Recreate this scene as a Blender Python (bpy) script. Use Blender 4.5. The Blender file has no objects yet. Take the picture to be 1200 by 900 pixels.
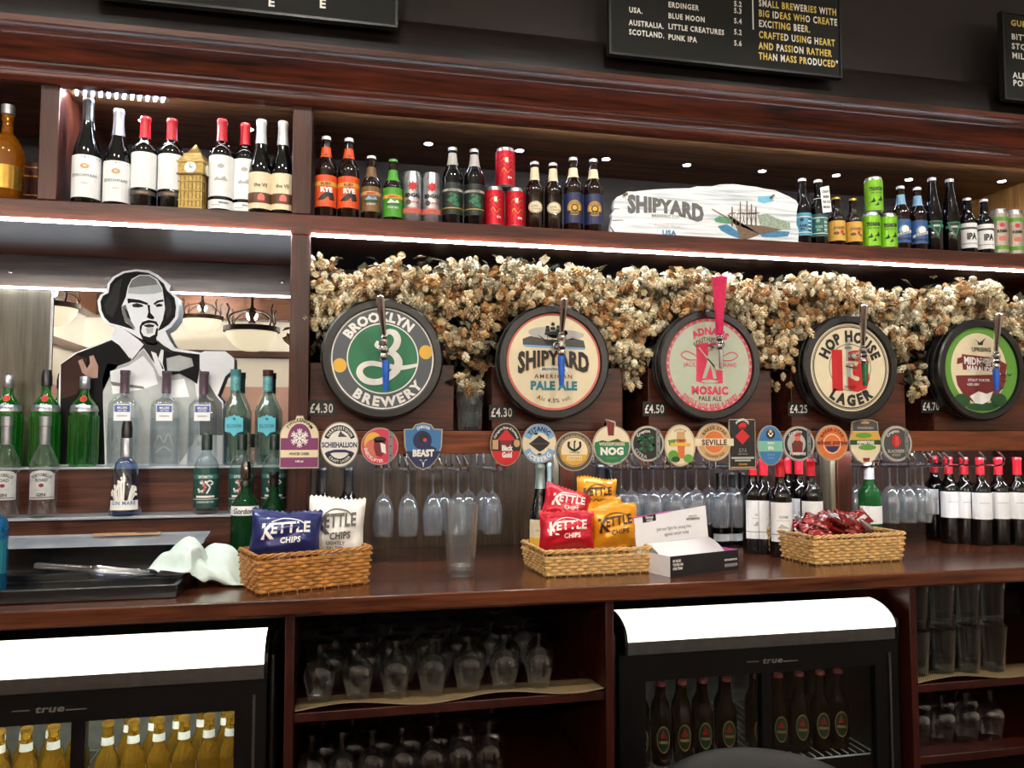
import bpy, bmesh, math, random
from mathutils import Vector, Matrix
R = math.radians
scene = bpy.context.scene
COL = scene.collection
# ---------------------------------------------------------------- camera
FPX, YAW, PITCH = 950.0, 12.5, 3.32
CAM = Vector((0.0, -2.6, 1.45))
cd = bpy.data.cameras.new('camera'); cam = bpy.data.objects.new('camera', cd); COL.objects.link(cam)
cd.sensor_width = 36.0; cd.sensor_fit = 'HORIZONTAL'; cd.lens = FPX / 1200 * 36; cd.clip_start = .02
cam.location = CAM; cam.rotation_euler = (R(90 + PITCH), 0, R(-YAW))
scene.camera = cam
# ---------------------------------------------------------------- light and exposure
vs = scene.view_settings
scene.display_settings.display_device = 'sRGB'
vs.view_transform = 'Standard'; vs.look = 'None'; vs.gamma = 1.0; vs.use_curve_mapping = False
vs.exposure = 0.0
scene.cycles.transparent_max_bounces = 24
scene.cycles.max_bounces = 8
scene.cycles.caustics_refractive = False; scene.cycles.caustics_reflective = False
scene.cycles.sample_clamp_indirect = 4.0
wd = bpy.data.worlds.new('pub_air'); scene.world = wd; wd.use_nodes = True
wd.node_tree.nodes['Background'].inputs[0].default_value = (.62, .72, .9, 1)
wd.node_tree.nodes['Background'].inputs[1].default_value = .04
LED_SHELF, LED_TOP, LED_MIRROR, LED_RAIL, HEADER, PENDANT, SERVERY_FILL = 110.0, 60.0, 14.0, 110.0, 3.0, 95.0, 72.0

_rot = cam.rotation_euler.to_matrix()
def ray(px, py): return _rot @ Vector((px - 600.0, 450.0 - py, -FPX))
def at(px, py, Y):
    d = ray(px, py); t = (Y - CAM.y) / d.y; return CAM + d * t
def atz(px, py, Z):
    d = ray(px, py); t = (Z - CAM.z) / d.z; return CAM + d * t
def AX(px, Y): return at(px, 505, Y).x
def facing(x, y, k=.6): return k * math.atan2(-x, -CAM.y + y)
# ---------------------------------------------------------------- materials
def lin(c): return tuple(((v / 255) / 12.92 if v / 255 <= .04045 else ((v / 255 + .055) / 1.055) ** 2.4) for v in c) + (1,)
_M = {}
def new_mat(name):
    m = bpy.data.materials.new(name); m.use_nodes = True
    nt = m.node_tree; nt.nodes.clear(); o = nt.nodes.new('ShaderNodeOutputMaterial')
    return m, nt, o
def mat(name, c=(128, 128, 128), rough=.5, metal=0, coat=0, var=.12, scale=40, emit=0, bump=0, spec=.5):
    if name in _M: return _M[name]
    m, nt, o = new_mat(name); N = nt.nodes; L = nt.links
    p = N.new('ShaderNodeBsdfPrincipled'); L.new(p.outputs[0], o.inputs[0])
    p.inputs['Roughness'].default_value = rough; p.inputs['Metallic'].default_value = metal
    p.inputs['Coat Weight'].default_value = coat; p.inputs['Specular IOR Level'].default_value = spec
    c = lin(c)
    tc = N.new('ShaderNodeTexCoord'); nz = N.new('ShaderNodeTexNoise'); nz.inputs['Scale'].default_value = scale
    L.new(tc.outputs['Object'], nz.inputs['Vector'])
    if var:
        r = N.new('ShaderNodeValToRGB'); L.new(nz.outputs[0], r.inputs[0])
        r.color_ramp.elements[0].position = .3; r.color_ramp.elements[1].position = .7
        r.color_ramp.elements[0].color = tuple(v * (1 - var) for v in c[:3]) + (1,)
        r.color_ramp.elements[1].color = tuple(min(1, v * (1 + var)) for v in c[:3]) + (1,)
        L.new(r.outputs[0], p.inputs['Base Color'])
    else: p.inputs['Base Color'].default_value = c
    if emit:
        p.inputs['Emission Color'].default_value = c; p.inputs['Emission Strength'].default_value = emit
    if bump:
        b = N.new('ShaderNodeBump'); b.inputs['Strength'].default_value = bump; b.inputs['Distance'].default_value = .002
        L.new(nz.outputs[0], b.inputs['Height']); L.new(b.outputs[0], p.inputs['Normal'])
    _M[name] = m; return m
def wood(name, dark, light, axis='X', rough=.38, grain=1.0, coat=.12, bump=.25):
    if name in _M: return _M[name]
    m, nt, o = new_mat(name); N = nt.nodes; L = nt.links
    p = N.new('ShaderNodeBsdfPrincipled'); L.new(p.outputs[0], o.inputs[0])
    p.inputs['Roughness'].default_value = rough; p.inputs['Coat Weight'].default_value = coat; p.inputs['Coat Roughness'].default_value = .2; p.inputs['Specular IOR Level'].default_value = .28
    tc = N.new('ShaderNodeTexCoord'); mp = N.new('ShaderNodeMapping')
    s = {'X': (1.6, 26, 26), 'Z': (26, 26, 1.6), 'Y': (26, 1.6, 26)}[axis]
    mp.inputs['Scale'].default_value = tuple(v * grain for v in s)
    L.new(tc.outputs['Object'], mp.inputs['Vector'])
    n1 = N.new('ShaderNodeTexNoise'); n1.inputs['Scale'].default_value = 1.0; n1.inputs['Detail'].default_value = 5; n1.inputs['Distortion'].default_value = .9
    L.new(mp.outputs[0], n1.inputs['Vector'])
    n2 = N.new('ShaderNodeTexNoise'); n2.inputs['Scale'].default_value = 4.5; n2.inputs['Detail'].default_value = 3
    L.new(mp.outputs[0], n2.inputs['Vector'])
    mx = N.new('ShaderNodeMix'); mx.inputs[0].default_value = .4
    L.new(n1.outputs[0], mx.inputs[2]); L.new(n2.outputs[0], mx.inputs[3])
    r = N.new('ShaderNodeValToRGB'); L.new(mx.outputs[0], r.inputs[0])
    r.color_ramp.elements[0].position = .36; r.color_ramp.elements[1].position = .66
    r.color_ramp.elements[0].color = lin(dark); r.color_ramp.elements[1].color = lin(light)
    L.new(r.outputs[0], p.inputs['Base Color'])
    b = N.new('ShaderNodeBump'); b.inputs['Strength'].default_value = bump; b.inputs['Distance'].default_value = .0015
    L.new(n2.outputs[0], b.inputs['Height']); L.new(b.outputs[0], p.inputs['Normal'])
    _M[name] = m; return m
def emis(name, c, s):
    if name in _M: return _M[name]
    m, nt, o = new_mat(name); e = nt.nodes.new('ShaderNodeEmission'); nt.links.new(e.outputs[0], o.inputs[0])
    e.inputs[0].default_value = lin(c); e.inputs[1].default_value = s; _M[name] = m; return m
def thin_glass(name, tint=(235, 242, 245), lo=.05, hi=.75, rough=.03, refl=(255, 255, 255), power=2.2, haze=0, hazec=(.9, .95, 1, 1)):
    """a thin wall of glass: see-through face on, reflecting towards its edges"""
    if name in _M: return _M[name]
    m, nt, o = new_mat(name); N = nt.nodes; L = nt.links
    t = N.new('ShaderNodeBsdfTransparent'); t.inputs[0].default_value = lin(tint)
    g = N.new('ShaderNodeBsdfGlossy'); g.inputs['Roughness'].default_value = rough; g.inputs[0].default_value = lin(refl)
    lw = N.new('ShaderNodeLayerWeight'); lw.inputs[0].default_value = .5
    pw = N.new('ShaderNodeMath'); pw.operation = 'POWER'; pw.inputs[1].default_value = power; L.new(lw.outputs['Facing'], pw.inputs[0])
    mr = N.new('ShaderNodeMapRange'); mr.inputs['To Min'].default_value = lo; mr.inputs['To Max'].default_value = hi
    L.new(pw.outputs[0], mr.inputs[0])
    mx = N.new('ShaderNodeMixShader'); L.new(mr.outputs[0], mx.inputs[0]); L.new(t.outputs[0], mx.inputs[1]); L.new(g.outputs[0], mx.inputs[2])
    if haze:                                  # pale diffuse film added so the glass shows up brighter
        df = N.new('ShaderNodeBsdfDiffuse'); df.inputs[0].default_value = hazec; tr = N.new('ShaderNodeBsdfTranslucent'); tr.inputs[0].default_value = hazec
        m1 = N.new('ShaderNodeMixShader'); m1.inputs[0].default_value = .5; L.new(df.outputs[0], m1.inputs[1]); L.new(tr.outputs[0], m1.inputs[2])
        m2 = N.new('ShaderNodeMixShader'); m2.inputs[0].default_value = haze; L.new(mx.outputs[0], m2.inputs[1]); L.new(m1.outputs[0], m2.inputs[2]); mx = m2
    L.new(mx.outputs[0], o.inputs[0]); _M[name] = m; return m
def solid_glass(name, c, rough=.03, trans=.9, ior=1.45):
    if name in _M: return _M[name]
    m = mat(name, c, rough, var=.05); p = m.node_tree.nodes['Principled BSDF']
    p.inputs['Transmission Weight'].default_value = trans; p.inputs['IOR'].default_value = ior; return m
# ---------------------------------------------------------------- mesh building
class MB:
    def __init__(s): s.v = []; s.f = []; s.m = []; s.mats = []
    def mi(s, m):
        if m not in s.mats: s.mats.append(m)
        return s.mats.index(m)
    def add(s, vs_, fs, m, xf=None):
        b = len(s.v); k = s.mi(m)
        s.v += [tuple(xf @ Vector(p)) if xf else tuple(p) for p in vs_]
        for f in fs: s.f.append([i + b for i in f]); s.m.append(k)
    def box(s, x0, x1, y0, y1, z0, z1, m, xf=None):
        x0, x1 = sorted((x0, x1)); y0, y1 = sorted((y0, y1)); z0, z1 = sorted((z0, z1))
        s.add([(x0,y0,z0),(x1,y0,z0),(x1,y1,z0),(x0,y1,z0),(x0,y0,z1),(x1,y0,z1),(x1,y1,z1),(x0,y1,z1)],
              [(3,2,1,0),(4,5,6,7),(0,1,5,4),(1,2,6,5),(2,3,7,6),(3,0,4,7)], m, xf)
    def lathe(s, prof, m, seg=24, o=(0,0,0), ax='Z', sx=1, sy=1, flat=False, xf=None):
        """prof: (r, h) or (r, h, mat) for the band above it; closed at r<=1e-5"""
        vs_ = []; rows = []
        for q in prof:
            r, h = q[0], q[1]
            if r < 1e-5: rows.append([len(vs_)]); vs_.append((0, 0, h))
            else:
                rows.append(list(range(len(vs_), len(vs_) + seg)))
                for i in range(seg):
                    a = 2 * math.pi * i / seg; vs_.append((r * sx * math.cos(a), r * sy * math.sin(a), h))
        def M_(p):
            x, y, z = p
            if ax == 'Y': x, y, z = x, z, -y
            elif ax == 'X': x, y, z = z, x, y
            return (x + o[0], y + o[1], z + o[2])
        vs_ = [M_(p) for p in vs_]
        for k in range(len(rows) - 1):
            a, b = rows[k], rows[k + 1]; mm = prof[k][2] if len(prof[k]) > 2 else m; fs = []
            for i in range(seg):
                j = (i + 1) % seg
                if len(a) == 1 and len(b) == 1: continue
                if len(a) == 1: fs.append((a[0], b[j], b[i]))
                elif len(b) == 1: fs.append((a[i], a[j], b[0]))
                else: fs.append((a[i], a[j], b[j], b[i]))
            base = len(s.v)
            if k == 0: b0 = base; s.v += [tuple(xf @ Vector(p)) if xf else p for p in vs_]
            kk = s.mi(mm)
            for f in fs: s.f.append([i + b0 for i in f]); s.m.append(kk)
    def tube(s, pts, r, m, seg=8, radii=None, closed=False, caps=True):
        pts = [Vector(p) for p in pts]; n = len(pts); vs_ = []; fs = []
        up = Vector((0, 0, 1)); prev = None
        for i, p in enumerate(pts):
            if closed: t = pts[(i + 1) % n] - pts[i - 1]
            else: t = pts[min(i + 1, n - 1)] - pts[max(i - 1, 0)]
            t.normalize()
            a = prev if prev is not None else (up if abs(t.z) < .9 else Vector((1, 0, 0)))
            u = (a - t * a.dot(t)); u.normalize(); prev = u; w = t.cross(u); rr = radii[i] if radii else r
            for k in range(seg):
                an = 2 * math.pi * k / seg; vs_.append(p + (u * math.cos(an) + w * math.sin(an)) * rr)
        for i in range(n if closed else n - 1):
            j = (i + 1) % n
            for k in range(seg):
                l = (k + 1) % seg; fs.append((i*seg+k, i*seg+l, j*seg+l, j*seg+k))
        if caps and not closed: fs.append(tuple(range(seg))[::-1]); fs.append(tuple((n-1)*seg + k for k in range(seg)))
        s.add(vs_, fs, m)
    def prism(s, poly, y0, y1, m, plane='XZ', mf=None, xf=None):
        """outline poly extruded between y0 and y1; plane XZ (along Y) or YZ (along X) or XY (along Z)"""
        n = len(poly)
        if plane == 'XZ': P = lambda q, d: (q[0], d, q[1])
        elif plane == 'YZ': P = lambda q, d: (d, q[0], q[1])
        else: P = lambda q, d: (q[0], q[1], d)
        vs_ = [P(q, y0) for q in poly] + [P(q, y1) for q in poly]
        s.add(vs_, [tuple(range(n))[::-1], tuple(range(n, 2 * n))] + [(i, (i+1) % n, n + (i+1) % n, n + i) for i in range(n)], m, xf)
    def build(s, name, parent=None, bevel=0, loc=None, smooth=40):
        me = bpy.data.meshes.new(name); me.from_pydata(s.v, [], s.f)
        for m in s.mats: me.materials.append(m)
        me.polygons.foreach_set('material_index', s.m)
        if smooth:
            me.polygons.foreach_set('use_smooth', [True] * len(s.f)); me.update(); me.set_sharp_from_angle(angle=R(smooth))
        me.update()
        o = bpy.data.objects.new(name, me); COL.objects.link(o)
        if parent: o.parent = parent
        if loc: o.location = loc
        if bevel:
            b = o.modifiers.new('bevel', 'BEVEL'); b.width = bevel; b.segments = 2; b.limit_method = 'ANGLE'; b.angle_limit = R(50)
        return o
def tag(o, label, cat, group=None, kind=None):
    if label: o['label'] = label
    if cat: o['category'] = cat
    if group: o['group'] = group
    if kind: o['kind'] = kind
    return o
def thing(name, label, cat, loc=(0, 0, 0), rz=0, group=None, rot=None):
    o = bpy.data.objects.new(name, None); COL.objects.link(o); o.empty_display_size = .02
    o.location = loc; o.rotation_euler = rot if rot else (0, 0, rz)
    return tag(o, label, cat, group)
def struct(o): o['kind'] = 'structure'; return o
def dup(root, loc=None, rz=None, label=None, group=None, rot=None):
    r = root.copy(); COL.objects.link(r)
    if loc is not None: r.location = loc
    if rot is not None: r.rotation_euler = rot
    elif rz is not None: r.rotation_euler = (0, 0, rz)
    if label: r['label'] = label
    if group: r['group'] = group
    for ch in list(root.children):
        if ch.type == 'LIGHT': continue
        c = ch.copy(); COL.objects.link(c); c.parent = r
        for g in list(ch.children):
            d = g.copy(); COL.objects.link(d); d.parent = c
    return r
ORD = ['first', 'second', 'third', 'fourth', 'fifth', 'sixth', 'seventh', 'eighth', 'ninth', 'tenth', 'eleventh', 'twelfth', 'thirteenth', 'fourteenth', 'fifteenth']
# ---------------------------------------------------------------- lettering
_G = {}
def _text_mesh(st, bold):
    cu = bpy.data.curves.new('t', 'FONT'); cu.body = st; cu.size = 1; cu.resolution_u = 2; cu.offset = bold; cu.fill_mode = 'FRONT'
    ob = bpy.data.objects.new('t', cu); COL.objects.link(ob)
    dg = bpy.context.evaluated_depsgraph_get(); me = bpy.data.meshes.new_from_object(ob.evaluated_get(dg))
    vs_ = [(v.co.x, v.co.y) for v in me.vertices]; fs = [tuple(p.vertices) for p in me.polygons]
    bpy.data.objects.remove(ob); bpy.data.curves.remove(cu); bpy.data.meshes.remove(me)
    return vs_, fs
def _w(st, bold):
    v = _text_mesh(st, bold)[0]; return max(p[0] for p in v) - min(p[0] for p in v)
def glyph(ch, bold=.02):
    k = (ch, bold)
    if k in _G: return _G[k]
    if ('cap', bold) not in _G:
        v = _text_mesh('H', bold)[0]; _G[('cap', bold)] = max(p[1] for p in v) - min(p[1] for p in v); _G[('hh', bold)] = _w('HH', bold)
    cap = _G[('cap', bold)]; adv = (_w('H' + ch + 'H', bold) - _G[('hh', bold)]) / cap
    v, f = ([], []) if ch == ' ' else _text_mesh(ch, bold)
    _G[k] = ([(x / cap, y / cap) for x, y in v], f, adv); return _G[k]
class Card:
    """a printed surface: shapes go to .art, letters to .let; mp(x, y, layer) gives the 3D point"""
    def __init__(s, mp): s.mp = mp; s.art = MB(); s.let = MB(); s.bent = getattr(mp, 'bent', False)
    def poly(s, pts, m, l=1):
        # keep the face turned to the reader
        a = sum(pts[i-1][0] * pts[i][1] - pts[i][0] * pts[i-1][1] for i in range(len(pts)))
        if a < 0: pts = pts[::-1]
        xs = [q[0] for q in pts]
        if s.bent and max(xs) - min(xs) > .006:      # cut into upright strips so that it follows the curve
            bm = bmesh.new(); bm.faces.new([bm.verts.new((x, y, 0)) for x, y in pts]); x = min(xs) + .004
            while x < max(xs):
                bmesh.ops.bisect_plane(bm, geom=bm.verts[:] + bm.edges[:] + bm.faces[:], plane_co=(x, 0, 0), plane_no=(1, 0, 0)); x += .004
            bm.verts.index_update(); s.art.add([s.mp(v.co.x, v.co.y, l) for v in bm.verts], [tuple(v.index for v in f.verts) for f in bm.faces], m); bm.free(); return
        s.art.add([s.mp(x, y, l) for x, y in pts], [tuple(range(len(pts)))], m)
    def rect(s, x0, x1, y0, y1, m, l=1, step=.006):
        n = max(1, int(math.ceil((x1 - x0) / step))) if step else 1; vs_ = []
        for i in range(n + 1):
            x = x0 + (x1 - x0) * i / n; vs_ += [s.mp(x, y0, l), s.mp(x, y1, l)]
        s.art.add(vs_, [(2*i, 2*i+2, 2*i+3, 2*i+1) for i in range(n)], m)
    def disc(s, cx, cy, rx, ry, m, l=1, n=20, a0=None):
        vs_ = []; fs = []
        for i in range(n + 1):
            t = -math.cos(math.pi * i / n); h = math.sqrt(max(0, 1 - t * t)); vs_ += [s.mp(cx + rx*t, cy - ry*h, l), s.mp(cx + rx*t, cy + ry*h, l)]
        s.art.add(vs_, [(2*i, 2*i+2, 2*i+3, 2*i+1) for i in range(n)], m)
    def ring(s, cx, cy, r0, r1, m, l=1, ky=1, a0=0, a1=360, n=48):
        vs_ = []
        for i in range(n + 1):
            a = R(a0 + (a1 - a0) * i / n); c, q = math.cos(a), math.sin(a)
            vs_ += [s.mp(cx + r0*c, cy + r0*q*ky, l), s.mp(cx + r1*c, cy + r1*q*ky, l)]
        s.art.add(vs_, [(2*i, 2*i+1, 2*i+3, 2*i+2) for i in range(n)], m)
    def ribbon(s, pts, w, m, l=1, ws=None):
        # smooth the path, then a band of width w
        P = []
        n = len(pts)
        for i in range(n - 1):
            p0, p1, p2, p3 = pts[max(i-1, 0)], pts[i], pts[i+1], pts[min(i+2, n-1)]
            for k in range(6):
                t = k / 6
                P.append(tuple(.5 * (2*p1[j] + (p2[j]-p0[j])*t + (2*p0[j]-5*p1[j]+4*p2[j]-p3[j])*t*t + (3*p1[j]-p0[j]-3*p2[j]+p3[j])*t**3) for j in (0, 1)) + (i + t,))
        P.append(tuple(pts[-1]) + (n - 1,)); vs_ = []
        for i, (x, y, q) in enumerate(P):
            a, b = P[max(i-1, 0)], P[min(i+1, len(P)-1)]; dx, dy = b[0]-a[0], b[1]-a[1]; d = math.hypot(dx, dy) or 1
            k = int(q); ww = w if not ws else ws[k] + (ws[min(k+1, n-1)] - ws[k]) * (q - k)
            lv = l + 1.5 * i / len(P); vs_ += [s.mp(x + dy/d*ww/2, y - dx/d*ww/2, lv), s.mp(x - dy/d*ww/2, y + dx/d*ww/2, lv)]
        s.art.add(vs_, [(2*i, 2*i+2, 2*i+3, 2*i+1) for i in range(len(P)-1)], m)
    def text(s, st, cx, cy, h, m, l=3, sx=1.0, bold=.02, sp=0, fn=None, left=False, slant=0, fit=None):
        w = sum((glyph(c, bold)[2] + sp) for c in st) * h * sx
        if fit and w > fit: sx *= fit / w; w = fit
        x = cx if left else cx - w / 2
        for c in st:
            v, f, a = glyph(c, bold)
            if v:
                out = []
                for p in v:
                    X = x + (p[0] + slant * p[1]) * h * sx; Y = cy - h / 2 + p[1] * h
                    if fn: X, Y = fn(X, Y)
                    out.append(s.mp(X, Y, l))
                s.let.add(out, f, m)
            x += (a + sp) * h * sx
    def arc(s, st, cx, cy, r, ang, h, m, l=3, sx=1.0, bold=.02, sp=.08, below=False, ky=1, fit=None):
        """letters along a circle; ang = direction of the middle of the word, degrees"""
        w = sum((glyph(c, bold)[2] + sp) for c in st) * h * sx
        if fit and w > fit: sx *= fit / w; w = fit
        pos = -w / 2
        for c in st:
            v, f, a = glyph(c, bold); aw = (a + sp) * h * sx; mid = pos + aw / 2
            th = R(ang) + (mid / r if below else -mid / r)
            rot = th + math.pi / 2 if below else th - math.pi / 2
            ca, sa = math.cos(rot), math.sin(rot); out = []
            for p in v:
                X = p[0] * h * sx - a * h * sx / 2; Y = p[1] * h - h / 2
                out.append(s.mp(cx + r*math.cos(th) + X*ca - Y*sa, cy + (r*math.sin(th) + X*sa + Y*ca) * ky, l))
            if out: s.let.add(out, f, m)
            pos += aw
    def build(s, name, parent, letname='lettering', loc=None):
        o = s.art.build(name, parent, smooth=0, loc=loc) if s.art.f else None
        if s.let.f: s.let.build(letname, o or parent, smooth=0)
        return o
def flat(y0=0, step=.0005, o=(0, 0, 0)):
    """a card standing in the XZ plane, read from -Y"""
    return lambda x, y, l: (o[0] + x, o[1] + y0 - l * step, o[2] + y)
def curved(rf, step=.0004):
    """a card wrapped round a bottle standing on the origin; rf(z) is its radius; x runs along the arc at the front (-Y)"""
    def f(x, z, l):
        r = rf(z); a = x / r; rr = r + .0005 + l * step
        return (rr * math.sin(a), -rr * math.cos(a), z)
    f.bent = True
    return f
# ---------------------------------------------------------------- shared materials
W_RED = wood('stained_mahogany', (22, 8, 4), (86, 36, 20), 'X', .34)
W_REDZ = wood('stained_mahogany_upright', (26, 11, 7), (76, 35, 23), 'Z', .34)
W_DARK = wood('dark_back_boards', (14, 9, 6), (40, 26, 17), 'X', .5)
W_CEIL = wood('top_board_wood', (70, 48, 30), (150, 108, 70), 'X', .4)
W_PLANK = wood('greenish_back_planks', (42, 30, 17), (94, 70, 45), 'Z', .5, 1.6)
W_SIDE = wood('light_side_boards', (66, 60, 48), (112, 104, 86), 'Z', .45)
W_END = wood('tan_end_boards', (112, 78, 40), (168, 124, 70), 'Z', .4)
W_RAIL = wood('tap_rail_wood', (74, 34, 17), (132, 70, 38), 'X', .3)
W_BLOCK = wood('mounting_block_wood', (38, 18, 12), (92, 46, 32), 'X', .35)
W_TOP = wood('worktop_wood', (48, 22, 14), (106, 58, 36), 'X', .2, .8, .5)
W_BASE = wood('base_cabinet_wood', (32, 10, 7), (62, 22, 16), 'Z', .35)
BLACK = mat('black_paint', (9, 8, 8), .45)
CHROME = mat('chrome', (215, 218, 222), .08, 1, var=.03)
STEEL = mat('brushed_steel', (120, 122, 124), .35, 1, var=.1)
WHITE = mat('white_paint', (236, 236, 232), .5, var=.03)
ZS, ZSB, ZC, ZT = 2.132, 2.066, 1.011, 2.478      # shelf top, shelf underside, worktop, underside of the cornice
XL, XR = -1.30, 2.90
# ---------------------------------------------------------------- the room
b = MB(); b.box(-3.4, 6.2, -6.2, 1.0, -.06, 0, wood('floor_boards', (40, 24, 15), (84, 54, 34), 'X', .4)); struct(b.build('floor'))
CREAM = mat('cream_plaster', (244, 240, 228), .8, var=.04, scale=3)
PINK = mat('salmon_plaster', (188, 152, 140), .8, var=.05, scale=3)
CEIL = mat('ceiling_plaster', (232, 226, 212), .85, var=.03, scale=3)
ROOMW = wood('picture_rail_wood', (36, 20, 13), (78, 48, 32), 'X', .4)
b = MB(); b.box(-3.4, 6.2, -6.2, .68, 3.40, 3.48, CEIL); struct(b.build('ceiling'))
XW = at(100, 400, 7.0).x                       # side wall whose reflection ends at the mirror's dark corner line
b = MB(); b.box(-3.4, 6.2, -6.12, -6.0, 0, 1.95, PINK); b.box(-3.4, 6.2, -6.12, -6.0, 1.95, 3.40, CREAM); struct(b.build('wall_back'))
b = MB(); b.box(XW - .1, XW, -6.0, .7, 0, 1.9, PINK); b.box(XW - .1, XW, -6.0, .7, 1.9, 3.40, CREAM); struct(b.build('wall_left'))
b = MB(); b.box(6.1, 6.2, -6.0, .7, 0, 3.40, CREAM); struct(b.build('wall_right'))
zt = at(200, 360, 7.0).z; zr = at(310, 416, 7.0).z
b = MB(); b.box(XW, 6.1, -6.0, -5.86, zt - .13, zt + .13, ROOMW); b.box(XW, 6.1, -6.0, -5.9, zt + .13, zt + .18, ROOMW); struct(b.build('trim_1', bevel=.01))
b = MB(); b.box(XW, XW + .14, -5.86, .5, zt - .13, zt + .13, ROOMW); struct(b.build('trim_2', bevel=.01))
b = MB(); b.box(XW, 6.1, -6.0, -5.95, zr - .04, zr + .04, ROOMW); struct(b.build('trim_3', bevel=.01))
b = MB(); b.box(XW, XW + .05, -5.95, .5, zr - .04, zr + .04, ROOMW); struct(b.build('trim_4', bevel=.01))
WALLB = mat('dark_bulkhead_paint', (34, 28, 26), .7, var=.1, scale=5)
b = MB(); b.box(-3.4, 6.2, .62, .7, 0, 2.6, BLACK); b.box(-3.4, 6.2, .14, .7, 2.625, 3.40, WALLB); struct(b.build('wall_bar'))
b = MB(); b.prism([(-.02, 2.626), (.139, 2.626), (.139, 2.835), (.08, 2.835), (.05, 2.80), (.04, 2.70), (-.01, 2.66)], -3.4, 6.2, wood('black_frieze_wood', (10, 7, 6), (26, 18, 15), 'X', .4), 'YZ'); struct(b.build('trim_5'))

# ---------------------------------------------------------------- the back bar: shelves, uprights and cornice
sh = thing('back_bar_shelving', 'tall dark wood back bar shelving with carved cornice behind the counter', 'shelving')
b = MB()
prof = [(.02, 2.478), (-.02, 2.478), (-.03, 2.490), (-.03, 2.504), (-.041, 2.510), (-.048, 2.519), (-.048, 2.526), (-.058, 2.529), (-.092, 2.585), (-.10, 2.588),
        (-.104, 2.598), (-.116, 2.601), (-.126, 2.608), (-.128, 2.625), (.02, 2.625)]
b.prism(prof, XL - .5, .170, W_RED, 'YZ'); c1 = b.build('cornice', sh)
b = MB(); b.prism(prof, .170, XR + 1.0, W_RED, 'YZ'); b.build('cornice', sh)
b = MB(); b.box(XL - .5, XR + .6, .02, .54, ZT + .018, ZT + .045, W_CEIL); b.build('top_board', sh)
b = MB(); b.box(XL - .5, XR + .6, 0, .56, ZSB, ZS, W_RED); b.build('shelf_board', sh, bevel=.003)
b = MB(); b.box(XL - .5, -.134, .54, .58, ZC, ZT + .045, W_DARK); b.box(-.134, XR + .6, .54, .58, ZC, ZT + .045, W_DARK); b.build('back_panel', sh)
for x0, x1, z0, z1 in ((-.858, -.805, ZS, ZT), (-.133, -.073, ZS, ZT), (-.133, -.073, ZC, ZSB)):
    b = MB(); b.box(x0, x1, .0, .54, z0, z1 + (.018 if z1 == ZT else 0), W_REDZ); b.build('upright', sh, bevel=.003)
b = MB(); b.box(2.83, 2.87, 0, .54, ZS, ZT + .018, W_END); b.build('side_panel', sh)
b = MB(); b.box(XR, XR + .04, 0, .54, ZC, ZSB, W_REDZ); b.build('side_panel', sh)
b = MB(); b.box(XL - .5, -.958, .505, .54, 1.33, 1.944, W_SIDE); b.box(-.966, -.9575, .499, .5045, 1.332, 1.942, STEEL); b.build('light_panel', sh)
# fascia over the mirror, with two screws
b = MB(); b.box(XL - .5, -.134, .50, .54, 1.945, ZSB, wood('mirror_fascia', (34, 24, 20), (86, 68, 56), 'X', .35)); f = b.build('fascia', sh, bevel=.002)
for px, py in ((13, 319), (331, 331)):
    p = at(px, py, .50); b = MB(); b.lathe([(0, -.003), (.005, -.002), (.006, .001), (0, .001)], CHROME, 10, (p.x, .50, p.z), 'Y'); b.build('screw', f)
# lower planked backs
b = MB(); b.box(-.072, .80, .50, .54, ZC, 1.40, W_PLANK); b.build('planked_back', sh)
b = MB(); b.box(.83, 1.90, .50, .54, ZC, 1.40, wood('reddish_back_planks', (40, 26, 18), (84, 54, 40), 'Z', .5, 1.4)); b.build('planked_back', sh)
b = MB(); b.box(1.93, XR, .50, .54, ZC, 1.40, wood('reddish_back_planks', (0, 0, 0), (0, 0, 0))); b.build('planked_back', sh)
# short posts that carry the tap rail
for px, px2 in ((646, 668), (967, 989)):
    x0, x1 = AX(px, .1), AX(px2, .1)
    b = MB(); b.box(x0 + .02, x1, .06, .14, ZC, 1.376, W_REDZ); b.box(x0, x0 + .019, .07, .14, ZC, 1.376, W_SIDE); b.build('post', sh, bevel=.002)
# light strips
LEDM = emis('led_strip_light', (236, 244, 255), LED_SHELF)
for x0, x1, dz in ((XL - .3, -.135, .002), (-.071, XR, 0)):
    b = MB(); b.box(x0, x1, -.005, .001, ZSB - .004 + dz, ZSB + .005 + dz, LEDM); b.build('led_strip', sh)
LEDT = emis('led_strip_top', (236, 244, 255), LED_TOP)
for x0, x1 in ((-.071, XR), (-.80, -.136)):
    b = MB(); b.box(x0, x1, .0202, .0225, ZT + .003, ZT + .013, LEDT); b.build('led_strip', sh)
b = MB(); b.box(XL - .4, -.136, .485, .499, 1.944, 1.950, emis('led_strip_mirror', (236, 246, 255), LED_MIRROR)); b.build('led_strip', sh)

# mirror at the back of the gin shelf
t = thing('mirror', 'wall mirror behind the gin bottles reflecting the pub room and its lamps', 'mirror', (-.545, .50, 1.333))
MIR, nt, o_ = new_mat('mirror_silver'); g = nt.nodes.new('ShaderNodeBsdfGlossy'); g.inputs[0].default_value = (.93, .94, .93, 1); g.inputs[1].default_value = 0.0; nt.links.new(g.outputs[0], o_.inputs[0])
b = MB(); b.box(-.41, .41, 0, .006, 0, .608, MIR); b.build('mirror_pane', t)
b = MB(); b.box(-.41, .41, .007, .036, 0, .608, BLACK); b.build('backing_board', t)

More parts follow.
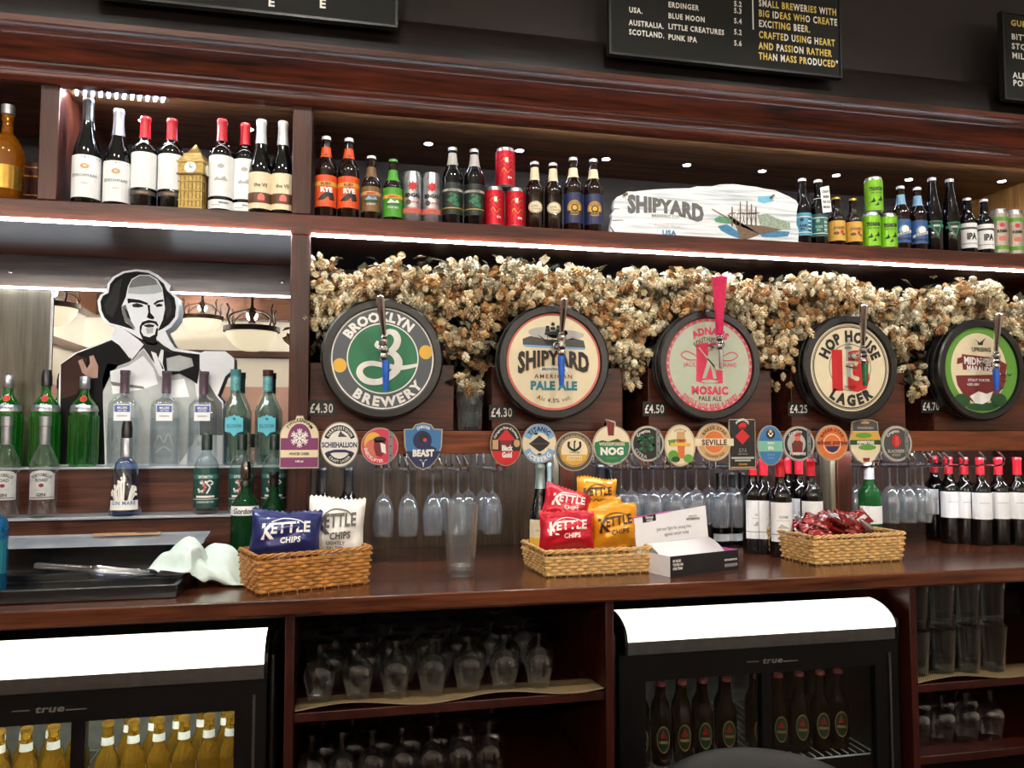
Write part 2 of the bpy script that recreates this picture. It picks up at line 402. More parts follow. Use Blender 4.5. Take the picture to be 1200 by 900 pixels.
# recessed spots under the top board
SPOT = emis('spot_led', (205, 212, 255), 60.0)
spots = [(12, 127), (292, 151), (168, 141), (502, 168), (609, 176), (710, 186), (805, 193), (893, 200), (980, 205), (1065, 210), (1174, 212)]
proto_spot = None
for i, (px, py) in enumerate(spots):
    p = atz(px, py, ZT + .018)
    lab = ('small recessed spotlight above the books in the far end compartment' if i == 0 else
           ('small recessed spotlight above the red capped wine bottles, nearer the ' + ('dividing upright' if i == 1 else 'bright light bar')) if i < 3 else
           'small recessed spotlight, %s from the dividing upright in the beer shelf ceiling' % ORD[i - 3])
    if proto_spot is None:
        t = proto_spot = thing('spotlight', lab, 'light', (p.x, p.y, ZT + .018), 0, 'recessed spotlights in the top board')
        b = MB(); b.lathe([(.015, -.001), (.017, -.003), (.019, 0), (.015, .0)], CHROME, 20); b.build('bezel', t)
        b = MB(); b.lathe([(0, -.004), (.0145, -.003), (.0145, 0)], SPOT, 16); b.build('lens', t)
    else: t = dup(proto_spot, (p.x, p.y, ZT + .018), label=lab)
    sl = bpy.data.lights.new('spot_glow', 'SPOT'); sl.energy = 2.4; sl.color = (.85, .9, 1); sl.spot_size = R(120); sl.spot_blend = .8; sl.shadow_soft_size = .012
    so = bpy.data.objects.new('spot_glow', sl); COL.objects.link(so); so.location = (0, 0, -.006); so.parent = t
# bright LED bar at the end of the wine compartment
p0, p1 = atz(80, 103, ZT), atz(193, 113, ZT)
t = thing('light_bar', 'bright white LED bar on the ceiling of the wine bottle compartment', 'light', ((p0.x + p1.x) / 2, .060, at(137, 109, .060).z))
hw = (p1.x - p0.x) / 2
b = MB(); b.box(-hw, hw, -.02, .02, -.005, 0, STEEL); b.box(-hw, hw, .012, .016, 0.0001, ZT + .018 - t.location.z, STEEL); b.build('base', t)
LB = emis('led_bar_diode', (226, 238, 255), 260.0)
for i in range(12):
    x = -hw + (i + .5) * 2 * hw / 12; b = MB()
    b.prism([(x - .012, .022), (x - .005, .022), (x + .011, -.034), (x + .004, -.034)], -.009, -.0052, LB, 'XY'); b.build('diode', t)

# ---------------------------------------------------------------- worktop and the steps for the gin bottles
t = thing('worktop', 'long polished dark wood worktop running along the back bar', 'worktop')
b = MB(); b.box(XL - .6, XR + .7, -.38, .495, ZC - .043, ZC, W_TOP); b.build('slab', t, bevel=.004)
b = MB(); b.box(XL - .6, XR + .7, -.376, -.35, ZC - .046, ZC - .0435, W_BASE); b.build('edge_trim', t)
t = thing('bottle_steps', 'two stepped dark wood ledges for gin bottles beneath the mirror', 'shelf')
W_ST = wood('step_riser_wood', (40, 20, 14), (98, 56, 40), 'X', .38)
LEDGE = mat('steel_ledge', (190, 200, 206), .3, .6, var=.05)
b = MB(); b.box(XL - .5, -.134, .275, .30, ZC, 1.166, W_ST); b.box(XL - .5, -.134, .385, .41, 1.176, 1.322, W_ST); b.build('riser', t)
b = MB(); b.box(XL - .5, -.134, .25, .40, 1.166, 1.1745, LEDGE); b.box(XL - .5, -.134, .37, .498, 1.322, 1.330, LEDGE); b.build('ledge', t, bevel=.001)

# ---------------------------------------------------------------- base cabinets
def carcass(name, label, x0, x1, zshelf, lip):
    t = thing(name, label, 'cabinet')
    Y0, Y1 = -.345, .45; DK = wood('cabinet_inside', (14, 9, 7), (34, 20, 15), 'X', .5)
    b = MB(); b.box(x0 - .024, x0, Y0, Y1, 0, ZC - .047, W_BASE); b.build('side_panel', t, bevel=.002)
    b = MB(); b.box(x1, x1 + .024, Y0, Y1, 0, ZC - .047, W_BASE); b.build('side_panel', t, bevel=.002)
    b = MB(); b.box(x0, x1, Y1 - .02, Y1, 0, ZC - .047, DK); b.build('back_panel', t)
    b = MB(); b.box(x0, x1, Y0 + .01, Y1 - .02, zshelf - .025, zshelf, W_BASE); b.build('shelf', t, bevel=.002)
    b = MB(); b.box(x0, x1, Y0 + .01, Y1 - .02, .405, .43, W_BASE); b.build('shelf', t, bevel=.002)
    return t
carcass('glass_cabinet', 'open dark wood cabinet of upturned stemmed glasses between the two fridges', -.09, .776, .703, 1)
carcass('glass_cabinet', 'open dark wood cabinet of pint glasses beyond the second fridge', 1.805, 2.95, .652, 1)
def mesh_mat(name, label, x0, x1, z, seed):
    rnd = random.Random(seed); b = MB(); nx, ny = 60, 12; vs_ = []; ph = rnd.random() * 6
    for j in range(ny + 1):
        for i in range(nx + 1):
            x = x0 + (x1 - x0) * i / nx; y = -.337 + .13 * j / ny; fr = max(0, 1 - j / 8)
            vs_.append((x, y, z + .002 + fr * (.009 + .009 * math.sin(x * 15 + ph)) ))
    b.add(vs_, [(j*(nx+1)+i, j*(nx+1)+i+1, (j+1)*(nx+1)+i+1, (j+1)*(nx+1)+i) for j in range(ny) for i in range(nx)], MATM)
    o = b.build('shelf_mat'); s_ = o.modifiers.new('thick', 'SOLIDIFY'); s_.thickness = .0015
    return tag(o, label, 'mat')
MATM, nt, o_ = new_mat('bar_netting'); p = nt.nodes.new('ShaderNodeBsdfPrincipled'); nt.links.new(p.outputs[0], o_.inputs[0]); p.inputs['Roughness'].default_value = .7
tc = nt.nodes.new('ShaderNodeTexCoord'); mp = nt.nodes.new('ShaderNodeMapping'); mp.inputs['Rotation'].default_value = (0, 0, R(38)); nt.links.new(tc.outputs['Object'], mp.inputs[0])
wv = nt.nodes.new('ShaderNodeTexWave'); wv.inputs['Scale'].default_value = 55; nt.links.new(mp.outputs[0], wv.inputs[0])
rp = nt.nodes.new('ShaderNodeValToRGB'); rp.color_ramp.elements[0].color = lin((60, 46, 26)); rp.color_ramp.elements[1].color = lin((150, 128, 88)); nt.links.new(wv.outputs[0], rp.inputs[0]); nt.links.new(rp.outputs[0], p.inputs['Base Color'])
mesh_mat('shelf_mat', 'cream netting mat rippling along the shelf under upturned stemmed glasses', -.088, .774, .703, 1)
mesh_mat('shelf_mat', 'cream netting mat rippling along the shelf under pint glasses beyond the second fridge', 1.807, 2.94, .652, 5)

# ---------------------------------------------------------------- fridges
F_BLK = mat('fridge_black', (6, 6, 7), .35, var=.05, spec=.3)
F_GLASS = thin_glass('fridge_pane', (232, 236, 236), .03, .35, .02)
HEADM = emis('fridge_header_light', (255, 250, 232), HEADER)
def fridge(label, dx, inner):
    t = thing('bottle_fridge', label, 'fridge', (dx, 0, 0))
    x0, x1, Y0 = .80, 1.765, -.335
    # cabinet shell: back, sides, floor and lid, open at the front
    b = MB(); b.box(x0, x0 + .045, Y0 + .035, .36, .06, .80, F_BLK); b.build('side_panel', t, bevel=.006)
    b = MB(); b.box(x1 - .045, x1, Y0 + .035, .36, .06, .80, F_BLK); b.build('side_panel', t, bevel=.006)
    LINER = mat('fridge_liner', (176, 180, 176), .4, .2)
    b = MB(); b.box(x0 + .045, x1 - .045, .33, .36, .06, .80, LINER); b.box(x0 + .045, x1 - .045, Y0 + .05, .33, .06, .10, LINER); b.box(x0 + .045, x1 - .045, Y0 + .05, .33, .77, .80, LINER); b.build('liner', t)
    # rounded light box on top
    n = 8; arc = [(-.215 - .125 * math.sin(R(90 * i / n)), .838 + .066 * math.cos(R(90 * i / n))) for i in range(n + 1)]
    b = MB(); b.prism(arc + [(-.215, .838)], x0 + .045, x1 - .032, HEADM, 'YZ'); b.build('light_panel', t)
    for xa, xb in ((x0 + .036, x0 + .0445), (x1 - .0315, x1 - .022)):
        b = MB(); b.prism([(y * 1.01, z + .002) for y, z in arc] + [(-.34, .80), (-.215, .80)], xa, xb, F_BLK, 'YZ'); b.build('end_cap', t)
    b = MB(); b.box(x0 + .03, x1 - .03, -.21, .36, .80, .836, F_BLK); b.box(x0 + .045, x1 - .032, -.338, -.21, .80, .8365, STEEL); b.build('trim_strip', t)
    for s_ in (x0 + .002, x1 - .022):                       # rounded corner posts
        b = MB(); b.box(s_, s_ + .02, -.32, -.05, .10, .86, F_BLK); b.build('corner_post', t, bevel=.009)
    # door frame with two panes
    w0, w1, w2, w3 = .90, 1.272, 1.304, 1.661; zb, zt_ = .16, .722
    b = MB()
    for q in ((x0 + .02, w0, .10, .798), (w1, w2, .10, .798), (w3, x1 - .024, .10, .798), (w0, w1, zt_, .798), (w2, w3, zt_, .798), (w0, w1, .10, zb), (w2, w3, .10, zb)):
        b.box(q[0], q[1], Y0, Y0 + .034, q[2], q[3], F_BLK)
    d = b.build('door_frame', t)
    for a, c in ((w0, w1), (w2, w3)):
        b = MB(); b.box(a, c, Y0 + .012, Y0 + .015, zb, zt_, F_GLASS); b.build('glass_pane', t)
    b = MB(); b.box(w3 + .045, w3 + .052, Y0 - .006, Y0 - .0005, .2, .76, STEEL); b.build('handle', t)
    cd_ = Card(flat(Y0 - .001)); g_ = mat('logo_grey', (120, 118, 112), .4, .5)
    xm = (w1 + w2) / 2 + .02 if dx > -.5 else w1 - .05
    cd_.text('true', xm, .760, .018, g_, 1, 1.5, .03, .05, slant=.18); cd_.poly([(xm - .085, .757), (xm - .045, .757), (xm - .046, .760), (xm - .085, .760)], g_); cd_.poly([(xm + .036, .752), (xm + .085, .752), (xm + .085, .755), (xm + .037, .755)], g_)
    cd_.build('logo', t)
    # wire shelf
    b = MB(); wz = .425
    for k in range(30): x = x0 + .06 + (x1 - x0 - .12) * k / 29; b.tube([(x, -.25, wz), (x, .31, wz)], .0022, WHITE, 5)
    for y in (-.255, .0, .31): b.tube([(x0 + .05, y, wz - .004), (x1 - .05, y, wz - .004)], .003, WHITE, 5)
    b.build('wire_shelf', t)
    # strip lamp behind the door head
    b = MB(); b.box(x0 + .06, x1 - .06, -.27, -.255, .762, .769, emis('fridge_lamp_%d' % inner, (255, 248, 225) if inner > 3 else (230, 240, 255), inner)); b.build('strip_lamp', t)
    return t
fridge('black fridge of dark beer bottles with glowing header, beneath the leaflet box', 0, 2)
fridge('black fridge of amber bottles with glowing header, beneath the ice tub', -1.9, 60)

# pub lamps behind the photographer: two seen in the mirror, the others added for light
def pendant(px, py, Yv, rad, label, e, proto=None):
    v = at(px, py, Yv); x, y, z = v.x, 1.0 - Yv, v.z
    if proto: t = dup(proto, (x, y, z), label=label)
    else:
        t = thing('pendant_lamp', label, 'lamp', (x, y, z), 0, 'pub pendant lamps')
        BOWL, nt, o_ = new_mat('alabaster_bowl'); e1 = nt.nodes.new('ShaderNodeEmission'); e1.inputs[0].default_value = lin((255, 236, 196)); e1.inputs[1].default_value = .8
        d1 = nt.nodes.new('ShaderNodeBsdfDiffuse'); ad = nt.nodes.new('ShaderNodeAddShader'); nt.links.new(e1.outputs[0], ad.inputs[0]); nt.links.new(d1.outputs[0], ad.inputs[1]); nt.links.new(ad.outputs[0], o_.inputs[0])
        IRON = mat('bronze_iron', (44, 32, 24), .4, .8)
        b = MB(); b.lathe([(0, -.16), (.06, -.155), (.13, -.12), (.18, -.06), (.20, .0), (.195, .0), (.17, -.06), (.12, -.11), (0, -.14)], BOWL, 28); b.build('bowl', t)
        b = MB(); b.lathe([(.198, -.012), (.215, -.008), (.215, .03), (.198, .03)], IRON, 28); b.build('rim_band', t)
        b = MB(); b.lathe([(.0, .05), (.03, .06), (.02, .10), (.035, .14), (.012, .2), (.01, 3.40 - z), (.06, 3.40 - z)], IRON, 12)
        b.build('stem', t)
        for k in range(4):
            a = R(45 + 90 * k); b = MB(); pts = []
            for q in range(9):
                u = q / 8; rr = .205 - .17 * u + .05 * math.sin(u * math.pi * 2); pts.append((rr * math.cos(a), rr * math.sin(a), .03 + .14 * u + .04 * math.sin(u * 3.1)))
            b.tube(pts, .009, IRON, 6); b.tube([(.2*math.cos(a), .2*math.sin(a), .02), (.235*math.cos(a), .235*math.sin(a), .09), (.215*math.cos(a), .215*math.sin(a), .16), (.24*math.cos(a), .24*math.sin(a), .19)], .007, IRON, 6); b.build('scroll_arm', t)
    l = bpy.data.lights.new('bulb', 'POINT'); l.energy = e; l.color = (1, .92, .82); l.shadow_soft_size = .04
    lo = bpy.data.objects.new('bulb', l); COL.objects.link(lo); lo.location = (0, 0, .12); lo.parent = t
    return t
pl = pendant(295, 388, 4.0, .2, 'bronze pendant lamp with alabaster bowl, the large one reflected in the mirror', PENDANT)
pendant(237, 374, 6.4, .2, 'bronze pendant lamp reflected small beside the painted head in the mirror', PENDANT * 9, pl)
pendant(60, 360, 4.6, .2, 'added bronze pendant lamp over the room behind, nearest its side wall', PENDANT * 4, pl)
for k, (x, y) in enumerate(((.9, -5.3), (2.6, -5.3), (4.3, -5.3))):  # extra lamps outside the reflection, added to brighten the far wall
    t = dup(pl, (x, y, pl.location.z), label='added unseen bronze pendant lamp over the room behind, %s along from the mirror' % ORD[k])
    l = bpy.data.lights.new('bulb', 'POINT'); l.energy = PENDANT * 3; l.color = (1, .92, .82); l.shadow_soft_size = .04
    lo = bpy.data.objects.new('bulb', l); COL.objects.link(lo); lo.location = (0, 0, .12); lo.parent = t

# ---------------------------------------------------------------- letter boards above the cornice
FELT = mat('letter_felt', (17, 18, 16), .9, var=.3, scale=300, bump=.3)
LW = mat('board_letter_white', (226, 226, 218), .5, var=.02); LY = mat('board_letter_yellow', (214, 190, 92), .5, var=.02)
FR = mat('board_frame', (34, 34, 34), .4, .3)
def letter_board(label, x0, x1, z0, z1, lines):
    t = thing('menu_board', label, 'sign', ((x0 + x1) / 2, -.01, z0), 0, 'letter boards over the bar'); w = (x1 - x0) / 2; h = z1 - z0
    b = MB(); b.box(-w, w, 0, .018, 0, h, FELT); b.build('felt_panel', t)
    b = MB()
    for q in ((-w - .008, -w, -.008, h + .008), (w, w + .008, -.008, h + .008)): b.box(q[0], q[1], -.006, .02, q[2], q[3], FR)
    b.box(-w, w, -.006, .02, -.008, 0, FR); b.box(-w, w, -.006, .02, h, h + .008, FR); b.build('frame', t)
    c = Card(flat(-.001))
    for st, x, z, hh, m, kw in lines(x0, z0, w): c.text(st, x, z, hh, m, 2, **kw)
    c.build('print', t)
    b = MB()
    if b.v: pass
    return t, w
def pxl(px, py, Y=-.011): return at(px, py, Y)
def lines_b(x0, z0, w):
    xc = x0 + w; out = []
    def L(st, px, py, h=.020, m=LW, sx=.8, **kw):
        p = pxl(px, py); kw.setdefault('left', True); out.append((st, p.x - xc, p.z - z0, h, m, dict(sx=sx, bold=.03, sp=.12, **kw)))
    L('GERMANY.', 737, -10); L('ERDINGER', 783, 5); L('USA.', 737, 11); L('BLUE MOON', 783, 18)
    L('AUSTRALIA.', 737, 26, sx=.78); L('LITTLE CREATURES', 783, 30.5, sx=.8); L('SCOTLAND.', 737, 37, sx=.78); L('PUNK IPA', 783, 43, sx=.8)
    for s_, y in (('5.2', 4), ('5.3', 12), ('5.4', 24), ('5.2', 37), ('5.6', 50)): L(s_, 860, y)
    for s_, y in (('SMALL BREWERIES WITH', 3), ('BIG IDEAS WHO CREATE', 15), ('EXCITING BEER.', 27), ('CRAFTED USING HEART', 40), ('AND PASSION RATHER', 53), ('THAN MASS PRODUCED"', 65)):
        # letters of two colours, as picked from the box
        k = 0; x = 889
        p = pxl(889, y); cx = p.x - xc
        for ch in s_:
            m = LY if (hash_(s_, k) % 5) < 3 else LW
            a = (glyph(ch, .03)[2] + .14) * .026 * .69
            if ch != ' ': out.append((ch, cx, p.z - z0, .026, m, dict(sx=.69, bold=.03, left=True)))
            cx += a; k += 1
    return out
def hash_(s_, k): return sum(ord(c) for c in s_) * 7 + k // 3 * 13 + (k // 5) * 5
p0, p1 = at(108, 0, -.01), at(463, 33, -.01)
letter_board('black felt letter board over the wine bottles showing only two white letters', p0.x, p1.x, p1.z + .008, 3.08, lambda x0, z0, w:
    [('E', at(318, 2, -.011).x - x0 - w, at(318, 2, -.011).z - z0, .030, LW, dict(bold=.03)), ('E', at(378, 4, -.011).x - x0 - w, at(378, 4, -.011).z - z0, .030, LW, dict(bold=.03))])
p0, p1 = at(716, 62, -.01), at(984, 88, -.01)
b_, w_ = letter_board('black felt letter board listing beers by country in white and yellow letters', p0.x, p1.x, 2.756, 3.08, lines_b)
b = MB(); q = at(882, 20, -.012); x = q.x - b_.location.x; b.box(x, x + .004, -.0016, -.0005, q.z - .045 - b_.location.z, .30, LW); b.build('divider_line', b_)
p0 = at(1178, 100, -.01)
letter_board('black felt letter board cut off at the edge, nearest the end panel', p0.x, p0.x + .7, 2.742, 3.08, lambda x0, z0, w:
    [(st, -w + .035, at(1190, y, -.011).z - z0, .024, m, dict(left=True, bold=.03, sp=.12)) for st, y, m in (('GUEST', 27, LY), ('BITTER', 43, LW), ('STOUT', 54, LW), ('MILD', 65, LW), ('ALE', 88, LW), ('PORTER', 97, LW))])

# unseen ceiling spotlights, added to light the bar from the front
ts = None
for k, x in enumerate((-1.1, -.1, .9, 1.9, 2.9)):
    lab = 'round white fill spotlight added unseen over the servery, %s from the mirror end' % ORD[k]
    if ts is None:
        t = ts = thing('added_spotlight', lab, 'light', (x, -1.35, 3.40), 0, 'added fill spotlights over the servery')
        b = MB(); b.lathe([(.05, -.002), (.055, -.012), (.07, -.010), (.075, 0), (.05, 0)], WHITE, 28); b.build('bezel', t)
        b = MB(); b.lathe([(0, -.004), (.048, -.003), (.05, 0)], emis('fill_lens', (244, 246, 255), 12.0), 24); b.build('lens', t)
    else: t = dup(ts, (x, -1.35, 3.40), label=lab)
    l = bpy.data.lights.new('fill_beam', 'SPOT'); l.energy = SERVERY_FILL; l.color = (1, .96, .90); l.spot_size = R(82); l.spot_blend = .5; l.shadow_soft_size = .05
    lo = bpy.data.objects.new('fill_beam', l); COL.objects.link(lo); lo.parent = t; lo.location = (0, 0, -.02); lo.rotation_euler = Vector((0, 1.3, -1.8)).to_track_quat('-Z', 'Y').to_euler()
# ---------------------------------------------------------------- tap rail
t = thing('tap_rail', 'long brown wooden rail carrying the round pump clips under the kegs', 'rail')
b = MB(); b.box(-.072, XR, .0, .018, 1.376, 1.45, W_RAIL); b.box(-.072, XR, .0181, .46, 1.394, 1.4499, W_RAIL); b.build('rail_board', t, bevel=.002)
b = MB(); b.box(-.06, XR - .02, .0185, .0225, 1.381, 1.392, emis('led_strip_rail', (230, 242, 255), LED_RAIL)); b.build('led_strip', t)
# ---------------------------------------------------------------- kegs
RUBBER = mat('keg_black_rim', (11, 10, 10), .32, var=.15)
STAVE = wood('keg_dark_staves', (24, 20, 18), (58, 50, 45), 'Y', .4, .8)
HOOP = mat('keg_hoop', (70, 70, 72), .4, .7)
c_ = lambda n, rgb, r=.5: mat(n, rgb, r, var=.03)
KW, KCREAM, KGRN, KGREY, KYEL = c_('print_white', (238, 236, 228)), c_('print_cream', (226, 212, 178)), c_('print_green', (34, 112, 76)), c_('print_slate', (78, 84, 90)), c_('print_yellow', (226, 178, 66))
KBLK, KRED, KPINK, KTEAL, KSALM = c_('print_black', (24, 22, 22)), c_('print_red', (196, 30, 34)), c_('print_pink', (206, 52, 84)), c_('print_teal', (36, 120, 140)), c_('print_salmon', (206, 110, 96))
KPALE, KLIME, KMAR, KNAVY, KBLUE = c_('print_pale_green', (176, 184, 164)), c_('print_lime', (92, 148, 52)), c_('print_maroon', (112, 32, 36)), c_('print_navy', (26, 34, 78)), c_('print_blue', (56, 112, 162))
KORG, KTAN, KLG, KDG, KPUR = c_('print_orange', (208, 110, 50)), c_('print_tan', (196, 156, 106)), c_('print_light_grey', (176, 174, 168)), c_('print_dark_grey', (70, 68, 66)), c_('print_purple', (118, 44, 96))
KSKY, KMINT, KGOLD, KBRN, KDGRN = c_('print_sky', (124, 168, 204)), c_('print_mint', (120, 180, 156)), c_('print_gold', (206, 160, 62)), c_('print_brown', (92, 60, 40)), c_('print_dark_green', (24, 70, 34))
def ship(c, x, y, s, m, l=2):
    """a little sailing ship: hull, masts, sails and rigging"""
    c.poly([(x - .5*s, y - .1*s), (x + .5*s, y - .1*s), (x + .36*s, y - .34*s), (x - .34*s, y - .34*s)], m, l)
    for k, (mx, h) in enumerate(((-.26, .55), (0, .75), (.26, .58))):
        c.poly([(x + mx*s - .012*s, y - .1*s), (x + mx*s + .012*s, y - .1*s), (x + mx*s + .012*s, y + h*s), (x + mx*s - .012*s, y + h*s)], m, l)
        for q in range(3):
            z = y + h*s*(.2 + .27*q); w_ = (.15 - .03*q)*s
            c.poly([(x + mx*s - w_, z), (x + mx*s + w_, z), (x + mx*s + w_*.85, z + .14*s), (x + mx*s - w_*.85, z + .14*s)], m, l)
        c.poly([(x + mx*s, y + h*s), (x + mx*s + .22*s, y - .1*s), (x + mx*s + .235*s, y - .1*s)], m, l)
    c.poly([(x - .5*s, y - .08*s), (x - .72*s, y + .1*s), (x - .71*s, y + .115*s), (x - .44*s, y - .05*s)], m, l)
def face_brooklyn(c):
    c.ring(0, 0, .97, 1, KW, 1); c.disc(0, 0, .97, .97, KGREY, 1, 36); c.disc(0, 0, .70, .70, KW, 2, 32); c.disc(0, 0, .675, .675, KGRN, 3, 32)
    c.disc(-.83, -.15, .13, .14, KYEL, 2); c.disc(.84, .14, .13, .14, KYEL, 2)
    c.arc('BROOKLYN', 0, 0, .835, 98, .20, KW, 4, 1.02, .05, .08, fit=1.75); c.arc('BREWERY', 0, 0, .835, -82, .20, KW, 4, 1.05, .05, .16, below=True, fit=1.75)
    c.ribbon([(-.10, .34), (-.13, .26), (-.06, .22), (.02, .30), (.02, .44), (.10, .53), (.22, .50), (.28, .38), (.24, .24), (.12, .13), (.02, .12)], .1, KW, 5, [.05, .08, .07, .09, .1, .1, .13, .14, .14, .11, .06])
    c.ribbon([(.06, .14), (.22, .08), (.30, -.06), (.26, -.22), (.12, -.36), (-.08, -.46), (-.32, -.44), (-.45, -.30), (-.40, -.16), (-.22, -.10), (.05, -.14), (.34, -.18), (.675, -.12)], .1, KW, 7, [.06, .13, .16, .16, .13, .12, .13, .13, .11, .10, .10, .09, .06])
def face_shipyard(c):
    c.disc(0, 0, 1, 1, KSALM, 1, 36); c.disc(0, 0, .955, .955, KCREAM, 2, 36)
    c.disc(-.12, .60, .42, .12, KLG, 3); c.disc(.25, .56, .40, .10, KLG, 3); c.poly([(-.66, .34), (.68, .30), (.64, .45), (.40, .50), (.1, .42), (-.2, .47), (-.5, .52), (-.66, .46)], KDG, 3); c.poly([(-.66, .34), (.68, .30), (.66, .26), (-.6, .29)], KSKY, 3)
    ship(c, -.02, .50, .44, KBLK, 4)
    w = 1.52
    fn = lambda X, Y: (X, Y0_ + (Y - Y0_) * (1.0 + .55 * abs(X / .76) ** 1.6) - .10 * (X / .76) ** 2 + .02)
    Y0_ = .10
    c.text('SHIPYARD', 0, .08, .30, KTAN, 5, 1, .05, .05, fn=lambda X, Y: (fn(X, Y)[0] + .015, fn(X, Y)[1] - .015), fit=w); c.text('SHIPYARD', 0, .08, .30, KBLK, 6, 1, .05, .05, fn=fn, fit=w)
    c.rect(-.30, .30, -.21, -.10, KW, 3); c.text('BREWING Co.', 0, -.155, .06, KDG, 5, 1, .02)
    c.text('AMERICAN', 0, -.30, .085, KBRN, 4, 1.1, .02, .25); c.text('PALE ALE', 0, -.48, .19, KTEAL, 4, .95, .06, .05, fit=1.0); c.arc('Alc 4.5% vol.', 0, 0, .80, -90, .085, KBRN, 4, 1, .01, .1, below=True)
def face_mosaic(c):
    c.disc(0, 0, 1, 1, KPALE, 1, 36); c.ring(0, 0, .93, .945, KPINK, 2); c.ring(0, 0, .985, 1.0, KPINK, 2)
    for k in range(40): c.ring(0, 0, .95, .98, KPINK, 2, a0=k*9, a1=k*9+6, n=3)
    c.arc('ADNAMS', 0, 0, .74, 88, .16, KPINK, 4, .95, .05, .1); c.arc('SOUTHWOLD', 0, .08, .48, 90, .10, KBRN, 4, .9, .03, .12, fit=.8)
    c.poly([(-.30, .44), (.05, .50), (.06, .30), (.12, -.10), (.30, -.12), (.30, -.40), (-.16, -.40), (-.32, -.36)], KPINK, 3)
    # hop picker with a staff
    c.poly([(-.02, .30), (.06, .30), (.10, .02), (.02, .0), (-.10, -.30), (-.18, -.30), (-.06, .05)], KPALE, 4); c.disc(.01, .36, .05, .06, KPALE, 4, 10)
    c.poly([(-.26, .36), (-.23, .37), (.18, -.10), (.15, -.12)], KPALE, 4); c.poly([(.02, .0), (.10, .02), (.16, -.30), (.08, -.30)], KPALE, 4); c.disc(.0, -.36, .2, .035, KPALE, 4)
    for sg in (-1, 1): c.ribbon([(sg*.30, .18), (sg*.52, .28), (sg*.66, .20), (sg*.5, .10), (sg*.32, .10)], .02, KPINK, 3); c.text('JACK' if sg < 0 else 'BRAND', sg*.46, .0, .09, KPINK, 4, .85, .0, .1, fit=.36)
    c.text('MOSAIC', 0, -.545, .18, KPINK, 4, .95, .05, .05, fit=.86); c.text('PALE ALE', 0, -.725, .10, KBRN, 4, .9, .03, .06); c.arc('SINGLE HOP BEER 4.1%ABV', 0, 0, .88, -90, .085, KPINK, 4, .9, .03, .12, below=True, fit=1.35)
def face_hophouse(c):
    c.disc(0, 0, 1, 1, KBLK, 1, 36); c.disc(0, 0, .985, .985, KCREAM, 2, 36); c.ring(0, 0, .90, .925, KBLK, 3); c.ring(0, 0, .935, .95, KDG, 3); c.ring(0, 0, .515, .53, KDG, 3)
    c.rect(-.10, .02, -.52, .64, KLG, 3)
    c.arc('HOP HOUSE', 0, 0, .72, 90, .26, KBLK, 5, .85, .06, .16, fit=2.05); c.arc('LAGER', 0, 0, .72, -90, .26, KBLK, 5, .9, .06, .16, below=True, fit=1.3)
    c.text('1', -.33, -.01, .92, KRED, 5, 1.15, .05); c.text('3', .22, -.01, .92, KRED, 5, 1.0, .06)
    c.ribbon([(-.12, .10), (.05, .12), (.16, .04)], .05, KCREAM, 7); c.ribbon([(-.12, .03), (.02, .0), (.16, -.02)], .03, KBRN, 7); c.text('BEERS', -.04, .44, .05, KDG, 5); c.text('EST 2014', -.02, -.44, .05, KDG, 5)
def face_midnight(c):
    c.disc(0, 0, 1, 1, KLIME, 1, 36); c.disc(-.06, .02, .76, .84, KCREAM, 2, 32)
    c.poly([(-.70, -.14), (.60, -.10), (.70, -.1), (.62, -.36), (.40, -.62), (.1, -.78), (-.25, -.76), (-.5, -.60), (-.66, -.36)], KMAR, 3)
    c.poly([(-.52, .36), (.52, .28), (.56, -.06), (-.50, .0)], KMAR, 4); c.poly([(-.64, .26), (-.5, .30), (-.5, .16), (-.66, .12)], KMAR, 3); c.poly([(.5, .24), (.72, .14), (.66, -.14), (.54, -.1)], KMAR, 3)
    c.poly([(-.34, -.62), (-.1, -.50), (.12, -.56), (.3, -.50), (.2, -.72), (0, -.80), (-.2, -.78)], KW, 5); c.disc(-.55, -.72, .22, .16, KDGRN, 4); c.disc(.0, -.86, .42, .10, KDGRN, 4); c.disc(.45, -.70, .22, .16, KDGRN, 4)
    for x, y in ((.62, -.28), (.78, -.12), (.54, -.44)): c.poly([(x - .1, y + .05), (x, y - .02), (x + .1, y + .06), (x, y + .02)], KBLK, 4)
    c.poly([(-.18, .74), (-.02, .64), (.16, .76), (.08, .66), (.06, .58), (-.06, .58), (-.08, .66)], KBLK, 4)
    c.text('UPRISING', .02, .48, .10, KBLK, 5, .85, .03, .06, fit=.55)
    rot = lambda X, Y: (X, Y - .06 * X)
    c.text('MIDNIGHT', 0, .20, .18, KW, 6, .8, .05, .05, fn=rot, fit=.94); c.text('MARAUDER', 0, -.02 + .04, .14, KW, 6, .8, .05, .05, fn=rot, fit=.94); c.text('STOUT PORTER', -.08, -.24, .06, KW, 6, 1, .02, fit=.6); c.text('4.8% ABV', -.24, -.34, .06, KW, 6)
CH = CHROME
TAPBLUE, TAPGRN, TAPPINK, TAPRED = mat('nozzle_blue', (30, 92, 190), .35), mat('nozzle_green', (24, 96, 60), .35), mat('handle_pink', (214, 44, 92), .3), mat('handle_red', (176, 30, 44), .3)
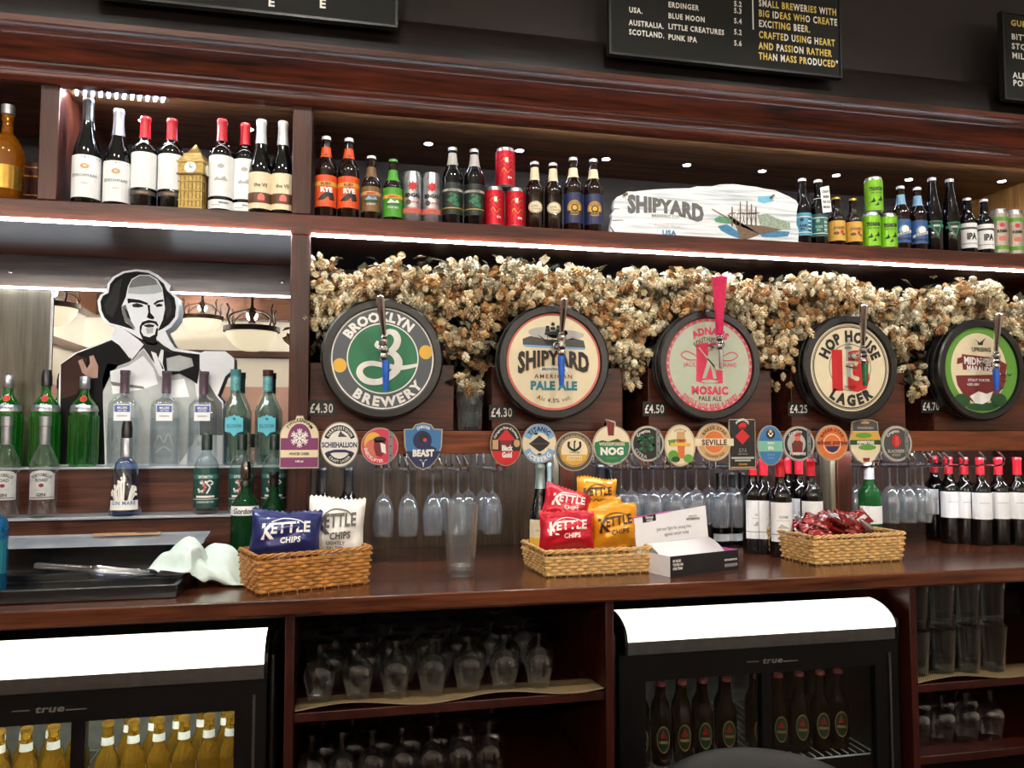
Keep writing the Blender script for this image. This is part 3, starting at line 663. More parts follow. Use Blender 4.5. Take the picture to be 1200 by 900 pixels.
def keg(label, px, py, face, blk, taplab, top, base, tip, handle, nozzle):
    c0 = at(px, py, -.04); X, Z = c0.x, 1.678
    t = thing('beer_keg', label, 'keg', (X, -.04, Z), 0, 'black kegs with round beer badges over the tap rail'); RR = .190
    b = MB(); b.lathe([(.160, .012), (.164, 0), (.184, 0), (.190, .006), (.191, .022), (.188, .05), (.180, .089), (0, .0895)], RUBBER, 56, ax='Y'); b.build('keg_rim', t)
    b = MB(); b.lathe([(.1895, .028), (.192, .0285), (.190, .046), (.188, .0465)], HOOP, 56, ax='Y'); b.build('hoop', t)
    b = MB(); b.lathe([(.1835, .066), (.1865, .0665), (.183, .083), (.180, .0835)], HOOP, 56, ax='Y'); b.build('hoop', t)
    b = MB(); b.lathe([(0, .010), (.161, .010), (.161, .02), (0, .02)], KBLK, 48, ax='Y'); fp = b.build('face_plate', t)
    s_ = .160; c = Card(lambda x, y, l: (x * s_, .0099 - l * .0004, y * s_)); face(c); c.build('badge_print', fp)
    # mounting block on the rail
    b = MB(); b.box(blk[0] - X, blk[1] - X, .0905, .50, 1.4505 - Z, 1.668 - Z, W_BLOCK); b.build('mounting_block', t, bevel=.003)
    # tap
    Yt = -.095; L = lambda q: (lambda p: Vector((p.x - X, Yt + .04, p.z - Z)))(at(q[0], q[1], Yt))
    pt, pb, pn = L(top), L(base), L(tip); mid = pb + (pn - pb) * .45
    tp = MB(); tp.lathe([(.0105, -.02), (.0105, -.003), (.014, -.002), (.014, .009)], CH, 18, (pb.x, 0, (pb.z + mid.z) / 2), 'Y')
    tp.tube([(pb.x, -.055, (pb.z + mid.z) / 2), (pb.x, .02, (pb.z + mid.z) / 2)], .011, CH, 14)
    H = pb.z - mid.z
    tp.lathe([(0, 0), (.010, 0), (.012, .006), (.0135, .012), (.010, .02), (.0145, .026), (.0155, H*.45), (.012, H*.55), (.0145, H*.66), (.0145, H*.8), (.009, H*.86), (.011, H*.92), (.008, H), (0, H)], CH, 18, (pb.x, -.055, mid.z))
    ob = tp.build('tap', t)
    hb = MB(); d = pt - pb; kind, hm = handle; fw = Vector((0, -.02, 0))
    if kind == 'chrome': rad = [.007, .008, .0095, .012, .014, .0135, .008]; fr = [0, .08, .3, .6, .9, .97, 1]
    else: rad = [.010, .013, .0145, .020, .0255, .0265, .022]; fr = [0, .05, .3, .65, .93, .985, 1]
    hb.tube([pb + d * f + fw * f for f in fr], 0, hm, 16, radii=rad); h = hb.build('handle', ob)
    if nozzle:
        nb = MB(); nb.lathe([(0, -.0), (.008, 0), (.0085, .004), (.0115, (mid.z - pn.z) * .8), (.012, (mid.z - pn.z)), (0, mid.z - pn.z)], nozzle, 14, (pn.x, -.055, pn.z)); nb.build('nozzle', ob)
    else:
        nb = MB(); nb.lathe([(0, -.0), (.007, 0), (.0085, (mid.z - pn.z))], CH, 14, (pn.x, -.055, pn.z)); nb.build('spout', ob)
    return t
blocks = ((-.071, AX(532, .05)), (AX(576, .05), AX(730, .05)), (AX(760, .05), AX(905, .05)), (AX(928, .05), AX(1062, .05)), (AX(1095, .05), 2.74))
keg('black keg with a slate and green badge with yellow dots and a white letter B', 449, 425, face_brooklyn, blocks[0], '', (445, 347), (450, 393), (452, 458), ('chrome', CH), TAPBLUE)
keg('black keg with a cream badge showing a grey ship and teal lettering', 650, 428, face_shipyard, blocks[1], '', (659, 350), (658, 389), (658, 452), ('chrome', CH), TAPBLUE)
keg('black keg with a pale green badge, pink emblem and large pink tap handle', 833, 425, face_mosaic, blocks[2], '', (840, 325), (843, 392), (845, 432), ('pink', TAPPINK), None)
keg('black keg with a cream badge and a big red number 13', 998, 430, face_hophouse, blocks[3], '', (1008, 358), (1011, 405), (1014, 452), ('chrome', CH), TAPGRN)
keg('black keg with a bright green badge and maroon banner nearest the end panel', 1152, 432, face_midnight, blocks[4], '', (1165, 368), (1167, 412), (1168, 458), ('chrome', CH), TAPBLUE)
# price tickets
for i, (st, px, py, wh) in enumerate((('£4.30', 377, 478, 'keg with the white letter B'), ('£4.30', 588, 483, 'keg with the ship'), ('£4.50', 767, 479, 'pink handled keg'), ('£4.25', 936, 479, 'red 13 keg'), ('£4.70', 1091, 476, 'keg with a green badge'))):
    p = at(px, py, .047)
    t = thing('price_ticket', 'black price ticket reading %s by the %s' % (st, wh), 'price tag', (p.x, .0500, p.z), 0, 'price tickets on the keg blocks')
    b = MB(); b.box(-.043, .043, -.003, 0, -.026, .024, KBLK); b.build('card', t)
    c = Card(flat(-.0032)); c.text(st, 0, 0, .030, KW, 1, .72, .02, .06, fit=.08); c.build('print', t)

# ---------------------------------------------------------------- pump clips along the rail
GOLDRIM = mat('clip_edge', (170, 160, 140), .4)
PEW = mat('pewter', (128, 132, 132), .35, .6)
def ell(rx, ry, n=36): return [(rx * math.cos(2*math.pi*i/n), ry * math.sin(2*math.pi*i/n)) for i in range(n)]
def clip(label, px, py, w, h, outline, draw, edge=GOLDRIM, Y=-.018):
    p = at(px, py, Y); k = (CAM - p).length; sx = 950 / ((_rot.inverted() @ (p - CAM)).z * -1); kx = sx * (-CAM.y + Y) / (-(_rot.inverted() @ (p - CAM)).z)
    rx, ry = w / 2 / kx, h / 2 / sx
    t = thing('pump_clip', label, 'pump clip', (p.x, Y, p.z), 0, 'pump clips along the tap rail')
    b = MB(); b.prism([(x * rx, y * ry) for x, y in outline], 0, .006, edge); pl_ = b.build('plate', t)
    c = Card(lambda x, y, l: (x * rx, -.0004 - l * .0004, y * ry)); draw(c, ry / rx); c.build('print', pl_)
    zb = max(min(0, 1.446 - p.z), 1.38 - p.z)
    b = MB(); b.box(-.008, .008, .0062, -Y + .0005, zb - .012, zb + .002, PEW); b.build('bracket', t)
    return t
O = ell(1, 1)
def strip(c, x): c.poly([(x - .12, -.82), (x + .12, -.74), (x + .12, .74), (x - .12, .88)], PEW, 5); [c.disc(x, y, .05, .05, KDG, 6, 8) for y in (-.5, 0, .5)]
def d1(c, q):
    c.poly([(x*.95, y*.97) for x, y in ARCH], KCREAM, 1); c.disc(0, .12, .60, .58, KPUR, 2); c.rect(-.95, .95, -.95, .15, KPUR, 3, 0); c.rect(-.95, .95, -.58, -.30, KCREAM, 4, 0)
    for k in range(6):
        a = R(60 * k + 30); dx, dy = math.cos(a), math.sin(a) / q
        c.ribbon([(0, .15), (dx*.46, .15 + dy*.5)], .055, KW, 5)
        for f in (.22, .36): c.ribbon([(dx*f + math.cos(a+1)*.14, .15 + dy*f*1.05 + math.sin(a+1)*.12), (dx*(f-.08), .15 + dy*(f-.08)*1.05), (dx*f + math.cos(a-1)*.14, .15 + dy*f*1.05 + math.sin(a-1)*.12)], .045, KW, 5)
    c.arc('TWICKENHAM', 0, .12, .76, 90, .15, KBLK, 5, 1, .02, .08, fit=1.9, ky=.95); c.text('WINTER CHEER', 0, -.44, .10, KBLK, 6, 1, .03, .05, fit=1.5); c.text('4.4% vol', 0, -.72, .09, KW, 6, 1, .03)
ARCH = [(-1, -1), (1, -1), (1, .25)] + [(math.cos(R(a)), .25 + .62*math.sin(R(a))) for a in range(12, 70, 12)] + [(.24, .86), (.16, 1.0), (-.16, 1.0), (-.24, .86)] + [(math.cos(R(a)), .25 + .62*math.sin(R(a))) for a in range(112, 175, 12)] + [(-1, .25)]
clip('purple and cream arched pump clip with a white snowflake', 351, 518, 46, 62, ARCH, d1)
def d2(c, q):
    c.disc(0, 0, .95, .95, KW, 1, 28); c.ring(0, .0, .62, .86, KBLK, 2, a0=22, a1=158); c.ring(0, 0, .62, .86, KBLK, 2, a0=206, a1=334); c.poly([(-.1, .34), (.04, .62), (.14, .5), (.4, .34)], KDG, 2); c.rect(-.92, .92, -.28, .26, KW, 3, 0)
    c.poly([(-.72, -.34), (-.3, -.22), (.3, -.22), (.72, -.34), (.7, -.46), (.3, -.34), (-.3, -.34), (-.7, -.46)], KNAVY, 4)
    c.text('SCHIEHALLION', 0, 0, .24, KNAVY, 4, 1, .04, fit=1.84); c.arc('HARVIESTOUN', 0, 0, .74, 90, .14, KW, 4, 1, .03, .2, fit=1.6); c.arc('CRAFT LAGER', 0, 0, .74, -90, .12, KW, 4, 1, .02, .1, below=True, fit=1.3)
clip('white and black oval pump clip with wide navy lettering', 398, 521, 45, 53, O, d2)
def d3(c, q):
    c.disc(0, 0, .94, .94, KPINK, 1, 28); c.disc(-.35, .15, .48, .6, KYEL, 2); c.disc(-.28, -.1, .5, .5, KSALM, 3); c.disc(.0, .36, .34, .16, KBLK, 4); c.poly([(-.3, .3), (.3, .3), (.36, -.2), (.1, -.55), (-.2, -.5), (-.32, -.1)], KMAR, 4); c.poly([(.02, .2), (.3, .1), (.34, -.4), (.1, -.3)], KW, 5)
    c.arc('SNECKLIFTER', 0, 0, .76, 235, .18, KW, 5, 1, .03, .06, below=True, fit=1.3); strip(c, .58)
clip('round pink and red pump clip with a pewter strip, left of the blue shield', 445, 523, 44, 44, O, d3)
SHIELD = [(-1, .72), (-.55, .74), (-.4, .92), (0, 1), (.4, .92), (.55, .74), (1, .72), (.96, .0), (.78, -.45), (.4, -.85), (0, -1), (-.4, -.85), (-.78, -.45), (-.96, .0)]
def d4(c, q):
    c.poly([(x*.93, y*.95) for x, y in SHIELD], KBLUE, 1); c.poly([(-.88, -.2), (.88, -.2), (.7, -.5), (.36, -.82), (0, -.94), (-.36, -.82), (-.7, -.5)], KNAVY, 2); c.disc(-.05, .25, .48, .40, KNAVY, 2); c.disc(.0, .35, .22, .2, KBLK, 3); c.disc(.08, .26, .1, .08, KPINK, 4); c.poly([(.2, .1), (.7, -.1), (.6, -.2), (.1, -.1)], KNAVY, 3)
    c.text('BEAST', 0, -.26, .30, KW, 5, 1, .06, .03, fit=1.6); c.arc('EXMOOR', 0, .2, .62, 90, .13, KW, 5, 1, .03, .06, fit=.7); c.poly([(-.22, -.55), (-.06, -.62), (0, -.9), (.06, -.62), (.22, -.55), (.1, -.56), (0, -.7), (-.1, -.56)], KW, 5)
clip('blue shield shaped pump clip with a dark beast', 496, 523, 46, 56, SHIELD, d4)
def d5(c, q):
    c.disc(0, 0, .95, .96, KBLK, 1, 28); c.poly([(-.62, .2), (0, .72), (.62, .2)], KRED, 2); c.poly([(-.9, -.3), (.9, -.3), (.72, -.68), (.36, -.9), (0, -.95), (-.36, -.9), (-.72, -.68)], KRED, 2); c.rect(-.36, .36, -.32, .2, KMAR, 2, 0); c.rect(-.86, -.5, -.22, .22, KTAN, 3, 0); c.disc(.68, .06, .2, .18, KTAN, 3)
    c.text('Black', .05, -.14, .27, KW, 5, .9, .05); c.text('Gold', .05, -.46, .27, KW, 5, .9, .05); c.arc('Cairngorm Brew of Scotland', 0, 0, .80, 90, .13, KW, 5, 1, .02, .05, fit=1.9)
clip('black oval pump clip with a red triangle', 593, 521, 37, 50, O, d5)
def d6(c, q):
    c.disc(0, 0, .95, .95, KCREAM, 1, 28); c.ring(0, 0, .56, .96, KSKY, 2, a0=22, a1=158); c.ring(0, 0, .56, .96, KSKY, 2, a0=202, a1=338); c.poly([(-.6, .0), (-.3, .2), (0, .42), (.3, .22), (.6, .05), (.5, -.1), (.2, -.32), (0, -.4), (-.3, -.2)], KBLK, 3); c.rect(-.6, .6, -.02, .03, KBRN, 4, 0); c.disc(-.2, .5, .12, .06, KBLK, 3); c.disc(0, -.52, .12, .05, KBLK, 3)
    c.arc('TITANIC', 0, 0, .76, 90, .25, KNAVY, 5, 1, .04, .08, fit=1.7); c.arc('ICEBERG', 0, 0, .76, -90, .25, KW, 5, 1, .04, .08, below=True, fit=1.7)
clip('sky blue and cream round pump clip with a dark mirrored peak', 632, 520, 41, 47, O, d6)
def d7(c, q):
    c.disc(0, 0, .94, .94, KDG, 1, 28); c.ring(0, 0, .74, .78, KGOLD, 2); c.disc(0, 0, .70, .70, KCREAM, 2, 24); c.poly([(-.70, -.16), (.70, -.16), (.6, -.42), (.36, -.62), (0, -.7), (-.36, -.62), (-.6, -.42)], KGOLD, 3); c.rect(-.38, .38, -.46, -.22, KCREAM, 4, 0)
    c.ribbon([(-.28, .5), (-.3, .25), (-.1, .08), (0, .05), (.1, .08), (.3, .25), (.28, .5)], .12, KBLK, 4); c.ribbon([(0, .05), (0, .48), (.08, .5)], .07, KBLK, 4)
    c.text('SWAN', 0, -.34, .17, KGOLD, 6, 1, .04, .08, fit=.7); c.text('Thornbridge', 0, -.04, .08, KDGRN, 5, 1, .02)
    c.arc('FINE CASK ALE BREWED WITH PRIDE', 0, 0, .83, 90, .09, KLG, 3, 1, 0, .2, fit=3.6)
clip('round dark grey pump clip with a black swan over a gold band', 673, 529, 45, 46, O, d7, Y=-.026)
NOGO = [(math.cos(R(a)), -.13 + .87*math.sin(R(a))) for a in range(-255, 62, 12)] + [(.22, .70), (.2, .88), (.12, .92), (-.32, 1.0), (-.30, .66)]
def d8(c, q):
    c.disc(0, -.13, .93, .80, KCREAM, 1, 28); c.poly([(-.88, -.0), (.88, .0), (.92, -.2), (.8, -.58), (.4, -.86), (0, -.92), (-.4, -.86), (-.8, -.58), (-.92, -.2)], KGRN, 2); c.poly([(-.28, .96), (.14, .82), (.1, .28), (-.2, .28)], KMAR, 3); c.poly([(-.8, .0), (-.5, .08), (-.2, .02), (.3, .14), (.5, .02), (.8, .0)], KDGRN, 3)
    c.text('NOG', 0, -.37, .34, KW, 5, 1.2, .06, .03, fit=1.6); c.text('WOODFORDES', 0, -.08, .14, KCREAM, 5, 1, .03, fit=1.4); c.text('NORFOLK', 0, -.70, .09, KLIME, 5)
clip('green and cream pump clip topped by a dark red sail', 717, 518, 45, 54, NOGO, d8)
def d9(c, q):
    c.disc(0, 0, .93, .93, KBLK, 1, 28); c.ring(0, 0, .88, .95, KLG, 2)
    rnd = random.Random(3)
    for k in range(40):
        a = rnd.random() * 6.3; r = rnd.random() ** .5 * .5; c.disc(-.12 + r*math.cos(a), .05 + r*math.sin(a), .11, .07, rnd.choice((KDGRN, KDGRN, KGRN)), 2 + k % 3, 6)
    c.arc('Cropton', -.05, 0, .72, 110, .17, KW, 5, 1, .02, .06); c.arc('CITRA', -.05, 0, .72, 235, .20, KLG, 5, 1, .03, .1, below=True); strip(c, .62)
clip('black round pump clip filled with green hops, pewter strip at its side', 759, 520, 39, 42, O, d9)
def d10(c, q):
    c.disc(0, 0, .95, .96, KCREAM, 1, 28); c.ring(0, 0, .88, .91, KTAN, 2, ky=1.02); c.poly([(-.22, .3), (.3, .3), (.26, -.62), (-.12, -.62)], KORG, 3); c.poly([(-.24, .3), (.32, .3), (.28, .66), (-.2, .66)], KTAN, 3); c.disc(-.45, -.5, .34, .28, KLIME, 4); c.disc(.5, -.62, .3, .2, KLIME, 4); c.disc(-.3, -.66, .26, .14, KDGRN, 5); c.poly([(-.78, .25), (-.3, .3), (-.35, .05), (-.7, .0)], KLIME, 3); c.rect(-.62, .66, -.02, .12, KYEL, 5, 0)
    c.text('ULTIMATE', 0, .24, .12, KBRN, 6, 1, .03, fit=1.2); c.arc('GOLDEN ALE', 0, 0, .78, 90, .09, KBRN, 5, 1, .02, .1)
clip('cream oval pump clip with a glass of amber beer and green leaves', 797, 522, 37, 49, O, d10)
SEV = [(math.cos(R(a)), math.sin(R(a))) for a in range(14, 168, 10)] + [(-1.12, .2), (-1.12, -.22)] + [(math.cos(R(a)), math.sin(R(a))) for a in range(194, 350, 10)] + [(1.12, -.22), (1.12, .2)]
def d11(c, q):
    c.disc(0, 0, .95, .95, KTAN, 1, 28); c.disc(0, 0, .58, .58, KORG, 2, 24); c.ring(0, 0, .57, .60, KCREAM, 3); c.ring(0, 0, .9, .93, KCREAM, 2); c.rect(-1.08, 1.08, -.20, .18, KCREAM, 3, 0)
    c.text('SEVILLE', 0, 0, .30, KBRN, 5, 1, .04, .06, fit=2.0); c.arc('BAKER STAR', 0, 0, .75, 90, .17, KBRN, 5, 1, .03, .18, fit=1.8); c.arc('ORANGE ALE', 0, 0, .75, -90, .12, KBRN, 5, 1, .02, .12, below=True, fit=1.5)
clip('tan and orange round pump clip crossed by a cream name band', 837, 518, 42, 45, SEV, d11)
RECT = [(-1, -1), (1, -1), (1, .78), (.95, .9), (-.95, .9), (-1, .78)]
def d12(c, q):
    c.rect(-.95, .95, -.97, .86, KBLK, 1, 0); c.poly([(0, .52), (.55, .24), (0, -.06), (-.55, .24)], KRED, 2); c.poly([(-.3, .60), (.3, .60), (.3, .74), (.0, .78), (-.3, .66)], KRED, 2); c.text('REDPOINT', 0, .56, .07, KRED, 5, 1, .02, .15, fit=1.7)
    c.arc('INTERNATIONAL', 0, .0, .90, 90, .10, KW, 5, 1, .05, .04, fit=1.7, ky=.98); c.text('G.P.A', 0, -.28, .15, KLG, 5, .9, .0, .15); c.text('INDIA PALE ALE', 0, -.42, .06, KLG, 5, 1, .0, .1, fit=1.1); c.rect(-.85, .85, -.60, -.53, KLG, 2, 0); c.rect(-.6, .6, -.69, -.63, KLG, 2, 0); c.text('GOLD AWARD', 0, -.80, .07, KGOLD, 5, 1, .02, fit=1.2); c.rect(-.9, .9, -.94, -.90, KTAN, 2, 0)
clip('tall black rectangular pump clip with a red diamond', 870, 519, 31, 62, RECT, d12)
def d13(c, q):
    c.disc(0, 0, .93, .96, KBLUE, 1, 28); c.rect(-.91, .91, -.30, .22, KMINT, 2, 0); c.disc(0, .56, .34, .24, KBLK, 2); c.ribbon([(-.18, .62), (0, .46), (.18, .62)], .07, KW, 3); c.disc(0, .7, .12, .08, KYEL, 3)
    c.text('SESSION', 0, .12, .10, KW, 5, 1, .02, fit=1.1); c.text('IPA', 0, -.12, .19, KW, 5, 1.1, .04, .05); c.text('CASK ALE', 0, -.45, .09, KSKY, 5); c.text('4.2% ABV', 0, -.62, .08, KSKY, 5)
clip('narrow blue oval pump clip with a mint green band', 903, 522, 31, 47, O, d13)
def d14(c, q):
    c.disc(0, 0, .93, .93, KBLK, 1, 28); c.ring(0, 0, .88, .95, KLG, 2); c.disc(-.15, .0, .56, .62, KLG, 2); c.poly([(-.4, -.5), (.2, -.5), (.25, .05), (.05, .2), (-.25, .2), (-.45, .0)], KMAR, 3); c.disc(-.08, .32, .17, .17, KSALM, 4); c.poly([(-.3, .42), (.15, .42), (.05, .6), (-.2, .6)], KRED, 5); c.disc(-.2, .0, .2, .14, KBRN, 4)
    c.arc('Cropton', -.05, 0, .72, 105, .17, KW, 5, 1, .02, .06); c.text('YORKSHIRE', -.1, -.56, .16, KW, 6, 1, .03, fit=1.0); strip(c, .62)
clip('black round pump clip with a figure in a red coat, pewter strip at its side', 936, 520, 38, 41, O, d14)
def d15(c, q):
    c.disc(0, 0, .95, .95, KORG, 1, 28); c.ring(0, 0, .9, .94, KTAN, 2); c.disc(0, -.05, .55, .55, KCREAM, 2, 24); c.disc(0, -.05, .5, .5, KORG, 3, 24); c.poly([(-.44, -.18), (.44, -.18), (.28, -.42), (0, -.54), (-.28, -.42)], KNAVY, 4)
    c.text('wheat purple', 0, .05, .27, KMAR, 6, 1, .03, .02, fit=1.9); c.arc('BAKER STAR', 0, 0, .75, 90, .18, KMAR, 5, 1, .03, .2, fit=1.8)
clip('orange round pump clip with maroon script and a navy half disc', 975, 519, 38, 42, O, d15)
PEP = [(-.8, .86), (-.45, .97), (0, 1), (.45, .97), (.8, .86), (.84, .4), (1, .0), (.92, -.45), (.55, -.85), (.2, -1), (-.2, -1), (-.55, -.85), (-.92, -.45), (-1, .0), (-.84, .4)]
def d16(c, q):
    c.poly([(x*.94, y*.96) for x, y in PEP], KCREAM, 1); c.poly([(-.75, .83), (-.45, .92), (0, .95), (.45, .92), (.75, .83), (.78, .45), (-.78, .45)], KDG, 2); c.poly([(-.3, .86), (0, .94), (.3, .86), (.2, .78), (-.2, .78)], KTAN, 3); c.poly([(-.78, .42), (.78, .42), (.9, .05), (-.9, .05)], KGOLD, 2); c.disc(-.1, .26, .5, .12, KLIME, 3); c.rect(-.95, .95, -.16, .05, KDGRN, 3, 0); c.disc(.1, -.28, .55, .12, KLIME, 3); c.poly([(-.2, -.75), (.25, -.75), (.2, -.92), (-.15, -.92)], KMAR, 3)
    c.text('PEPPERTREE', 0, -.055, .15, KW, 5, 1, .04, fit=1.8); c.text('WONDERLEIGH', 0, .6, .10, KLG, 5, 1, .02, fit=1.2)
clip('cream and olive pump clip with a dark arched top, tallest beneath the red 13 keg', 1014, 517, 38, 52, PEP, d16)
def d17(c, q):
    c.disc(0, 0, .93, .93, KDG, 1, 28); c.ring(0, 0, .86, .95, KLG, 2); c.poly([(-.35, .1), (-.25, .4), (-.05, .55), (.15, .4), (.28, .1), (.05, -.2), (-.15, -.2)], KRED, 3); c.ribbon([(-.08, -.1), (-.06, .4)], .05, KSALM, 4); c.ribbon([(.06, -.1), (.04, .4)], .05, KSALM, 4)
    c.arc('Cropton', -.05, 0, .72, 110, .17, KW, 5, 1, .02, .06); c.text('BLACKBEER', -.08, -.40, .18, KLG, 6, 1, .03, fit=1.1); c.text('STOUT', -.08, -.62, .13, KLG, 6); strip(c, .62)
clip('dark grey round pump clip with a red hop, last before the end panel', 1051, 520, 36, 42, O, d17)

# ---------------------------------------------------------------- tumbler between the kegs
GLASS = thin_glass('bar_glass', (242, 246, 248), .06, .9, .08, power=1.6, haze=.08)
GLASS_D = thin_glass('bar_glass_heavy', (226, 234, 236), .10, .9, .06, haze=.04)
p = at(551, 503, .04)
t = thing('tumbler', 'ribbed glass tumbler standing on the tap rail between two kegs', 'glass', (p.x, .045, 1.4505))
b = MB(); n = 20; prof = [(0, 0), (.036, 0), (.038, .012), (.040, .06), (.045, .12), (.0455, .128)]
vs_ = []; seg = 40
b.lathe([(0, .001), (.034, 0), (.037, .004), (.039, .055), (.0405, .075), (.044, .08), (.0455, .128), (.0435, .128), (.041, .082), (.036, .07), (.034, .016), (0, .014)], GLASS_D, 40); b.build('glass_body', t)
for k in range(16):
    a = 2 * math.pi * k / 16; bb = MB(); bb.tube([(.0375*math.cos(a), .0375*math.sin(a), .008), (.0398*math.cos(a), .0398*math.sin(a), .072)], .0022, GLASS_D, 5); bb.build('rib', t)
# ---------------------------------------------------------------- dried hops
HC = [mat('hop_' + n, c, .8, var=.2, scale=60) for n, c in (('cream', (242, 228, 198)), ('pale', (224, 202, 162)), ('tan', (190, 152, 104)), ('amber', (164, 116, 68)), ('grey', (192, 182, 154)))]
LEAF = mat('dried_leaf', (84, 84, 66), .8, var=.3); LEAF2 = mat('dried_leaf_brown', (112, 98, 72), .8, var=.3); BINE = mat('dried_bine', (96, 78, 52), .8)
def hop_cone_mesh():
    """a papery cone: rings of overlapping bracts"""
    vs_ = []; fs = []
    rows = [(.30, 0), (.48, .16), (.50, .42), (.40, .70), (.2, .92)]
    for k, (r, z) in enumerate(rows):
        n = 6
        for i in range(n):
            a = 2*math.pi*(i + .5*(k % 2))/n; b_ = len(vs_); da = .62
            vs_ += [(r*.45*math.cos(a-da), r*.45*math.sin(a-da), z - .06), (r*.45*math.cos(a+da), r*.45*math.sin(a+da), z - .06), (r*1.15*math.cos(a+da*.7), r*1.15*math.sin(a+da*.7), z + .12), (r*1.3*math.cos(a), r*1.3*math.sin(a), z + .30), (r*1.15*math.cos(a-da*.7), r*1.15*math.sin(a-da*.7), z + .12)]
            fs.append((b_, b_+1, b_+2, b_+3, b_+4))
    b_ = len(vs_); n = 6
    for z, r in ((0, .2), (.4, .36), (.85, .2)):
        for i in range(n): vs_.append((r*math.cos(2*math.pi*i/n), r*math.sin(2*math.pi*i/n), z))
    for k in range(2):
        for i in range(n): j = (i+1) % n; fs.append((b_+k*n+i, b_+k*n+j, b_+(k+1)*n+j, b_+(k+1)*n+i))
    fs.append(tuple(b_ + 2*n + i for i in range(n)))
    return [Vector(v) for v in vs_], fs
CV, CF = hop_cone_mesh()
up_px = [(366, 292), (385, 300), (400, 330), (425, 322), (445, 312), (470, 306), (488, 318), (505, 322), (518, 304), (535, 297), (560, 300), (582, 296), (600, 302), (625, 306), (650, 309), (680, 310), (700, 318), (716, 330), (730, 312), (760, 306), (790, 309), (812, 318), (835, 316), (855, 318), (880, 326), (900, 330), (925, 322), (950, 318), (972, 312), (990, 316), (1003, 328), (1018, 338), (1035, 340), (1060, 338), (1080, 336), (1100, 336), (1120, 332), (1140, 318), (1152, 322), (1170, 348), (1185, 352), (1205, 352)]
lo_px = [(366, 425), (385, 428), (400, 400), (420, 366), (449, 360), (480, 368), (505, 390), (520, 425), (532, 446), (560, 470), (578, 440), (590, 400), (610, 375), (640, 362), (670, 366), (700, 385), (716, 420), (735, 446), (755, 440), (770, 405), (790, 378), (820, 364), (850, 366), (875, 385), (893, 420), (905, 455), (918, 470), (932, 430), (945, 400), (965, 378), (990, 368), (1015, 372), (1040, 395), (1055, 430), (1068, 464), (1085, 464), (1098, 420), (1115, 400), (1135, 384), (1160, 380), (1185, 395), (1205, 410)]
def interp(T, x):
    for (a, ya), (c, yc) in zip(T, T[1:]):
        if a <= x <= c: return ya + (yc - ya) * (x - a) / (c - a)
    return T[0][1] if x < T[0][0] else T[-1][1]
rnd = random.Random(11); hb = MB(); count = 0
kegs_x = [.154, .711, 1.267, 1.812, 2.365]
def clear_of_kegs(p, r=.205): return all((p.x - kx)**2 + (p.z - 1.678)**2 > r*r or p.y > .17 for kx in kegs_x)
while count < 1500:
    px = rnd.uniform(368, 1204); u = rnd.random(); yu, yl = interp(up_px, px), interp(lo_px, px); py = yu + 7 + (yl - yu - 8) * (u ** 1.15)
    y = rnd.uniform(.0, .26) if rnd.random() < .75 else rnd.uniform(-.03, .1)
    base = at(px, py, y)
    if base.z > 2.025 or not clear_of_kegs(base) or (base.z < 1.70 and y < .06 and False): continue
    if base.z < 1.668 and any(a - .01 < base.x < c + .01 for a, c in blocks): continue
    tone = rnd.random(); lowf = (py - yu) / max(1, yl - yu)
    m = HC[0] if tone < .44 - .25*lowf else HC[1] if tone < .72 - .2*lowf else HC[4] if tone < .80 else HC[2] if tone < .93 else HC[3]
    # a cluster of cones
    for k in range(rnd.randint(5, 9)):
        s_ = rnd.uniform(.015, .026); off = Vector((rnd.gauss(0, .019), rnd.gauss(0, .018), rnd.gauss(0, .016))); q = base + off
        if q.z > 2.032 or not clear_of_kegs(q, .200) or (q.z < 1.69 and any(a - .018 < q.x < c + .018 for a, c in blocks)): continue
        rot = Matrix.Rotation(rnd.uniform(0, 6.3), 4, 'Z') @ Matrix.Rotation(rnd.uniform(1.4, 3.4), 4, 'X'); M4 = Matrix.Translation(q) @ rot @ Matrix.Diagonal((s_ * .92, s_ * .92, s_ * rnd.uniform(1.0, 1.45), 1))
        mm = m if rnd.random() < .75 else rnd.choice(HC)
        hb.add([M4 @ v for v in CV], CF, mm)
    if rnd.random() < .85:
        q = base + Vector((rnd.gauss(0, .03), rnd.uniform(-.01, .04), rnd.gauss(0, .03)))
        if clear_of_kegs(q, .21) and q.z < 2.04:
            M4 = Matrix.Translation(q) @ Matrix.Rotation(rnd.uniform(0, 6.3), 4, 'Z') @ Matrix.Rotation(rnd.uniform(-1.2, 1.2), 4, 'X') @ Matrix.Scale(rnd.uniform(.03, .055), 4)
            hb.add([M4 @ Vector(v) for v in ((0, -.1, 0), (.35, .2, .1), (.42, .55, .0), (.2, .6, .12), (0, 1, -.1), (-.2, .62, .1), (-.45, .5, .05), (-.32, .2, .12), (0, .4, .0))], [(0, 1, 8), (1, 2, 3, 8), (3, 4, 8), (4, 5, 8), (5, 6, 7, 8), (7, 0, 8)], LEAF if rnd.random() < .6 else LEAF2)
    count += 1
for k in range(46):
    px = rnd.uniform(375, 1190); p = at(px, interp(up_px, px) + rnd.uniform(4, 50), rnd.uniform(0, .2)); pts = [p]
    if p.z > 2.04: continue
    d = Vector((rnd.uniform(-1, 1), rnd.uniform(-.4, .2), rnd.uniform(-.5, .5))).normalized()
    for q in range(6): d = (d + Vector((rnd.gauss(0, .3), rnd.gauss(0, .2), rnd.gauss(0, .3)))).normalized(); pts.append(pts[-1] + d * .03)
    if all(clear_of_kegs(v) and v.z < 2.05 for v in pts): hb.tube(pts, .0018, BINE, 5)
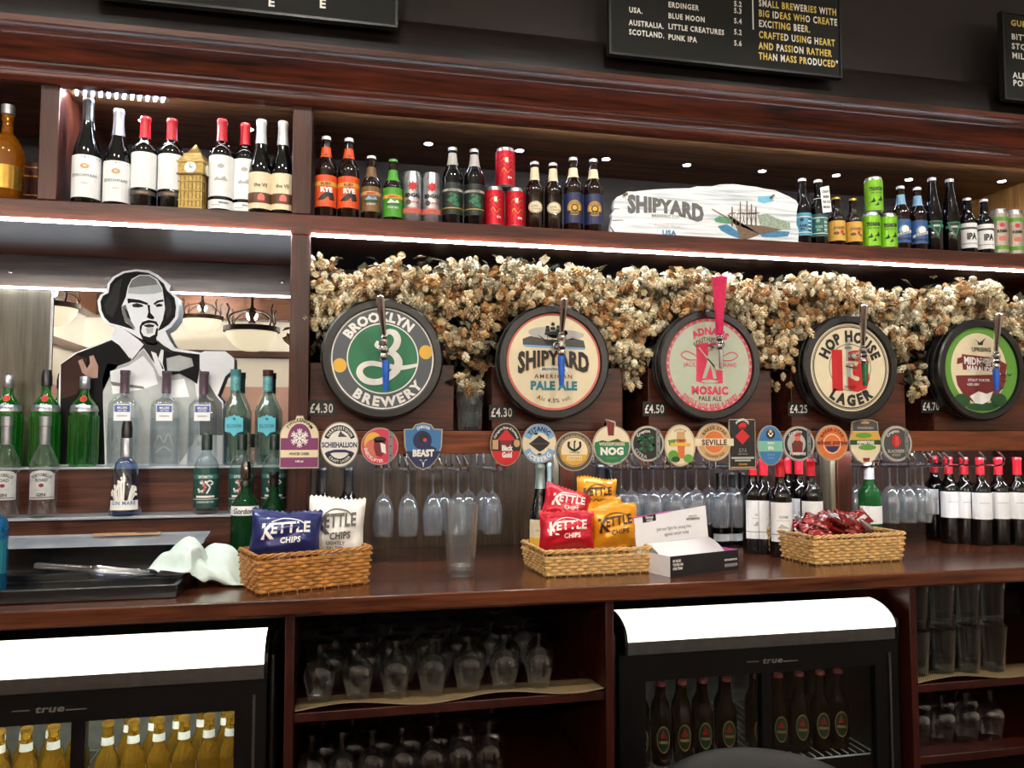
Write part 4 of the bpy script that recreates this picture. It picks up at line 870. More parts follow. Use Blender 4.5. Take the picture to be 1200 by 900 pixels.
# bines the bunches hang on
for k in range(3):
    pts = []
    for i in range(60):
        px = 368 + (1203 - 368) * i / 59; yy = interp(up_px, px); p = at(px, yy + 22 + 6*math.sin(i*.9 + k*2), .10 + .08*k); pts.append((p.x, p.y, min(p.z, 2.04)))
    hb.tube(pts, .004, BINE, 6)
o = hb.build('dried_hops', smooth=0); tag(o, 'thick garland of dried cream and tan hop flowers draped over the kegs', 'dried flowers', kind='stuff')

# ---------------------------------------------------------------- hanging glasses and their rods
def rods(label, xs, y0=.0, y1=.36):
    t = thing('glass_rack', label, 'rack')
    for x in xs:
        b = MB(); b.tube([(x - .016, .010, 1.3755), (x - .012, -.006, 1.362), (x - .004, -.012, 1.345), (x, -.002, 1.325), (x, .03, 1.318), (x, y1, 1.318), (x, y1 + .012, 1.33), (x, y1 + .012, 1.3935)], .0040, CHROME, 7); b.build('rod', t)
    return t
def wine_glass_proto(label):
    """hung upside down: origin at the foot's top"""
    t = thing('hanging_wine_glass', label, 'glass', (0, 0, 0))
    b = MB(); b.lathe([(0, .0), (.031, -.0005), (.034, -.002), (.032, -.004), (.012, -.008), (.005, -.014)], GLASS, 28); b.build('foot', t)
    b = MB(); b.lathe([(.005, -.014), (.0038, -.03), (.0038, -.07), (.006, -.085)], GLASS_D, 14); b.build('stem', t)
    b = MB(); b.lathe([(.006, -.085), (.018, -.093), (.028, -.110), (.0345, -.140), (.036, -.165), (.034, -.195), (.031, -.222), (.0305, -.224), (.0295, -.222), (.0330, -.19), (.0335, -.16), (.028, -.125)], GLASS, 32); b.build('bowl', t)
    return t
gl0 = None
def hang(px, py, Y, label, group):
    global gl0
    x = AX(px, Y)
    if gl0 is None: gl0 = wine_glass_proto(label); gl0.location = (x, Y, 1.326); gl0['group'] = group; t = gl0
    else: t = dup(gl0, (x, Y, 1.326), label=label, group=group)
    return x
g1 = 'wine glasses hung upside down over the plastic beaker'
xs = []
for i, px in enumerate((450, 479, 508, 537, 577)): xs.append(hang(px, 0, .14, 'upside-down wine glass by the beaker, %s from the left in the front row' % ORD[i], g1))
for i, px in enumerate((520, 549, 566)): hang(px, 0, .24, 'upside-down wine glass by the beaker, %s from the left in the back row' % ORD[i], g1)
rods('chrome rods under the rail holding wine glasses above the beaker', [x + d for x in xs for d in (-.012, .012)])
g2 = 'wine glasses hung upside down over the leaflet box'; xs = []
for i, px in enumerate((716, 739, 765, 790, 815, 843, 862)): xs.append(hang(px, 0, .13, 'upside-down wine glass over the leaflet box, %s from the left in the front row' % ORD[i], g2))
for i, px in enumerate((704, 727, 752, 777, 803, 830, 852)): hang(px, 0, .25, 'upside-down wine glass over the leaflet box, %s from the left in back row' % ORD[i], g2)
rods('chrome rods under the rail holding wine glasses above the leaflet box', [x + d for x in xs for d in (-.012, .012)])
g3 = 'wine glasses hung upside down by the green bottle with a white neck'; xs = []
for i, px in enumerate((1000, 1041, 1061, 1079)): xs.append(hang(px, 0, .12, 'upside-down wine glass by the green bottle, %s from the left in the front row' % ORD[i], g3))
for i, px in enumerate((1004, 1050, 1071)): hang(px, 0, .24, 'upside-down wine glass by the green bottle, %s from the left in the back row' % ORD[i], g3)
rods('chrome hooks and rods under the rail by the red capped wine bottles', [x + d for x in xs for d in (-.012, .012)] + [AX(1104, .1), AX(1128, .1), AX(1150, .1)])
# ---------------------------------------------------------------- bottles and cans
DKG = mat('wine_bottle_glass', (5, 7, 6), .06, var=.02, coat=.25, spec=.5)
BRG = mat('beer_bottle_glass', (22, 9, 4), .06, var=.05, coat=.25, spec=.5)
BKG = mat('black_bottle_glass', (5, 5, 7), .06, var=.02, coat=.25, spec=.5)
PAPER = mat('label_paper', (238, 240, 240), .55, var=.03); PAPC = mat('label_cream', (226, 214, 180), .55, var=.03)
CAPW = mat('capsule_white', (220, 222, 224), .3, .3); CAPS = mat('capsule_silver', (170, 174, 178), .3, .8); CAPR = mat('capsule_red', (186, 26, 40), .32, coat=.3); CAPK = mat('capsule_black', (20, 20, 22), .35)
GOLD = mat('gold_foil', (190, 150, 70), .3, .8)
TIN = mat('can_aluminium', (190, 194, 198), .28, .9)
PR = {}
def rf_of(prof):
    P = sorted([(z, r) for r, z in [(q[0], q[1]) for q in prof] if r > .004])
    def f(z):
        for (za, ra), (zb, rb) in zip(P, P[1:]):
            if za <= z <= zb: return ra if zb == za else ra + (rb - ra) * (z - za) / (zb - za)
        return P[-1][1] if z > P[-1][0] else P[0][1]
    return f
def bordeaux(R_, H, rn=.0145): return [(0, .004), (R_*.6, .001), (R_*.93, 0), (R_, .006), (R_, .61*H), (R_*.96, .645*H), (R_*.84, .68*H), (R_*.62, .712*H), (R_*.47, .74*H), (rn+.001, .78*H), (rn, .84*H), (rn, .955*H), (rn+.0015, .96*H), (rn+.0015, .985*H), (rn, .99*H), (rn, H), (0, H)]
def burgundy(R_, H, rn=.0145): return [(0, .004), (R_*.6, .001), (R_*.93, 0), (R_, .006), (R_, .42*H), (R_*.97, .47*H), (R_*.87, .535*H), (R_*.70, .61*H), (R_*.53, .685*H), (rn+.003, .76*H), (rn, .83*H), (rn, .955*H), (rn+.0015, .96*H), (rn+.0015, .985*H), (rn, .99*H), (rn, H), (0, H)]
def beer(R_, H, sh=.56, rn=.0128): return [(0, .004), (R_*.6, .001), (R_*.92, 0), (R_, .005), (R_, sh*H), (R_*.96, (sh+.04)*H), (R_*.84, (sh+.085)*H), (R_*.66, (sh+.13)*H), (R_*.52, (sh+.18)*H), (rn+.002, (sh+.26)*H), (rn, .93*H), (rn+.0015, .935*H), (rn+.0015, .96*H), (rn, .965*H), (rn, .985*H), (0, .985*H)]
def slope(R_, H, rn=.0125): return [(0, .004), (R_*.6, .001), (R_*.92, 0), (R_, .005), (R_, .40*H), (R_*.95, .47*H), (R_*.80, .58*H), (R_*.6, .70*H), (R_*.46, .80*H), (rn, .93*H), (rn+.0015, .935*H), (rn+.0015, .96*H), (rn, .965*H), (rn, .985*H), (0, .985*H)]
def can_prof(R_, H): return [(0, .004), (R_*.74, .003), (R_*.8, 0), (R_, .045*H), (R_, .915*H), (R_*.87, .97*H), (R_*.89, H), (R_*.83, .992*H), (R_*.82, .975*H), (0, .975*H)]
def crown(b, H, m, rn=.0128): b.lathe([(rn+.0028, .952*H), (rn+.0024, .958*H), (rn+.0018, .992*H), (rn*.8, H), (0, H)], m, 20)
def capsule(b, prof, z0, H, m, extra=.0008):
    rf = rf_of(prof); n = [z0, z0 + .2*(H - z0), z0 + .5*(H - z0), .953*H, .962*H, .984*H, .992*H, H]
    b.lathe([(rf(z0), z0 - .0002)] + [(rf(z) + extra, z) for z in n] + [(0, H + .0005)], m, 22)
def make_bottle(key, name, prof, glass, labels=(), cap=None, seg=28, extra=None):
    """labels: (part name, z0, z1, half-angle, base material or None, draw(card, half-width, zmid))"""
    def build(label, cat, loc, rz, group):
        t = thing(name, label, cat, loc, rz, group)
        b = MB(); b.lathe(prof, glass, seg); b.build('can_body' if 'can' in name.split('_') else 'glass_body', t)
        rf = rf_of(prof)
        for pn, z0, z1, ang, m, draw in labels:
            c = Card(curved(rf)); rmid = rf((z0 + z1) / 2); W = R(ang) * rmid
            if m:
                nz = 9; na = max(6, int(ang / 8)); vs_ = []
                for j in range(nz + 1):
                    z = z0 + (z1 - z0) * j / nz; r = rf(z) + .0005
                    for i in range(na + 1):
                        a = R(-ang + 2 * ang * i / na); vs_.append((r*math.sin(a), -r*math.cos(a), z))
                c.art.add(vs_, [(j*(na+1)+i, j*(na+1)+i+1, (j+1)*(na+1)+i+1, (j+1)*(na+1)+i) for j in range(nz) for i in range(na)], m)
            if draw: draw(c, W, (z0 + z1) / 2)
            c.build(pn, t)
        if cap:
            b = MB(); cap[1](b); b.build(cap[0], t)
        if extra: extra(t)
        return t
    PR[key] = [build, None]
def put(key, label, px, Y, Z, cat, group, k=.5, drz=0, xy=None):
    x = AX(px, Y) if xy is None else xy[0]; y = Y if xy is None else xy[1]; rz = facing(x, y, k) + drz
    if PR[key][1] is None: PR[key][1] = PR[key][0](label, cat, (x, y, Z), rz, group); return PR[key][1]
    return dup(PR[key][1], (x, y, Z), rz, label=label, group=group)
def hpx(px, yt, Y, Z): return at(px, yt, Y).z - Z
def band(c, W, z0, z1, m, l=1): c.rect(-W, W, z0, z1, m, l)
ZB = ZS + .0005; YB = .048
# --- far end compartment: a spirit bottle and three old books
H = hpx(3, 150, YB, ZB)
WHISKY = solid_glass('whisky', (206, 122, 20), .03, .75)
make_bottle('whisky', 'whisky_bottle', [(0, .003), (.04, 0), (.046, .01), (.046, .10), (.050, .125), (.046, .155), (.03, .19), (.0155, .205), (.014, .24), (.0165, .245), (.0165, .26), (0, .26)], WHISKY, [('label', .03, .10, 70, GOLD, None)], ('stopper', lambda b: b.lathe([(.016, .26), (.019, .262), (.019, .29), (0, .292)], CAPS, 18)))
put('whisky', 'amber whisky bottle with silver stopper beside the old red books', -4, YB, ZB, 'bottle', 'spirits')
BOOKC = mat('old_book_red', (70, 22, 20), .55, var=.25, scale=30); PAGES = mat('book_pages', (186, 168, 130), .8)
for i, px in enumerate((20, 30, 40)):
    x = AX(px, .16); hb_ = .158 - .003 * i
    t = thing('book', 'old dark red bound book, %s beside the whisky bottle' % ('first', 'middle', 'last, against the upright')[i], 'book', (x, .16, ZB), 0, 'old books on the top shelf'); w = .0135
    b = MB(); n = 8; arcp = [(-w*math.cos(R(180*k/n)), -.006*math.sin(R(180*k/n))) for k in range(n + 1)]
    b.prism([(-w, .12), (-w, 0)] + arcp[1:-1] + [(w, 0), (w, .12), (w - .002, .12), (w - .002, .003), (-w + .002, .003), (-w + .002, .12)], 0, hb_, BOOKC, 'XY')
    for z in (.02, .05, .11, .138): b.prism([(-w - .0005, .0)] + [(p_[0]*1.04, p_[1] - .0008) for p_ in arcp] + [(w + .0005, .0)], z, z + .004, GOLD, 'XY')
    b.build('cover', t); b = MB(); b.box(-w + .0022, w - .0022, .0035, .117, .003, hb_ - .003, PAGES); b.build('pages', t)
# --- wine compartment
H = hpx(92, 115, YB, ZB)
def l_bench(c, W, z): c.disc(0, z + .030, .012, .008, KTAN, 2, 14); c.text('W', 0, z + .030, .007, PAPER, 3); c.text('BENCHMARK', 0, z + .002, .0085, KDG, 3, .9, 0, .15, fit=1.5*W*.8); c.text('SHIRAZ', 0, z - .022, .004, KLG, 3)
PF = burgundy(.0405, H)
make_bottle('bench1', 'wine_bottle', PF, DKG, [('label', .05*H, .44*H, 88, PAPER, l_bench)], ('capsule', lambda b, P=PF, H=H: capsule(b, P, .78*H, H, CAPK)))
put('bench1', 'dark wine bottle with white label and black cap, first in the wine compartment', 92, YB, ZB, 'bottle', 'wine bottles in the top compartment')
H2 = hpx(129, 128, YB, ZB); PF2 = burgundy(.0395, H2)
make_bottle('bench2', 'wine_bottle', PF2, DKG, [('label', .03*H2, .44*H2, 88, PAPER, l_bench)], ('capsule', lambda b: capsule(b, PF2, .72*H2, H2, CAPS)))
put('bench2', 'dark wine bottle with white label and silver cap, standing second in the wine compartment', 129, YB, ZB, 'bottle', 'wine bottles in the top compartment')
H3 = hpx(161, 137, YB, ZB); PF3 = bordeaux(.0375, H3)
make_bottle('bord1', 'wine_bottle', PF3, DKG, [('label', .20*H3, .585*H3, 80, PAPER, None), ('lower_label', .125*H3, .17*H3, 80, KDG, lambda c, W, z: c.text('CABERNET', 0, z, .005, KTAN, 2))], ('capsule', lambda b: capsule(b, PF3, .76*H3, H3, CAPR)))
put('bord1', 'red capped claret bottle with plain white label, nearest the silver capped bottle', 161, YB, ZB, 'bottle', 'wine bottles in the top compartment')
put('bord1', 'red capped claret bottle with plain white label, touching the golden clock tower tin', 193, YB, ZB, 'bottle', 'wine bottles in the top compartment')
H4 = hpx(253, 140, YB, ZB); PF4 = bordeaux(.0375, H4)
def l_est(c, W, z): c.poly([(-.02, z - .016), (-.012, z - .004), (.0, z - .010), (.012, z), (.022, z - .016)], KLG, 1); c.disc(0, z + .03, .01, .007, KLG, 1, 10)
make_bottle('bord2', 'wine_bottle', PF4, DKG, [('label', .15*H4, .585*H4, 82, PAPER, l_est), ('lower_label', .02*H4, .115*H4, 82, PAPER, lambda c, W, z: (c.text('MALBEC', .012, z + .005, .006, KNAVY, 2), c.rect(-.03, .0, z - .004, z - .002, KLG, 1)))], ('capsule', lambda b: capsule(b, PF4, .76*H4, H4, CAPR)))
put('bord2', 'red capped wine bottle with tall two part white label, beside the golden clock tower tin', 253, YB, ZB, 'bottle', 'wine bottles in the top compartment')
put('bord2', 'red capped wine bottle with tall two part white label, beside the cream labelled bottles', 281, YB + .02, ZB, 'bottle', 'wine bottles in the top compartment')
H5 = hpx(327, 137, YB, ZB); PF5 = burgundy(.0365, H5)
def l_vii(c, W, z): c.rect(-W, W, z - .042, z - .008, KBRN, 1); c.disc(.004, z - .026, .011, .015, KSALM, 2, 12); c.poly([(-.012, z - .042), (.02, z - .042), (.012, z - .034), (-.006, z - .034)], KMAR, 3); c.text('the VII', .002, z + .018, .013, KBRN, 3, .8, .01)
make_bottle('vii', 'wine_bottle', PF5, DKG, [('label', .04*H5, .42*H5, 85, PAPC, l_vii)], ('capsule', lambda b: capsule(b, PF5, .74*H5, H5, CAPW)))
put('vii', 'white capped wine bottle with cream and brown portrait label, the shorter one', 300, YB - .005, ZB, 'bottle', 'wine bottles in the top compartment').scale = (1, 1, .945)
put('vii', 'white capped wine bottle with cream and brown portrait label, against the upright', 326, YB - .005, ZB, 'bottle', 'wine bottles in the top compartment')
# golden clock tower tin
x = AX(222, YB); H = hpx(222, 169, YB, ZB); a_ = .036
t = thing('clock_tower_tin', 'golden clock tower shaped tin between the red capped wine bottles', 'tin', (x, YB, ZB), facing(x, YB) - .32)
GT = mat('gold_tin', (168, 142, 78), .35, .5, var=.25, scale=120, bump=.4); GT2 = mat('gold_tin_dark', (104, 84, 44), .4, .5)
b = MB(); b.box(-a_, a_, -a_, a_, 0, .50*H, GT)
for k in range(6):
    for s_ in (-1, 1):
        x_ = -a_ + .006 + k * (2*a_ - .012) / 5
        b.box(x_ - .0012, x_ + .0012, s_*a_ - .001, s_*a_ + .001, .03*H, .48*H, GT2); b.box(s_*a_ - .001, s_*a_ + .001, x_ - .0012, x_ + .0012, .03*H, .48*H, GT2)
for z in (0, .12, .26, .40): b.box(-a_ - .002, a_ + .002, -a_ - .002, a_ + .002, z*H, z*H + .004, GT)
b.build('shaft', t)
b = MB(); w = a_ + .003; b.box(-w, w, -w, w, .50*H, .70*H, GT); b.box(-w - .003, w + .003, -w - .003, w + .003, .50*H, .52*H, GT2); b.box(-w - .003, w + .003, -w - .003, w + .003, .68*H, .705*H, GT); bl = b.build('clock_stage', t)
for rz in (0, 90, -90):
    b = MB(); M4 = Matrix.Rotation(R(rz), 4, 'Z'); b.lathe([(0, -.003), (.017, -.003), (.019, -.001), (.019, 0)], KW, 24, (0, -w, .60*H), 'Y', xf=M4); f_ = b.build('clock_dial', t)
    b = MB(); b.box(-.0008, .0008, -w - .004, -w - .0032, .60*H, .60*H + .013, KBLK, M4); b.box(0, .009, -w - .004, -w - .0032, .60*H - .0008, .60*H + .0008, KBLK, M4); b.build('clock_hands', f_)
b = MB(); sq = lambda r: r * 1.414
b.lathe([(sq(w), .705*H), (sq(w*.72), .80*H), (sq(w*.72), .83*H), (sq(w*.5), .85*H), (sq(w*.12), .97*H), (.0012, H), (0, H)], GT, 4, xf=Matrix.Rotation(R(45), 4, 'Z')); b.build('spire_roof', t)

# --- beer shelf
GB = 'beers along the top shelf'
def lab(n, z0, z1, a, m, d=None): return (n, z0, z1, a, m, d)
def cc(m, H, rn=.0128): return ('crown_cap', lambda b: crown(b, H, m, rn))
H = hpx(378, 160, YB, ZB); ORL = mat('label_orange', (214, 78, 26), .5, var=.15)
P = beer(.0345, H, .57)
def d_rye(c, W, z): c.rect(-W, W, z + .016, z + .030, KGOLD, 1); c.text('RUBY', 0, z + .023, .009, KMAR, 3, 1, .03); c.poly([(-.028, z - .030), (-.010, z - .012), (.010, z + .002), (.024, z - .006), (.03, z - .03), (.012, z - .030), (.008, z - .018), (-.006, z - .030)], KBLK, 2); c.text('RYE', .002, z + .004, .017, KW, 4, 1, .05)
make_bottle('rye', 'beer_bottle', P, BRG, [lab('label', .12*H, .50*H, 85, ORL, d_rye), lab('neck_label', .735*H, .86*H, 170, ORL, lambda c, W, z: c.poly([(-.008, z - .012), (.008, z - .012), (0, z - .004)], KMAR, 2))], cc(CAPW, H))
put('rye', 'brown beer bottle with orange rye label, against the upright', 378, YB, ZB, 'bottle', GB); put('rye', 'brown beer bottle with orange rye label, beside the small brown labelled bottle', 405, YB, ZB, 'bottle', GB)
H = hpx(432, 183, YB, ZB); P = beer(.0315, H, .53)
def d_sierra(g, s_):
    def d(c, W, z): c.rect(-W, W, z + .012, z + .024, KYEL if g else KTAN, 1); c.poly([(-.024, z - .008), (-.008, z + .010), (.004, z), (.014, z + .008), (.024, z - .008)], KW if g else KSKY, 2); c.poly([(-.026, z - .010), (.026, z - .010), (.024, z - .002), (-.024, z - .004)], s_, 3); c.text('SIERRA', 0, z + .018, .007, KRED, 4, 1, .03); c.text('PALE ALE' if g else 'STOUT', 0, z - .018, .006, KW, 4, 1, .02)
    return d
make_bottle('sie1', 'beer_bottle', P, BRG, [lab('label', .12*H, .50*H, 85, mat('label_brown', (112, 82, 44), .5), d_sierra(0, KDGRN)), lab('neck_label', .66*H, .82*H, 170, mat('label_brown', (0, 0, 0)))], cc(CAPW, H))
put('sie1', 'short beer bottle with brown landscape label beside the rye bottles', 432, YB, ZB, 'bottle', GB)
H = hpx(458, 187, YB, ZB); P2_ = beer(.0315, H, .53); GRL = mat('label_green', (70, 150, 40), .5)
make_bottle('sie2', 'beer_bottle', P2_, BRG, [lab('label', .06*H, .52*H, 85, GRL, d_sierra(1, KGRN)), lab('neck_label', .64*H, .82*H, 170, GRL)], cc(mat('cap_green', (90, 150, 80), .4, .3), H))
put('sie2', 'short beer bottle with bright green landscape label', 458, YB, ZB, 'bottle', GB)
H = hpx(481, 203, YB, ZB); P3_ = can_prof(.0315, H)
def d_beng(c, W, z):
    c.disc(0, z + .038, .012, .012, KRED, 1, 12)
    for k in range(8): a = R(45*k); c.poly([(.012*math.cos(a-.3), z + .038 + .012*math.sin(a-.3)), (.018*math.cos(a), z + .038 + .018*math.sin(a)), (.012*math.cos(a+.3), z + .038 + .012*math.sin(a+.3))], KRED, 1)
    c.text('BENGALI', 0, z + .008, .014, KBLK, 3, .85, .05, fit=.052); c.disc(-.014, z - .016, .009, .009, KDG, 1, 12); c.text('SIXPOINT', .008, z - .016, .007, KRED, 3, .8, .02, fit=.03); c.rect(-W, W, z - .052, z - .034, KSALM, 1); c.text('SIXPOINT', .0, z - .043, .006, KRED, 3, .8)
make_bottle('beng', 'beer_can', P3_, TIN, [lab('print', .05*H, .9*H, 89, None, d_beng)])
put('beng', 'slim silver beer can with red star, beside the green labelled bottle', 481, YB, ZB, 'can', GB); put('beng', 'slim silver beer can with red star, beside the tall dark hop label bottles', 504, YB, ZB, 'can', GB)
H = hpx(529, 173, YB, ZB); P4_ = beer(.0345, H, .60)
def d_hop(c, W, z):
    c.rect(-W, W, z + .024, z + .032, KLG, 1); c.text('STATION', 0, z + .028, .006, KBLK, 3); rr = random.Random(5)
    for k in range(18): c.disc(rr.uniform(-.016, .016), z + rr.uniform(-.024, .014), .006, .005, rr.choice((KGRN, KDGRN, KGRN)), 2 + k % 3, 6)
    c.rect(-W, W, z - .034, z - .031, KGOLD, 1)
make_bottle('hopb', 'beer_bottle', P4_, BKG, [lab('label', .12*H, .52*H, 80, mat('label_black_green', (22, 34, 26), .5), d_hop), lab('neck_label', .76*H, .92*H, 170, KLG)], cc(CAPS, H))
put('hopb', 'tall dark beer bottle with green hop picture label, beside the silver cans', 529, YB, ZB, 'bottle', GB); put('hopb', 'tall dark beer bottle with green hop picture label, beside the red cans', 555, YB, ZB, 'bottle', GB)
H = hpx(578, 221, YB, ZB); REDC = mat('can_red', (196, 20, 40), .3, .5); PC = can_prof(.0335, H)
def d_redcan(c, W, z):
    rr = random.Random(8)
    for k in range(5):
        y0 = z - .03 + .016*k; c.ribbon([(-.02 + rr.uniform(-.006, .006), y0), (-.008, y0 + .012), (.004, y0 - .004), (.016, y0 + .010), (.022, y0 + .002)], .0022, GOLD if k % 2 else KPINK, 1)
    c.text('IPA', .012, z - .034, .008, KW, 3, 1, .03); c.rect(-.004, .006, z + .018, z + .034, KW, 2)
make_bottle('redc', 'beer_can', PC, TIN, [lab('wrap', .05*H, .905*H, 179, REDC, d_redcan)])
put('redc', 'red beer can with gold scrolls, at the bottom beside the dark hop label bottle', 579, YB, ZB, 'can', GB); put('redc', 'red beer can with gold scrolls, at the bottom beside the cream labelled bottles', 604, YB, ZB, 'can', GB)
put('redc', 'red beer can with gold scrolls, standing on top of the two others', 592, YB, ZB + H + .0005, 'can', GB)
H = hpx(627, 190, YB, ZB); P6_ = beer(.031, H, .56)
def d_crm(c, W, z): c.disc(0, z, .026, .020, PAPC, 1, 20); c.ring(0, z, .0225, .0240, KBRN, 2, ky=.76); c.text('Little', -.004, z + .004, .008, KBRN, 3, .9, .0, slant=.25); c.text('Creatures', .002, z - .006, .006, KBRN, 3, .9, .0, slant=.25)
make_bottle('crm', 'beer_bottle', P6_, BRG, [lab('label', .14*H, .48*H, 85, None, d_crm), lab('neck_label', .72*H, .91*H, 170, PAPC)], cc(CAPW, H))
put('crm', 'brown beer bottle with round cream label, beside the red cans', 627, YB, ZB, 'bottle', GB); put('crm', 'brown beer bottle with round cream label, beside the black and gold label bottle', 649, YB, ZB, 'bottle', GB)
H = hpx(673, 185, YB, ZB); P7_ = beer(.0335, H, .57)
def d_wild(c, W, z): c.disc(0, z, .026, .026, KGOLD, 1, 24); c.ring(0, z, .022, .0235, KBLK, 2); c.disc(0, z, .0125, .0125, KBLK, 2, 16); c.disc(0, z, .008, .008, KGOLD, 3, 12); c.arc('WILD HOP', 0, z, .0175, 90, .0055, KBLK, 3, .9, .03, fit=.045); c.poly([(-.024, z - .010), (.024, z - .010), (.018, z - .020), (-.018, z - .020)], KBLK, 3); c.text('PALE ALE', 0, z - .015, .005, KGOLD, 4)
make_bottle('wild', 'beer_bottle', P7_, BRG, [lab('label', .10*H, .50*H, 85, KNAVY, d_wild), lab('neck_label', .72*H, .85*H, 170, PAPC)], cc(CAPW, H))
put('wild', 'dark beer bottle with round gold on navy label, beside the cream labelled bottles', 673, YB, ZB, 'bottle', GB); put('wild', 'dark beer bottle with round gold on navy label, beside the whitewashed plank sign', 697, YB, ZB, 'bottle', GB)

# --- whitewashed plank sign
P0, P1 = at(710, 276, .03), at(934, 286, .03); xm = (P0.x + P1.x) / 2
t = thing('plank_sign', 'whitewashed weathered plank sign painted with a sailing ship on the top shelf', 'sign', (xm, .03, ZB), 0)
SB = lambda x, y: (lambda p: (p.x - xm, p.z - ZB))(at(700 + x * 260/1200, 200 + y * 100/461.5, .03))
ou = [(66, 345), (72, 300), (80, 260), (76, 235), (92, 215), (86, 190), (92, 160), (110, 140), (140, 128), (165, 112), (200, 112), (300, 102), (400, 96), (500, 94), (540, 84), (620, 84), (660, 74), (740, 72), (800, 80), (860, 86), (900, 96), (960, 104), (1000, 122), (1040, 140), (1075, 160), (1088, 180), (1080, 220), (1078, 290), (1090, 320), (1088, 392)]
pts = [SB(x, y) for x, y in ou]; zb = min(p[1] for p in pts); pts = [(x, max(0, z)) for x, z in pts]; pts[0] = (pts[0][0], 0); pts[-1] = (pts[-1][0], 0)
WW, nt, o_ = new_mat('whitewashed_plank'); p_ = nt.nodes.new('ShaderNodeBsdfPrincipled'); nt.links.new(p_.outputs[0], o_.inputs[0]); p_.inputs['Roughness'].default_value = .65
tc = nt.nodes.new('ShaderNodeTexCoord'); mp = nt.nodes.new('ShaderNodeMapping'); mp.inputs['Scale'].default_value = (5, 5, 90); nt.links.new(tc.outputs['Object'], mp.inputs[0]); nz = nt.nodes.new('ShaderNodeTexNoise'); nz.inputs['Scale'].default_value = 1.0; nz.inputs['Detail'].default_value = 6; nt.links.new(mp.outputs[0], nz.inputs[0])
rp = nt.nodes.new('ShaderNodeValToRGB'); rp.color_ramp.elements[0].position = .32; rp.color_ramp.elements[0].color = lin((178, 190, 200)); rp.color_ramp.elements[1].position = .55; rp.color_ramp.elements[1].color = lin((244, 248, 250)); nt.links.new(nz.outputs[0], rp.inputs[0]); nt.links.new(rp.outputs[0], p_.inputs['Base Color'])
b = MB(); b.prism(pts, 0, .022, WW); bo = b.build('plank', t, bevel=.002)
c = Card(flat(-.0005)); S = SB
G = mat('sign_grey', (96, 98, 98), .6, var=.3, scale=150); G2 = mat('sign_brown', (112, 92, 76), .6, var=.3, scale=150); TB = mat('sign_blue', (62, 128, 168), .6, var=.2, scale=100); TG = mat('sign_green', (92, 150, 112), .6, var=.2, scale=100); SKYB = mat('sign_sky', (120, 196, 226), .6)
a0, a1 = S(165, 205), S(575, 205); wS = a1[0] - a0[0]; cx = (a0[0] + a1[0]) / 2; cz = S(370, 205)[1]; hS = S(0, 140)[1] - S(0, 240)[1]
def fnS(X, Y):
    u = (X - cx) / (wS / 2); return (X, cz + .003 + (Y - cz) * (.78 + .30 * abs(u) ** 1.5) + .008 * (1 - u*u) - .010*u)
c.text('SHIPYARD', cx, cz, hS, G, 2, 1, .06, .03, fn=fnS, fit=wS)
q = S(370, 248); c.text('BREWING CO.', q[0], q[1], .010, G, 2, 1, 0, .1); q = S(380, 300); c.text('Portland, Maine', q[0], q[1], .009, KLG, 2, 1, 0, .1); q = S(388, 335); c.text('USA', q[0], q[1], .020, TB, 2, 1.05, .05, .05)
PS = lambda L: [S(x, y) for x, y in L]
c.poly(PS([(650, 300), (700, 290), (760, 330), (775, 370), (720, 350), (670, 325)]), TB, 1); c.poly(PS([(880, 345), (950, 325), (1040, 330), (1030, 355), (960, 360), (890, 358)]), TB, 1)
c.poly(PS([(630, 262), (660, 245), (720, 255), (735, 290), (690, 285), (640, 278)]), TG, 1); c.poly(PS([(870, 240), (920, 232), (960, 255), (1040, 280), (1045, 320), (960, 320), (880, 300)]), mat('sign_shore', (150, 168, 150), .6, var=.4, scale=120), 1); c.poly(PS([(866, 140), (940, 136), (955, 165), (900, 178), (868, 168)]), SKYB, 1)
c.poly(PS([(700, 235), (735, 285), (900, 300), (1000, 320), (880, 345), (800, 375), (770, 365), (750, 300)]), G2, 2)
for mx, y0 in ((728, 195), (772, 170), (808, 165), (832, 180), (856, 195)):
    c.poly(PS([(mx - 3, y0), (mx + 3, y0), (mx + 4, 300), (mx - 4, 300)]), G2, 3); c.poly(PS([(mx, y0 + 8), (mx - 26, 285), (mx - 22, 285)]), G2, 3); c.poly(PS([(mx, y0 + 8), (mx + 26, 285), (mx + 22, 285)]), G2, 3); c.poly(PS([(mx - 20, 232), (mx + 20, 226), (mx + 20, 231), (mx - 20, 237)]), G2, 3)
c.poly(PS([(620, 205), (715, 260), (713, 264), (618, 209)]), G2, 3); c.poly(PS([(82, 266), (140, 266), (140, 270), (82, 271)]), G, 1); c.poly(PS([(90, 204), (120, 206), (120, 209), (90, 208)]), G, 1); c.poly(PS([(66, 296), (92, 328), (86, 340), (70, 310)]), G, 1)
c.build('print', bo)
for px, py in ((150, 130), (945, 140)):
    q = S(px, py); b = MB(); b.tube([(q[0] - .008, -.004, q[1] - .004), (q[0] - .002, -.010, q[1]), (q[0] + .006, -.004, q[1] + .004)], .004, mat('rope_knot', (120, 104, 84), .8), 7); b.build('rope_knot', t)

